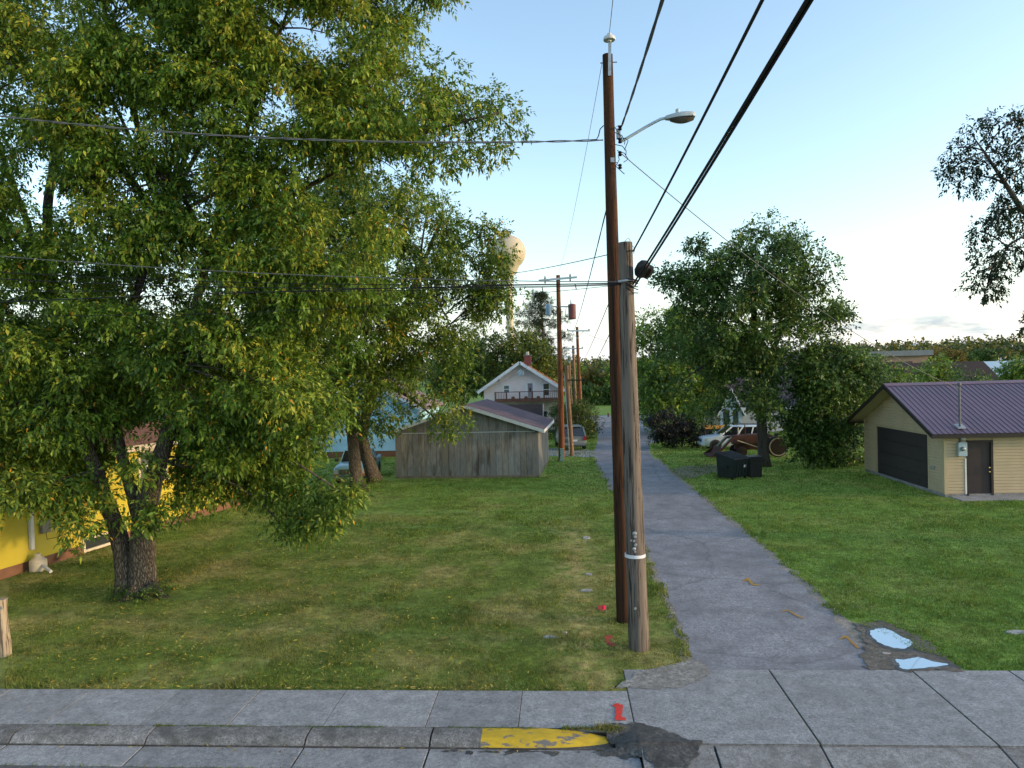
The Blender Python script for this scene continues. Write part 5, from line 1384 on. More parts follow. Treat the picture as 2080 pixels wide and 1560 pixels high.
MB().tube([(-1.7, -.12, 1.3), (-1.7, -.12, 1.95)], .035, 8).build('exhaust_stack', RUST, trc)
MB().tube([(-2.05, .1, 1.28), (-2.05, .1, 1.75)], .05, 8).build('air_intake', STEEL, trc)
for s in (-1, 1):
    MB().bar((-.7, s*.55, 1.25), (-2.6, s*.55, 1.12), .07, .14).bar((-2.6, s*.55, 1.15), (-3.35, s*.55, .42), .07, .12).build('loader_arm', TRED, trc)
    MB().bar((-1.0, s*.55, .55), (-2.3, s*.55, 1.02), .05, .06).build('lift_cylinder', CREAM, trc)
    MB().bar((-2.65, s*.50, 1.22), (-3.25, s*.50, .60), .05, .08).build('bucket_cylinder', METERB, trc)
    MB().bar((-.75, s*.55, .45), (-.75, s*.55, 1.3), .08, .12, (1, 0, 0)).build('loader_post', RUST, trc)
pf = [(-3.3, .58), (-3.42, .30), (-3.6, .12), (-4.05, .08), (-4.05, .12), (-3.62, .17), (-3.47, .33), (-3.36, .58)]
bk = MB().prism([(x, -.85, z) for x, z in pf], (0, 1.7, 0)).build('bucket', RUST, trc)
for s in (-1, 1): MB().prism([(x, s*.86, z) for x, z in ((-3.33, .58), (-4.05, .1), (-3.6, .13), (-3.43, .3))], (0, s*.02, 0)).build('bucket_side', RUST, bk)

# dumpster and the plastic tote beside it
DGREEN = pmat('dark_green_steel', (.018, .028, .028), (.012, .018, .019), 3, rough=.6, c3=(.045, .035, .028), s3=4, lo3=.6, hi3=.7)
c0 = gp(1491, 977)
dm = thing('dumpster', 'dark steel dumpster with sloped ribbed lid on the right lawn', 'dumpster', (c0.x+.14, c0.y+.80, 0), R(38)); dm.scale = (.68, .95, 1)
MB().hexa([(-.82, -.42, .10), (.82, -.42, .10), (.82, .50, .10), (-.82, .50, .10)], [(-.88, -.58, .98), (.88, -.58, .98), (.88, .56, 1.22), (-.88, .56, 1.22)]).build('body', DGREEN, dm, bevel=.015)
lid = MB().hexa([(-.91, -.64, .985), (.91, -.64, .985), (.91, .60, 1.245), (-.91, .60, 1.245)], [(-.89, -.62, 1.03), (.89, -.62, 1.03), (.89, .60, 1.285), (-.89, .60, 1.285)]).build('lid', BLACKP, dm, bevel=.012)
for k in range(7):
    x = -.78+k*.26
    MB().hexa([(x-.05, -.6, 1.03), (x+.05, -.6, 1.03), (x+.05, .58, 1.275), (x-.05, .58, 1.275)], [(x-.035, -.58, 1.06), (x+.035, -.58, 1.06), (x+.035, .56, 1.305), (x-.035, .56, 1.305)]).build('lid_rib', BLACKP, lid)
for k in range(6):
    x = -.75+k*.3
    MB().hexa([(x-.025, -.46, .12), (x+.025, -.46, .12), (x+.025, -.40, .12), (x-.025, -.40, .12)], [(x-.025, -.60, .95), (x+.025, -.60, .95), (x+.025, -.5, .95), (x-.025, -.5, .95)]).build('stiffener', DGREEN, dm)
for s in (-1, 1): MB().box(min(s*.86, s*.98), max(s*.86, s*.98), -.2, .3, .55, .70).build('fork_pocket', DGREEN, dm)
for x in (-.7, .7):
    for y_ in (-.35, .42): MB().lathe((x-.03, y_, .07), [(.07, 0), (.07, .06)], 12, (1, 0, 0)).build('caster', TYRE, dm)
MB().hexa([(.30, -.528, .58), (.52, -.528, .58), (.52, -.52, .58), (.30, -.52, .58)], [(.30, -.552, .70), (.52, -.552, .70), (.52, -.54, .70), (.30, -.54, .70)]).build('sticker', WHITE, dm)
MB().hexa([(.14, -.528, .58), (.295, -.528, .58), (.295, -.52, .58), (.14, -.52, .58)], [(.14, -.549, .69), (.295, -.549, .69), (.295, -.54, .69), (.14, -.54, .69)]).build('sticker', TAIL, dm)
b0 = gp(1528, 971)
tt = thing('plastic_tote', 'black ribbed box standing against the right side of the dumpster', 'box', (b0.x+.12, b0.y+.25, 0), R(12))
MB().hexa([(-.30, -.3, .03), (.30, -.3, .03), (.30, .3, .03), (-.30, .3, .03)], [(-.34, -.32, 1.02), (.34, -.32, 1.02), (.34, .32, 1.02), (-.34, .32, 1.02)]).build('body', BLACKP, tt, bevel=.02)
for k in range(6): MB().hexa([(-.27+k*.108-.016, -.325, .06), (-.27+k*.108+.016, -.325, .06), (-.27+k*.108+.016, -.29, .06), (-.27+k*.108-.016, -.29, .06)], [(-.27+k*.108-.016, -.345, .98), (-.27+k*.108+.016, -.345, .98), (-.27+k*.108+.016, -.3, .98), (-.27+k*.108-.016, -.3, .98)]).build('rib', BLACKP, tt)
MB().box(-.37, .37, -.35, .35, 1.021, 1.06).build('lid', BLACKP, tt, bevel=.012)
# dull orange tarp covered thing behind the SUV hood
tarp = thing('covered_trailer', 'small trailer under an orange tarp behind the white SUV hood', 'trailer', gp(1470, 906)+Vector((.3, 3.5, 0)))
MB().hexa([(-1.0, -.5, .5), (1.0, -.5, .5), (1.0, .6, .5), (-1.0, .6, .5)], [(-.95, -.48, .95), (.95, -.48, .95), (.95, .58, .95), (-.95, .58, .95)]).build('box', DGREEN, tarp)
MB().hexa([(-1.05, -.55, .951), (1.05, -.55, .951), (1.05, .65, .951), (-1.05, .65, .951)], [(-.8, -.3, 1.18), (.8, -.3, 1.15), (.8, .4, 1.15), (-.8, .4, 1.18)]).build('tarp', pmat('orange_tarp', (.55, .26, .04), (.45, .2, .03), 4, rough=.6), tarp, bevel=.04)
for s in (-1, 1): MB().lathe((0, s*.58, .3), [(.3, 0), (.3, .14), (.16, .15)], 16, (0, s, 0)).build('wheel', TYRE, tarp)

# ------------------------------------------------------------------ trees
LEAF = leafmat('maple_leaf', .32)
LEAF_D = leafmat('dark_leaf', .25)
NEEDLE = leafmat('pine_needle', .12)
def barkmat(name, ridge, ridge2, furrow):
    m = bpy.data.materials.new(name); m.use_nodes = True
    nt = m.node_tree; L = nt.links; b = nt.nodes['Principled BSDF']
    b.inputs['Roughness'].default_value = .9; b.inputs['Specular IOR Level'].default_value = .15
    tcn = nd(nt, 'ShaderNodeTexCoord')
    nz = nd(nt, 'ShaderNodeTexNoise', Scale=5.0, Detail=4); L.new(tcn.outputs['Object'], nz.inputs[0])
    mxv = nd(nt, 'ShaderNodeMix', _data_type='RGBA'); mxv.inputs[0].default_value = .10; L.new(tcn.outputs['Object'], mxv.inputs[6]); L.new(nz.outputs['Color'], mxv.inputs[7])
    mpn = nd(nt, 'ShaderNodeMapping', Scale=(24, 24, 5.5)); L.new(mxv.outputs[2], mpn.inputs[0])
    v = nd(nt, 'ShaderNodeTexVoronoi', _feature='DISTANCE_TO_EDGE', Scale=1.0); L.new(mpn.outputs[0], v.inputs['Vector'])
    h = nd(nt, 'ShaderNodeMapRange'); h.inputs['From Max'].default_value = .22; L.new(v.outputs['Distance'], h.inputs[0])
    n1 = nd(nt, 'ShaderNodeTexNoise', Scale=9, Detail=6, Roughness=.7); L.new(tcn.outputs['Object'], n1.inputs[0])
    r1 = nd(nt, 'ShaderNodeMix', _data_type='RGBA'); r1.inputs[6].default_value = (*ridge, 1); r1.inputs[7].default_value = (*ridge2, 1); L.new(n1.outputs[0], r1.inputs[0])
    m2 = nd(nt, 'ShaderNodeMix', _data_type='RGBA'); m2.inputs[6].default_value = (*furrow, 1); L.new(h.outputs[0], m2.inputs[0]); L.new(r1.outputs[2], m2.inputs[7])
    L.new(m2.outputs[2], b.inputs['Base Color'])
    ad = nd(nt, 'ShaderNodeMath', _operation='MULTIPLY_ADD'); ad.inputs[1].default_value = .35; L.new(n1.outputs[0], ad.inputs[0]); L.new(h.outputs[0], ad.inputs[2])
    bp = nd(nt, 'ShaderNodeBump', Strength=1.0, Distance=.035); L.new(ad.outputs[0], bp.inputs['Height']); L.new(bp.outputs[0], b.inputs['Normal'])
    MATS[name] = m; return m
BARK = barkmat('furrowed_bark', (.13, .115, .094), (.20, .176, .14), (.055, .046, .037))
BARK_D = polemat('dark_bark', (.060, .052, .045), (.10, .088, .074), (.018, .015, .013), 1.0)

def crown_clusters(poly, Y, hd, step, per, rng, edge=None, front=.5, ymin=None):
    """cluster centres filling a rounded volume; hd = half depth in metres"""
    xs_ = [p[0] for p in poly]; ys_ = [p[1] for p in poly]
    gx, gy = np.meshgrid(np.arange(min(xs_), max(xs_), step), np.arange(min(ys_), max(ys_), step))
    P_ = np.stack([gx.ravel(), gy.ravel()], 1).astype(float); P_ += rng.uniform(-.5, .5, P_.shape)*step
    ins, dm = in_poly(P_, poly); P_, dm = P_[ins], dm[ins]
    edge = edge or dm.max()
    out = []
    for p, d in zip(P_, dm):
        k = math.sqrt(min(1, (d+step*.3)/edge))
        for j in range(per):
            if per > 1 and d < step*.8 and j: continue
            u = rng.uniform(-1, 1)
            if rng.random() < front: u = -abs(u)
            yy = Y+hd*k*u
            if ymin: yy = max(yy, ymin+rng.uniform(0, .5))
            out.append(tuple(at(p[0], p[1], yy)))
    return np.array(out)

def foliage(name, parent, C, rc, sprigs, nl, ll, lw, droop, mat, pal, rng, sq=(1, 1, .8), ylw=.02, tone=None, twl=2.2):
    """leaves on short hanging sprigs round the cluster centres C; pal = list of (rgb, weight)"""
    N = len(C)*sprigs
    ci = np.repeat(np.arange(len(C)), sprigs)
    rcs = (rc*rng.uniform(.65, 1.25, len(C)))[ci]
    dirs = norm(rng.normal(size=(N, 3)))
    off = dirs*(rcs*rng.random(N)**.42)[:, None]*np.array(sq)
    base = C[ci]+off
    d = norm(dirs*.7+rng.normal(size=(N, 3))*.5+np.array([0, 0, -droop]))
    side = norm(np.cross(d, rng.normal(size=(N, 3))))
    L_ = ll*twl*rng.uniform(.7, 1.2, N)
    M = N*nl
    si = np.repeat(np.arange(N), nl); k = np.tile(np.arange(nl), N)
    t = (k+.5)/nl
    p = base[si]+d[si]*(L_[si]*t)[:, None]+np.array([0, 0, -1])*(L_[si]*t*t*.25*droop)[:, None]
    sg = np.where(k % 2 == 0, 1., -1.)[:, None]
    last = (k == nl-1)[:, None]
    ld = norm(np.where(last, d[si], d[si]*.55+side[si]*sg*.8)+rng.normal(size=(M, 3))*.25+np.array([0, 0, -droop*.55]))
    up = norm(rng.normal(size=(M, 3))*.5+np.array([0, -.3, .9]))
    w = norm(np.cross(ld, up)); nrm = np.cross(w, ld)
    ls = ll*rng.uniform(.5, 1.35, M)[:, None]; ww = ls*(lw/ll)
    V = np.empty((M, 4, 3), np.float32)
    V[:, 0] = p
    V[:, 1] = p+ld*ls*.42+w*ww*.5+nrm*ww*.16
    V[:, 2] = p+ld*ls+np.array([0, 0, -1])*ls*.12
    V[:, 3] = p+ld*ls*.42-w*ww*.5+nrm*ww*.16
    cols = np.array([c for c, _ in pal]); wt = np.array([q for _, q in pal], float); wt /= wt.sum()
    cw = rng.dirichlet(wt*3, len(C)) if tone is None else tone
    cum = np.cumsum(cw, 1)[ci][si]
    r = rng.random(M)[:, None]
    idx = np.minimum((r > cum).sum(1), len(pal)-1)
    col = cols[idx]*rng.uniform(.75, 1.25, (M, 1))
    yl = rng.random(M) < ylw
    col[yl] = np.array([.60, .36, .035])*rng.uniform(.6, 1.1, (yl.sum(), 1))
    l = parent.location if parent else Vector((0, 0, 0))
    V = V.reshape(-1, 3)-np.array([l.x, l.y, l.z])
    return bigmesh(name, V, 4, mat, parent, np.clip(col, 0, 1), 'stuff')

def wood(mb, pts, r0, r1, seg=8, wob=.0):
    n = len(pts)
    mb.tube(pts, [r0+(r1-r0)*(i/(n-1))**.8 for i in range(n)], seg)
def bez(a, b, c, n=8):
    return [a.lerp(b, t).lerp(b.lerp(c, t), t) for t in (i/n for i in range(n+1))]

def branches(parent, C, forks, nmain, rmain, mat, rng, twig=.018, name='branches'):
    """main limbs from fork points to spread clusters, twigs to every cluster"""
    l = parent.location; mb = MB(); nodes = []
    idx = [int(rng.integers(len(C)))]
    for _ in range(nmain-1):
        dm = np.min(np.linalg.norm(C[:, None]-C[idx][None], axis=2), 1)*rng.uniform(.7, 1, len(C)); idx.append(int(dm.argmax()))
    for i in idx:
        e = Vector(C[i]); f = min(forks, key=lambda q: (q[0]-e).length+random.uniform(0, 1.5))
        s = f[0]; m_ = s.lerp(e, .45)+Vector((rng.normal()*.35, rng.normal()*.35, .16*(e-s).length))
        P_ = bez(s, m_, e, 9)
        wood(mb, [p-l for p in P_], min(f[1], rmain)*rng.uniform(.75, 1), .025, 7)
        nodes += [(p, .03) for p in P_[2:]]
    NP = np.array([tuple(p[0]) for p in nodes])
    for c in C:
        j = int(np.argmin(np.linalg.norm(NP-c, axis=1)+np.maximum(0, NP[:, 2]-c[2])*.3))
        s, e = Vector(NP[j]), Vector(c)
        if (e-s).length < .15: continue
        m_ = s.lerp(e, .5)+Vector((0, 0, .18*(e-s).length))
        wood(mb, [p-l for p in bez(s, m_, e, 4)], twig*1.4, twig*.4, 4)
    return tag(mb.build(name, mat, parent, sharp=False), kind='stuff')

GRN = [((.066, .130, .020), 2.2), ((.125, .230, .026), 4), ((.225, .315, .035), 3.2), ((.36, .385, .045), 1.3)]
GRN_B = [((.066, .125, .020), 3), ((.125, .215, .027), 4), ((.215, .285, .036), 2.6), ((.34, .32, .048), .6)]
GRN_D = [((.042, .088, .022), 4), ((.085, .158, .030), 4), ((.150, .240, .040), 2.4)]
GRN_E = [((.075, .145, .024), 3), ((.140, .245, .032), 4), ((.24, .31, .044), 2.4)]

# ---- the big maple in front
rA = np.random.default_rng(3)
T0 = gp(283, 1206)
ta = thing('maple_tree', 'huge drooping maple with forked trunk filling the left side', 'tree', T0)
tY = T0.y
tl = lambda px, py, dy=0: at(px, py, tY+dy)
polyA = [(-220, -150), (300, -260), (700, -220), (860, -130), (925, 0), (885, 75), (845, 135), (930, 150), (975, 190), (1015, 205), (1035, 265), (1005, 322), (935, 320), (895, 352),
         (850, 345), (800, 420), (790, 560), (740, 650), (700, 745), (700, 830), (640, 900), (560, 930), (500, 960), (440, 960), (400, 930), (345, 900), (330, 850), (260, 850), (235, 890), (205, 985), (190, 1010), (120, 1010), (95, 950), (60, 950), (30, 985), (-60, 990), (-220, 900)]
CA = crown_clusters(polyA, tY+1.5, 5.4, 40, 2, rA, edge=330, front=.6, ymin=D0.y+.55)
low = []                                  # hanging boughs low on the right and left
for px, py, dy in ((640, 1040, 1.5), (690, 1015, 1.2), (600, 1060, 1.5), (660, 1000, 1.8), (560, 1010, 1.8), (520, 985, 2), (480, 985, 1.5), (430, 1000, 1.2), (400, 1015, .8), (370, 1000, 1), (440, 960, 1.4), (560, 960, 2), (610, 930, 2), (670, 1035, 1.3), (620, 1020, 1.6), (585, 1035, 1.6), (545, 985, 1.8), (500, 1005, 1.6), (455, 985, 1.3), (415, 985, 1), (385, 975, 1.1), (360, 960, 1), (700, 1005, 1.2), (640, 1065, 1.4), (610, 1075, 1.4), (575, 1070, 1.5), (660, 1060, 1.3), (400, 950, 1.2), (530, 940, 2), (490, 950, 1.8), (560, 915, 1.5), (600, 945, 1.6), (640, 955, 1.6), (680, 960, 1.5), (520, 965, 1.6), (650, 905, 1.6), (690, 890, 1.6), (710, 960, 1.3), (720, 1000, 1.1), (590, 985, 1.6), (630, 990, 1.5), (460, 940, 1.5), (430, 930, 1.4), (380, 930, 1.2), (545, 1000, 1.5), (150, 1000, -.9), (100, 985, -1.1), (180, 985, -.7), (75, 1010, -1.2),
                   (140, 1040, -1.0), (165, 1070, -1.0), (170, 1040, -.8), (120, 1020, -.9), (195, 1010, -.6), (35, 1000, -1.5), (15, 985, -1.6), (310, 1055, -.6), (290, 1040, -.6), (330, 1040, -.5), (275, 925, -.9), (282, 945, -.9), (60, 985, -1.4), (5, 1020, -1.6)):
    low.append(tuple(tl(px, py, dy)))
CL = np.array(low)
_lp = [(x, y) for x, y in zip(*[(1040+FPX*((np.array(CL)-[0, 0, CAM_H])@np.array(v_))/((np.array(CL)-[0, 0, CAM_H])@np.array(fw))) if k_ == 0 else (780-FPX*((np.array(CL)-[0, 0, CAM_H])@np.array(v_))/((np.array(CL)-[0, 0, CAM_H])@np.array(fw))) for k_, v_ in enumerate((RT, UP))])]
CL = CL[[not (632 < x < 745 and 880 < y < 992) for x, y in _lp]]
# gaps where sky shows through
gaps = [(95, 400, 26), (245, 385, 16), (420, 300, 8), (60, 620, 10), (820, 190, 10), (660, 70, 26), (560, 200, 24), (30, 455, 10), (200, 470, 12), (700, 480, 22), (250, 20, 20), (640, 640, 18), (320, 640, 22), (370, 580, 24), (190, 690, 20), (860, 60, 16), (760, 330, 20), (480, 620, 18), (620, 330, 18), (590, 30, 22)]
def proj(C):
    D_ = C-np.array([0, 0, CAM_H]); w_ = D_@np.array(fw)
    return 1040+FPX*(D_@np.array(RT))/w_, 780-FPX*(D_@np.array(UP))/w_
px_, py_ = proj(CA); keep = np.ones(len(CA), bool)
for gx, gy, gr_ in gaps: keep &= np.hypot(px_-gx, py_-gy) > gr_+24
# house, trunk fork and lawn stay visible below
keep &= ~((py_ > 860) & (px_ > 225) & (px_ < 330))
off_ = (px_ < -70) | (py_ < -70); keep &= ~off_ | (rA.random(len(CA)) < .35)
cav = fbm(px_/95.0, py_/80.0, 19, 2)                 # hollows between the leaf masses
keep &= ~((cav < .42) & (CA[:, 1] < tY+.8) & (px_ > -70) & (py_ < 780))
keep &= ~((cav < .33) & (rA.random(len(CA)) < .5) & (py_ < 560))
CA = CA[keep]
fillp = [(330, 835), (470, 850), (640, 850), (640, 905), (560, 940), (470, 960), (400, 945), (350, 905)]
CA = np.vstack([CA, crown_clusters(fillp, tY+2.0, 2.0, 34, 1, rA), crown_clusters([(0, 560), (330, 520), (640, 560), (640, 800), (330, 830), (0, 900)], tY+4.0, 1.6, 46, 1, rA)])
px_, py_ = proj(CA)
hi_ = np.clip((760-py_)/800, 0, 1)                   # yellower leaf tones towards the top
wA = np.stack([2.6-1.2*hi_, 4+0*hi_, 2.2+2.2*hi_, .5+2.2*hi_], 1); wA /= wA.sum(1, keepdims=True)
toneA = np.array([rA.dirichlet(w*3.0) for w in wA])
foliage('foliage', ta, CA, .68, 68, 7, .132, .056, .42, LEAF, GRN, rA, sq=(1, 1, .62), ylw=.014, tone=toneA)
foliage('low_foliage', ta, CL, .44, 40, 7, .15, .060, .45, LEAF, GRN_E, rA, ylw=.02)
tk = MB()
def limb(pxy, rad, seg=28):
    P_ = [tl(*p)-T0 for p in pxy]
    # smooth the path
    out = []; rr_ = []
    for i in range(len(P_)-1):
        a, b = P_[i], P_[i+1]; p0, p3 = P_[max(i-1, 0)], P_[min(i+2, len(P_)-1)]
        for k in range(6):
            t = k/6
            q = .5*((2*a)+(b-p0)*t+(2*p0-5*a+4*b-p3)*t*t+(3*a-p0-3*b+p3)*t*t*t)
            out.append(q); rr_.append(rad[i]+(rad[i+1]-rad[i])*t)
    out.append(P_[-1]); rr_.append(rad[-1])
    tk.tube(out, rr_, seg)
limb([(292, 1216), (290, 1175), (290, 1120), (292, 1065), (297, 1020), (308, 985), (322, 940), (338, 890), (350, 830), (380, 700, .5), (420, 520, 1)], [.44, .345, .31, .295, .265, .23, .21, .19, .17, .14, .10])
limb([(258, 1216), (256, 1175), (248, 1115), (232, 1060), (212, 1010), (196, 960), (170, 890, .2), (140, 780, .5), (110, 600, 1), (97, 420, 1.2), (130, 250, 1)], [.37, .265, .225, .20, .185, .17, .16, .15, .14, .12, .08])
limb([(286, 1060, .05), (272, 1012, .1), (258, 965, .2), (243, 905, .4), (235, 820, .8), (260, 650, 1.4), (330, 450, 2), (400, 250, 2)], [.20, .16, .145, .14, .13, .12, .10, .06])
limb([(276, 1190, -.2), (262, 1212, -.5), (240, 1226, -.7)], [.16, .12, .03], 12)
limb([(305, 1190, -.2), (335, 1215, -.3), (365, 1226, -.35)], [.16, .10, .025], 12)
limb([(296, 1200, -.25), (300, 1222, -.6), (312, 1236, -.8)], [.16, .10, .03], 12)
# ridged bark relief
V = np.array(tk.v); 
ang = np.arctan2(V[:, 1]-1e-3, V[:, 0]); 
V += (fbm(ang*9+V[:, 2]*.4, V[:, 2]*2.2+40, 5, 3)-.5)[:, None]*norm(np.stack([V[:, 0], V[:, 1], V[:, 0]*0], 1))*.045
tk.v = [tuple(v) for v in V]
tk.build('trunk', BARK, ta, sharp=False)
branches(ta, CA, [(tl(338, 890), .16), (tl(380, 700, .5), .13), (tl(170, 890, .2), .14), (tl(140, 780, .5), .14), (tl(110, 600, 1), .12), (tl(235, 820, .8), .11), (tl(260, 650, 1.4), .1), (tl(420, 520, 1), .1), (tl(330, 450, 2), .09)], 26, .13, BARK_D, rA)
branches(ta, CL, [(tl(322, 940), .10), (tl(196, 960), .09), (tl(350, 830), .1)], 6, .05, BARK_D, rA, .012, 'low_branches')
suck = np.array([tuple(gp(x, y)+Vector((0, 0, z))) for x, y, z in ((240, 1210, .12), (262, 1222, .12), (285, 1228, .14), (310, 1222, .14), (335, 1208, .18), (325, 1218, .25), (250, 1218, .2), (300, 1226, .25), (345, 1200, .2), (232, 1222, .08))])
foliage('basal_shoots', ta, suck, .17, 26, 5, .085, .03, .2, LEAF, GRN_D, rA, sq=(1.2, 1, .8))

# ---- double trunk tree by the shed
rB = np.random.default_rng(5)
B0 = gp(738, 996)
tb_ = thing('maple_tree', 'double trunk maple standing beside the plank shed', 'tree', B0)
bl = lambda px, py, dy=0: at(px, py, B0.y+dy)
polyB = [(520, 420), (700, 330), (800, 372), (885, 385), (915, 400), (905, 425), (942, 440), (990, 465), (978, 495), (1008, 500), (1022, 520), (1015, 545), (1032, 600), (1020, 640), (965, 672), (985, 700), (950, 740), (930, 800), (900, 820), (865, 760), (820, 820), (790, 840), (740, 860), (690, 850), (620, 870), (520, 800)]
CB = crown_clusters(polyB, B0.y+.5, 5.0, 30, 2, rB, edge=220, front=.5)
px_, py_ = proj(CB); keep = np.ones(len(CB), bool)
for gx, gy, gr_ in ((860, 470, 12), (925, 640, 16), (965, 560, 14), (800, 545, 10), (840, 650, 12), (885, 720, 14), (960, 510, 10)): keep &= np.hypot(px_-gx, py_-gy) > gr_+16
keep &= ~((px_ > 800) & (py_ > 775) & (px_ < 870))
CB = CB[keep]
xb = [(990, 478), (1002, 470), (915, 830), (925, 860), (905, 872), (880, 835), (930, 800), (1018, 515), (1035, 598), (860, 800), (780, 855), (760, 870), (812, 850), (1012, 540), (1010, 575), (1010, 600), (1015, 625), (995, 560), (985, 590)]
CB = np.vstack([CB, [tuple(bl(x, y, -1.2)) for x, y in xb]])
foliage('foliage', tb_, CB, .80, 38, 7, .19, .086, .32, LEAF, GRN_B, rB, sq=(1, 1, .65), ylw=.008)
tk = MB()
def limb2(f, T, pxy, rad, seg=16):
    P_ = [f(*p)-T for p in pxy]; tk.tube([p for p in P_], rad, seg)
limb2(bl, B0, [(727, 998), (724, 975), (721, 945), (717, 900), (712, 850), (700, 780), (690, 680), (720, 560), (760, 450)], [.46, .33, .29, .27, .26, .24, .2, .15, .08])
limb2(bl, B0, [(762, 978, .8), (752, 950, .8), (744, 925, .8), (737, 890, .8), (742, 850, .8), (765, 780, .8), (800, 680, .8), (850, 560, .8), (890, 460, .8)], [.42, .33, .29, .26, .24, .22, .18, .13, .07])
limb2(bl, B0, [(735, 985, -.2), (745, 1000, -.4), (758, 1006, -.5)], [.2, .13, .03], 10)
V = np.array(tk.v); V += (RNG.random(V.shape)-.5)*.03; tk.v = [tuple(v) for v in V]
tk.build('trunk', BARK, tb_, sharp=False)
branches(tb_, CB, [(bl(700, 780), .18), (bl(690, 680), .16), (bl(765, 780, .8), .16), (bl(800, 680, .8), .15), (bl(850, 560, .8), .1), (bl(720, 560), .12)], 20, .13, BARK_D, rB)
suck = np.array([tuple(gp(x, y)+Vector((0, 0, z))) for x, y, z in ((742, 1000, .25), (758, 994, .3), (735, 1002, .2), (765, 985, .3), (720, 1000, .1))])
foliage('basal_shoots', tb_, suck, .25, 26, 5, .10, .04, .2, LEAF, GRN, rB)

def tree(name, label, base, poly, Y, hd, step, per, rc, sprigs, nl, ll, lw, droop, pal, seed, trunk, nmain, mat=None, ylw=.003, edge=None, gaps=(), group=None, extra=None, bark=None, cat='tree', fork=None, tw=2.2, twig=.015):
    r = np.random.default_rng(seed)
    o = thing(name, label, cat, base, group=group)
    C = crown_clusters(poly, Y, hd, step, per, r, edge=edge, front=.5)
    a, b = proj(C); k = np.ones(len(C), bool)
    for gx, gy, g_r in gaps: k &= np.hypot(a-gx, b-gy) > g_r
    C = C[k]
    if extra is not None: C = np.vstack([C, [tuple(at(*e)) for e in extra]])
    C = C[C[:, 2] > .15]
    foliage('foliage', o, C, rc, sprigs, nl, ll, lw, droop, mat or LEAF_D, pal, r, ylw=ylw, twl=tw)
    mb = MB()
    for path, rad in trunk: mb.tube([at(*p)-Vector(base) for p in path], rad, 14)
    V = np.array(mb.v); V += (r.random(V.shape)-.5)*.02; mb.v = [tuple(v) for v in V]
    mb.build('trunk', bark or BARK_D, o, sharp=False)
    if nmain: branches(o, C, fork or [(at(*trunk[0][0][-1]), trunk[0][1][-1]*.9), (at(*trunk[0][0][-2]), trunk[0][1][-2]*.7)], nmain, .11, BARK_D, r, twig)
    return o

# ---- elm right of the lane
E0 = gp(1552, 947); EY = E0.y
tree('elm_tree', 'tall rounded dark elm with upright trunk behind the dumpster', E0,
     [(1340, 600), (1352, 535), (1400, 500), (1440, 492), (1490, 470), (1535, 452), (1590, 452), (1632, 470), (1655, 512), (1688, 535), (1680, 590), (1712, 630), (1700, 680), (1640, 705), (1600, 760), (1590, 850), (1560, 880), (1500, 820), (1440, 790), (1390, 730), (1345, 700), (1365, 650)],
     EY, 4.2, 30, 2, .74, 50, 6, .19, .105, .12, GRN_D, 21,
     [([(1553, 950, EY), (1551, 925, EY), (1549, 890, EY), (1546, 840, EY), (1540, 770, EY), (1534, 690, EY), (1530, 610, EY), (1525, 540, EY)], [.40, .30, .28, .26, .24, .2, .14, .08]),
      ([(1540, 775, EY), (1575, 700, EY), (1610, 620, EY), (1625, 550, EY)], [.16, .13, .1, .05]),
      ([(1536, 700, EY), (1490, 640, EY), (1440, 590, EY), (1405, 550, EY)], [.15, .12, .08, .04])],
     16, gaps=[(1420, 640, 22), (1465, 690, 20), (1600, 690, 18), (1500, 560, 12), (1640, 640, 16), (1560, 520, 10), (1380, 690, 14), (1470, 610, 10), (1660, 570, 10)], edge=150,
     fork=[(at(1540, 770, EY), .14), (at(1534, 690, EY), .13), (at(1530, 610, EY), .1), (at(1575, 700, EY), .1), (at(1610, 620, EY), .08), (at(1490, 640, EY), .1), (at(1440, 590, EY), .07)],
     extra=[(1715, 632, EY), (1705, 640, EY), (1375, 780, EY-1), (1420, 820, EY-1), (1460, 840, EY-1)])
b_ = gp(1690, 950)
tree('lilac_bush', 'dense dark green bush filling the gap left of the garage', b_,
     [(1612, 725), (1660, 700), (1720, 702), (1760, 715), (1790, 760), (1800, 800), (1745, 830), (1752, 950), (1700, 962), (1640, 955), (1600, 900), (1612, 800)], b_.y+1.2, 2.6, 25, 3, .66, 50, 6, .18, .11, .15, GRN_D, 22,
     [([(1690, 955, b_.y+.8), (1688, 900, b_.y+.8), (1690, 840, b_.y+.8)], [.09, .07, .05]), ([(1660, 950, b_.y+1), (1655, 880, b_.y+1), (1650, 800, b_.y+1)], [.07, .06, .04])], 8, cat='bush')
c_ = gp(1365, 905)+Vector((0, 10, 0))
tree('ash_tree', 'leafy green tree left of the elm close to the lane', c_,
     [(1285, 660), (1300, 625), (1320, 640), (1360, 600), (1440, 610), (1500, 680), (1490, 760), (1475, 800), (1455, 850), (1430, 885), (1380, 870), (1330, 880), (1300, 850), (1285, 770)], c_.y, 4, 28, 3, 1.0, 48, 6, .25, .14, .15, GRN_E, 23,
     [([(1375, 905, c_.y), (1373, 850, c_.y), (1372, 780, c_.y), (1370, 710, c_.y)], [.22, .19, .16, .08])], 9, edge=80, ylw=.008)
d_ = gp(1380, 912)
tree('ninebark_shrub', 'very dark purplish shrub under the ash beside the lane', d_,
     [(1318, 850), (1350, 835), (1400, 845), (1430, 870), (1432, 905), (1400, 914), (1340, 914), (1318, 895)], d_.y+1.2, 1.5, 18, 2, .46, 44, 6, .15, .09, .3, [((.012, .014, .010), 4), ((.022, .020, .016), 3), ((.02, .03, .012), 2)], 24,
     [([(1385, 914, d_.y+1), (1385, 890, d_.y+1), (1386, 870, d_.y+1)], [.05, .04, .03])], 5, cat='shrub')
w_ = gp(1318, 905)
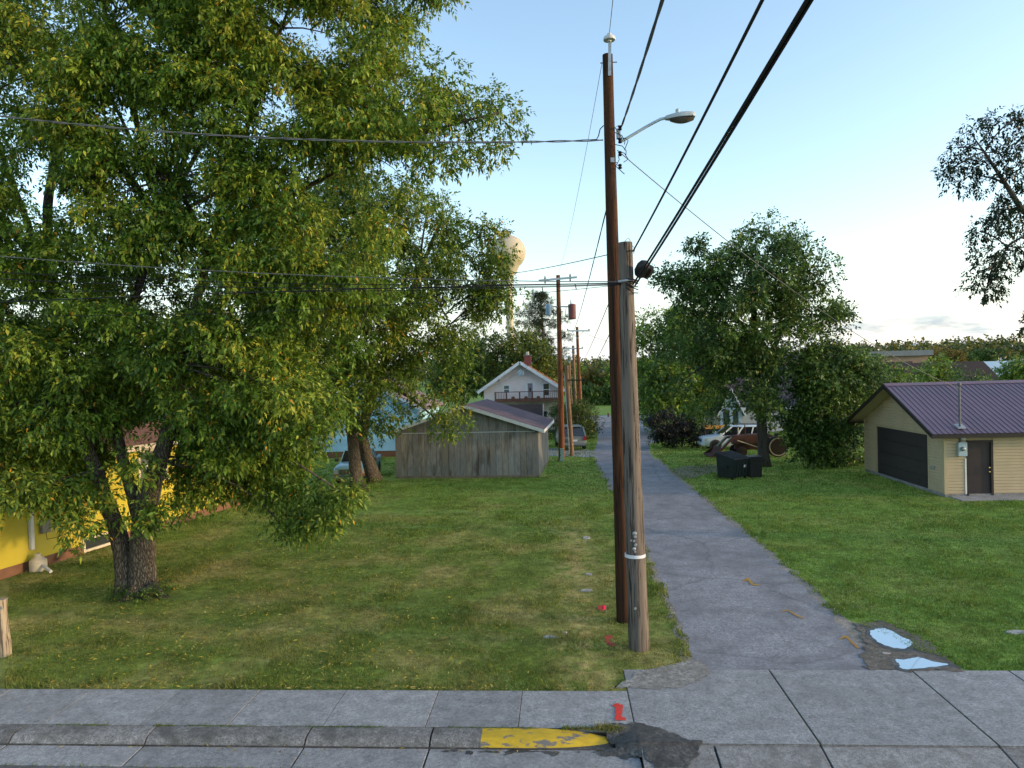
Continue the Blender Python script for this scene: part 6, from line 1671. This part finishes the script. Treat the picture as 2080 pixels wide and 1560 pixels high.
tree('weed_clump', 'pale yellow green weeds at the lane edge under the dark shrub', w_,
     [(1306, 880), (1318, 868), (1330, 880), (1328, 906), (1308, 906)], w_.y+.3, .4, 12, 1, .28, 30, 5, .10, .035, -.2, [((.14, .19, .03), 3), ((.09, .14, .02), 3)], 25, [([(1318, 907, w_.y+.3), (1318, 895, w_.y+.3)], [.02, .01])], 0, cat='plant')
y_ = gp(1510, 900)+Vector((0, 12, 0))
tree('sapling_clump', 'yellow green shrubs in front of the porch house windows', y_,
     [(1455, 860), (1480, 850), (1500, 830), (1515, 845), (1530, 850), (1535, 890), (1455, 890)], y_.y, .8, 14, 1, .5, 30, 6, .13, .05, .1, [((.10, .15, .02), 3), ((.07, .12, .02), 3), ((.14, .16, .03), 1)], 26, [([(1500, 890, y_.y), (1500, 860, y_.y)], [.04, .02])], 4, cat='shrub')
# behind the garage
for i, (poly, Y, pal, lab, sd2, tx) in enumerate((
    ([(1735, 745), (1755, 720), (1790, 730), (1815, 745), (1840, 760), (1850, 800), (1760, 830), (1735, 800)], 50, GRN_E, 'yellow green young tree behind the garage gable', 31, 1790),
    ([(1850, 770), (1862, 745), (1900, 732), (1930, 738), (1942, 765), (1945, 800), (1850, 800)], 56, GRN_E, 'round green bush rising behind the garage ridge', 32, 1895),
    ([(1940, 775), (1960, 755), (1990, 752), (2005, 770), (2010, 800), (1940, 800)], 54, GRN_D, 'small dark bush right of the round one behind garage ridge', 33, 1975),
    ([(2020, 775), (2040, 740), (2058, 716), (2075, 705), (2110, 730), (2120, 800), (2020, 800)], 58, GRN_E, 'green tree at the right edge behind the garage roof', 34, 2075),
    ([(1470, 705), (1500, 690), (1540, 700), (1560, 740), (1545, 790), (1480, 800), (1455, 760)], 85, GRN_D, 'dark tree between the elm trunk and brick building', 35, 1510),
    ([(1640, 722), (1690, 700), (1735, 705), (1760, 740), (1740, 790), (1640, 790)], 70, GRN_E, 'green tree peeking over the lilac beside the brick building', 36, 1700))):
    b = Vector((at(tx, 780, Y).x, Y, 0))
    tree('background_tree', lab, b, poly, Y, 1.8, 22 if Y < 70 else 18, 2, .8*Y/55, 40, 6, .22*Y/55, .12*Y/55, .2, pal, sd2, [([(tx, proj(np.array([[b.x, b.y, 0]]))[1][0], Y), (tx, 800, Y), (tx, 770, Y)], [.14, .12, .06])], 6, group='trees behind the garage')
# beside the white house and beyond
H0 = Vector((at(1060, 780, 76).x, 76, 0))
tree('birch_tree', 'bright green rounded tree behind the white house roof', H0, [(985, 700), (1000, 680), (1030, 685), (1050, 668), (1085, 690), (1110, 695), (1140, 720), (1145, 780), (1130, 800), (980, 800), (950, 740)], 76, 4, 20, 2, 1.05, 44, 6, .3, .17, .1, [((.06, .10, .014), 3), ((.11, .15, .02), 4), ((.16, .18, .025), 2)], 41,
     [([(1060, 840, 76), (1060, 780, 76), (1060, 720, 76)], [.3, .25, .12])], 8)
n0 = Vector((at(955, 800, 80).x, 80, 0))
tree('background_tree', 'darker tree left of the white house behind the maple', n0, [(880, 700), (930, 670), (985, 690), (990, 800), (880, 810)], 80, 4, 20, 2, 1.2, 40, 6, .34, .19, .2, GRN_D, 42, [([(940, 830, 80), (940, 740, 80)], [.3, .15])], 6)
k_ = gp(1172, 905)
tree('juniper_bush', 'large rounded green bush beside the lane behind the minivan', k_+Vector((0, 5, 0)), [(1118, 835), (1135, 822), (1160, 812), (1190, 818), (1208, 838), (1213, 868), (1204, 892), (1180, 904), (1125, 900), (1112, 865)], k_.y+5, 2.0, 14, 2, .55, 46, 7, .18, .055, -.15, [((.040, .065, .012), 3), ((.075, .115, .016), 4), ((.13, .16, .022), 2)], 43,
     [([(1172, 905, k_.y+5), (1172, 880, k_.y+5), (1172, 855, k_.y+5)], [.1, .08, .05])], 8, cat='bush')
# pine
pY = 95.0; pr_g = np.random.default_rng(51)
pb = Vector((at(1100, 750, pY).x, pY, 0))
pine = thing('pine_tree', 'dark layered pine between the water tower and transformer pole', 'tree', pb)
tiers = []
for py, hwid in ((602, 12), (618, 26), (634, 38), (648, 50), (662, 56), (678, 44), (692, 58), (706, 50), (722, 40), (740, 40)):
    n = 7
    for k in range(n):
        a = 2*math.pi*(k+pr_g.random())/n; q = hwid*pr_g.uniform(.3, 1.2)/FPX*pY
        c = at(1098, py+pr_g.uniform(-5, 5), pY)
        tiers.append((c.x+math.cos(a)*q, c.y+math.sin(a)*q, c.z+pr_g.uniform(-.2, .2)))
PC = np.array(tiers)
foliage('foliage', pine, PC, .58, 46, 9, .30, .05, -.15, NEEDLE, [((.020, .038, .016), 4), ((.036, .055, .020), 3), ((.06, .07, .022), 1)], pr_g, sq=(1, 1, .45), ylw=0, twl=1.6)
mb = MB(); mb.tube([pb-pb, at(1104, 700, pY)-pb, at(1098, 600, pY)-pb], [.32, .22, .06], 10)
for c in PC: z0 = max(.5, c[2]-.15); tx = at(1100, 660, pY).x; mb.tube([Vector((tx, pY, z0))-pb, Vector(c)-pb], [.06, .02], 5)
mb.build('trunk', BARK, pine, sharp=False)

# right overhanging tree: trunk stands just out of frame
rR = np.random.default_rng(61); rY = 22.0
rx = at(2230, 800, rY).x
rt0 = Vector((rx, rY, 0))
tr_ = thing('ash_tree', 'dark leafy boughs reaching in from a tree beyond the right edge', 'tree', rt0)
CR = []
for pts, n in (([(1925, 348), (1945, 300), (1975, 262), (2000, 300), (1990, 340), (1960, 330), (2020, 275), (2035, 320), (2040, 355), (1950, 370), (1935, 330), (2010, 245), (1985, 375)], 1),
               ([(2062, 250), (2075, 235), (2080, 290), (2055, 300), (2070, 330), (2095, 260), (2100, 330), (2090, 380), (2060, 370)], 1),
               ([(2025, 420), (2045, 405), (2060, 440), (2010, 445), (1990, 470), (2000, 480), (2040, 430), (2030, 465), (2080, 420), (2070, 465)], 1),
               ([(1995, 545), (1985, 575), (2000, 525), (2015, 560), (2020, 590), (2005, 585), (2030, 530), (2035, 505), (2075, 500), (2085, 530), (2025, 545)], 1),
               ([(2084, 657), (2110, 640)], 1)):
    for p in pts: CR.append(tuple(at(p[0], p[1], rY+rR.uniform(-.5, .5))))
n_near = len(CR)
for k in range(46):                       # the rest of its crown, out of frame
    CR.append(tuple(at(rR.uniform(2120, 2560), rR.uniform(60, 620), rY+rR.uniform(-3.5, 3.5))))
CR = np.array(CR)
foliage('foliage', tr_, CR, .34, 26, 7, .12, .055, .35, LEAF_D, [((.016, .030, .012), 4), ((.03, .05, .014), 3)], rR, ylw=.0)
mb = MB(); aR = lambda px, py: at(px, py, rY)-rt0
mb.tube([Vector((0, 0, 0)), aR(2232, 700), aR(2225, 560), aR(2210, 420), aR(2240, 200)], [.42, .34, .3, .24, .12], 14)
mb.tube([aR(2220, 560), aR(2140, 480), aR(2075, 425), aR(2040, 370), aR(2000, 310), aR(1975, 275)], [.16, .11, .085, .06, .035, .01], 10)
mb.tube([aR(2225, 600), aR(2140, 500), aR(2075, 482), aR(2045, 500), aR(2030, 540), aR(2010, 575)], [.1, .06, .04, .03, .02, .008], 8)
mb.tube([aR(2230, 720), aR(2150, 650), aR(2075, 655)], [.08, .04, .01], 8)
mb.tube([aR(2040, 370), aR(2000, 358), aR(1935, 345)], [.035, .02, .006], 6)
mb.tube([aR(2075, 425), aR(2030, 425), aR(2000, 470)], [.04, .025, .008], 6)
mb.build('trunk', BARK_D, tr_, sharp=False)
branches(tr_, CR[:n_near], [(rt0+aR(2040, 370), .03), (rt0+aR(2075, 425), .04), (rt0+aR(2045, 500), .03), (rt0+aR(2075, 482), .03), (rt0+aR(2000, 310), .02), (rt0+aR(2085, 655), .02)], 10, .02, BARK_D, rR, .008)

# far trees beyond the back street and horizon wood
GOLD = [((.16, .12, .02), 3), ((.24, .16, .022), 3), ((.10, .10, .018), 2)]
fr_ = np.random.default_rng(71)
fars = [(1182, 752, 16, 122, GRN_E), (1200, 760, 17, 118, GOLD), (1222, 768, 18, 120, GOLD), (1245, 752, 22, 116, GRN_E), (1272, 748, 24, 118, GRN_E), (1210, 790, 14, 112, GRN_D), (1240, 792, 18, 113, GRN_D), (1190, 792, 14, 113, GRN_D), (1275, 790, 20, 112, GRN_D), (1165, 780, 18, 116, GRN_D),
        (1905, 716, 26, 140, GOLD), (1938, 722, 18, 138, GOLD), (1875, 722, 16, 142, GRN_E), (1965, 728, 12, 140, GRN_D), (1990, 722, 9, 150, GRN_D), (2008, 716, 8, 150, GRN_D)]
posn = ['leftmost', 'golden leftmost', 'golden taller', 'green', 'wide green', 'low dark', 'low dark middle', 'low dark left', 'low dark right', 'shaded', 'golden', 'smaller golden', 'green', 'dark', 'dark pointed', 'last pointed']
for i, (px, py, rp, Y, pal) in enumerate(fars):
    c = at(px, py+rp*.6, Y); r_m = rp/FPX*Y
    o = thing('distant_tree', f'{posn[i]} tree ' + ('beyond the far lawn at the lane end' if px < 1400 else 'on the skyline above the garage roof'), 'tree', Vector((c.x, Y, 0)), group='trees at the lane end' if px < 1400 else 'skyline trees above the garage')
    m = 26; C = np.array([c+Vector((fr_.normal()*.45*r_m, fr_.normal()*.45*r_m, fr_.uniform(-1.0, .95)*r_m)) for _ in range(m)])
    for _ in range(10): C = np.vstack([C, [(c.x+fr_.normal()*.4*r_m, c.y, fr_.uniform(.8, max(1, c.z-r_m)))]])
    foliage('foliage', o, C, r_m*.38, 18, 6, .32, .17, .1, LEAF_D, pal, fr_, ylw=.0)
    MB().tube([(0, 0, 0), (0, 0, c.z)], [.22, .08], 8).build('trunk', BARK_D, o)
C = []
for k in range(2600):
    x = fr_.uniform(-330, 520); Y = fr_.uniform(300, 420)
    hgt = 7.0+3.2*float(fbm(np.array([x*.035]), np.array([3.3]), 9, 4)[0])+2.2*float(vnoise(np.array([x*.21]), np.array([.5]), 4)[0])
    hill = max(0, min(1, (x-60)/90))*3.0
    C.append((x, Y, fr_.uniform(.5, 1)*(hgt+hill)))
wd = foliage('horizon_wood', None, np.array(C), 2.0, 7, 6, 1.5, 1.1, .0, LEAF_D, [((.07, .10, .025), 4), ((.15, .15, .03), 3), ((.24, .18, .03), 1.6), ((.05, .08, .025), 3)], fr_, ylw=0)  # gold of the low sun is put into some leaf colours
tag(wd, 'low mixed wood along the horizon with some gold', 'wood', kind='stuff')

# ------------------------------------------------------------------ grass, fallen leaves, clover
def lawn_mask(x, y):
    lx = np.interp(y, [t[0] for t in LX], [t[1] for t in LX])+(fbm(y*2.2, x*0+3, 31, 3)-.5)*.45-.05
    rx_ = np.interp(y, [t[0] for t in RX], [t[1] for t in RX])+(fbm(y*2.0, x*0+7, 35, 3)-.35)*.5+.10+np.clip(15.8-y, 0, 3)*.42
    ok = (x < lx) | (x > rx_)
    ok &= ~((x > .75+(y-12.1)*1.15+.4*(fbm(y*5, x*5, 77)-.5)) & (x < 3) & (y < 13.4))
    ok &= y > np.where(x < 1.0, SW1+.01+.05*(fbm(x*3, y*0, 5)-.4), 13.0+.06*(fbm(x*3, y*0, 6)-.3))
    ok &= ~((x > GX-.05) & (y > G0-.98) & (y < G1+.1))
    ok &= ~((x > -9.4) & (x < -.9) & (y > 37.0) & (y < 44.4))
    ok &= ~((x < -16.05+(y-18.9)*.158+.05) & (y < 33))
    ok &= np.hypot(x-T0.x, y-T0.y) > .42
    # worn bare soil by the maple and in spots
    bare = fbm(x*.55, y*.75, 55, 4)
    ok &= ~((np.hypot((x-T0.x-1.0)/2.2, (y-T0.y+.15)/.65) < .75+.5*(bare-.5)) & (RNG.random(x.shape) < .8))
    ok &= ~((np.abs(x-.35) < .5) & (y < 27) & (fbm(x*2.2, y*1.3, 58, 3) > .5) & (RNG.random(x.shape) < .6))
    ok &= ~((x < 2.3) & (bare > .68) & (y < 30) & (RNG.random(x.shape) < .75))
    return ok
def frustum_sample(n, y0, y1, rng):
    y = y0*(y1/y0)**rng.random(n)          # denser near the viewer
    xl = -.80*y-.5; xr = .66*y+.5
    x = xl+(xr-xl)*rng.random(n)
    return x, y
x, y = frustum_sample(620000, 11.8, 62, RNG)
m_ = lawn_mask(x, y); x, y = x[m_], y[m_]
lx2 = np.array([RNG.uniform(-16, .9, 7000), 10.86+RNG.normal(0, .022, 7000)])     # weeds in the joint behind the curb
kk = fbm(lx2[0]*1.3, lx2[0]*0, 91, 3) > .46
x = np.concatenate([x, lx2[0][kk], RNG.normal(.62, .10, 500), RNG.uniform(-16, 1, 500)]); y = np.concatenate([y, lx2[1][kk], 10.84+RNG.normal(0, .035, 500), 9.92+RNG.normal(0, .012, 500)])
n = len(x)
tall = fbm(x*.9, y*.9, 15, 3)
lushv = np.clip(np.maximum((x-2.6)/3, (y-19)/14), 0, 1)
edge_ = np.minimum(np.abs(x-np.interp(y, [t[0] for t in LX], [t[1] for t in LX])), np.abs(x-np.interp(y, [t[0] for t in RX], [t[1] for t in RX])-.15))
edge_ = np.minimum(edge_, np.minimum(np.hypot(x-Q0.x, y-Q0.y), np.hypot(x-D0.x, y-D0.y))-.12)
edge_ = np.maximum(edge_, 0)
edge_ = np.minimum(edge_, np.where(x < 1, np.abs(y-SW1), np.abs(y-13.0)))
h = (.012+.034*tall+.03*np.clip((tall-.58)*5, 0, 1)+.045*np.clip((fbm(x*3.1, y*3.1, 44, 2)-.70)*8, 0, 1))*(1+.35*lushv)*RNG.uniform(.5, 1.4, n)*(1+.9*np.exp(-edge_/.18))
h[-1000:] *= np.where(np.arange(1000) < 500, 2.0, .8)
wd_ = .0045+.00042*y
a = RNG.random(n)*6.283; ln = h*RNG.uniform(.1, .9, n); la = RNG.random(n)*6.283
z0 = np.where(y < 9.95, -.125, 0)
V = np.zeros((n, 3, 3), np.float32)
V[:, 0] = np.stack([x-np.cos(a)*wd_, y-np.sin(a)*wd_, z0], 1); V[:, 1] = np.stack([x+np.cos(a)*wd_, y+np.sin(a)*wd_, z0], 1)
V[:, 2] = np.stack([x+np.cos(la)*ln, y+np.sin(la)*ln, z0+h], 1)
pal = np.array([(.085, .145, .022), (.125, .205, .028), (.19, .24, .042), (.36, .31, .13)])
pi_ = np.where(RNG.random(n) < .10*(1-lushv)+.02, 3, np.minimum((RNG.random(n)*3).astype(int), 2))
col = pal[pi_]*RNG.uniform(.7, 1.25, (n, 1))
gb = bigmesh('lawn_grass', V.reshape(-1, 3), 3, BLADE, None, col, 'stuff')
tag(gb, 'short mown grass covering the vacant lot and yards', 'grass')
# fallen leaves
n = 3400
y = 11.2+(1-RNG.random(n)**.8)*13; x = -1.2-RNG.random(n)**.75*(y*.74-1.0)+RNG.normal(0, .8, n)
m_ = lawn_mask(x, y) | (RNG.random(n) < .06); x, y = x[m_], y[m_]
m_ = (y > SW1) | (RNG.random(len(y)) < .10); x, y = x[m_], y[m_]
x = np.concatenate([x, RNG.uniform(-8, 1.2, 34), RNG.uniform(-9, .9, 240)]); y = np.concatenate([y, RNG.normal(10.40, .05, 34), SW1+np.abs(RNG.normal(0, .05, 240))])
n = len(x); zz = np.where(y < 10.5, -.098, np.where(y < SW1, .024, .042))
a = RNG.random(n)*6.283; L_ = RNG.uniform(.05, .12, n); w_ = L_*RNG.uniform(.18, .32, n)
V = np.zeros((n, 4, 3), np.float32); c, s = np.cos(a), np.sin(a)
V[:, 0] = np.stack([x, y, zz], 1); V[:, 2] = np.stack([x+c*L_, y+s*L_, zz+RNG.uniform(.0, .03, n)], 1)
V[:, 1] = np.stack([x+c*L_*.45-s*w_/2, y+s*L_*.45+c*w_/2, zz+RNG.uniform(.005, .025, n)], 1); V[:, 3] = np.stack([x+c*L_*.45+s*w_/2, y+s*L_*.45-c*w_/2, zz+RNG.uniform(.005, .025, n)], 1)
pal = np.array([(.58, .46, .06), (.52, .44, .09), (.42, .29, .06), (.28, .2, .08), (.52, .46, .15)])
col = pal[(RNG.random(n)*5).astype(int)]*RNG.uniform(.6, 1.1, (n, 1))
fl_ = bigmesh('fallen_leaves', V.reshape(-1, 3), 4, LEAF, None, col, 'stuff')
tag(fl_, 'yellow fallen leaves scattered over the vacant lot', 'leaves')
# clover heads in the right lawn
x, y = frustum_sample(5200, 13, 40, RNG); m_ = lawn_mask(x, y) & (x > 5.9) & (fbm(x*.5, y*.5, 66) > .47); x, y = x[m_], y[m_]
n = len(x); r_ = RNG.uniform(.006, .012, n)*(1+y*.012); z = RNG.uniform(.05, .075, n)
D8 = np.array([(1, 0, 0), (0, 1, 0), (-1, 0, 0), (0, -1, 0), (0, 0, 1), (0, 0, -1)], np.float32)
T8 = np.array([(0, 1, 4), (1, 2, 4), (2, 3, 4), (3, 0, 4), (1, 0, 5), (2, 1, 5), (3, 2, 5), (0, 3, 5)])
V = np.stack([x, y, z], 1)[:, None]+D8[None]*r_[:, None, None]
lp = (T8[None]+(np.arange(n)*6)[:, None, None]).reshape(-1)
cl = bigmesh('clover_flowers', V.reshape(-1, 3), 3, LEAF, None, np.tile([[.42, .42, .36]], (n*8, 1)), 'stuff', lp)
tag(cl, 'tiny white clover flowers dotting the right lawn', 'flowers')
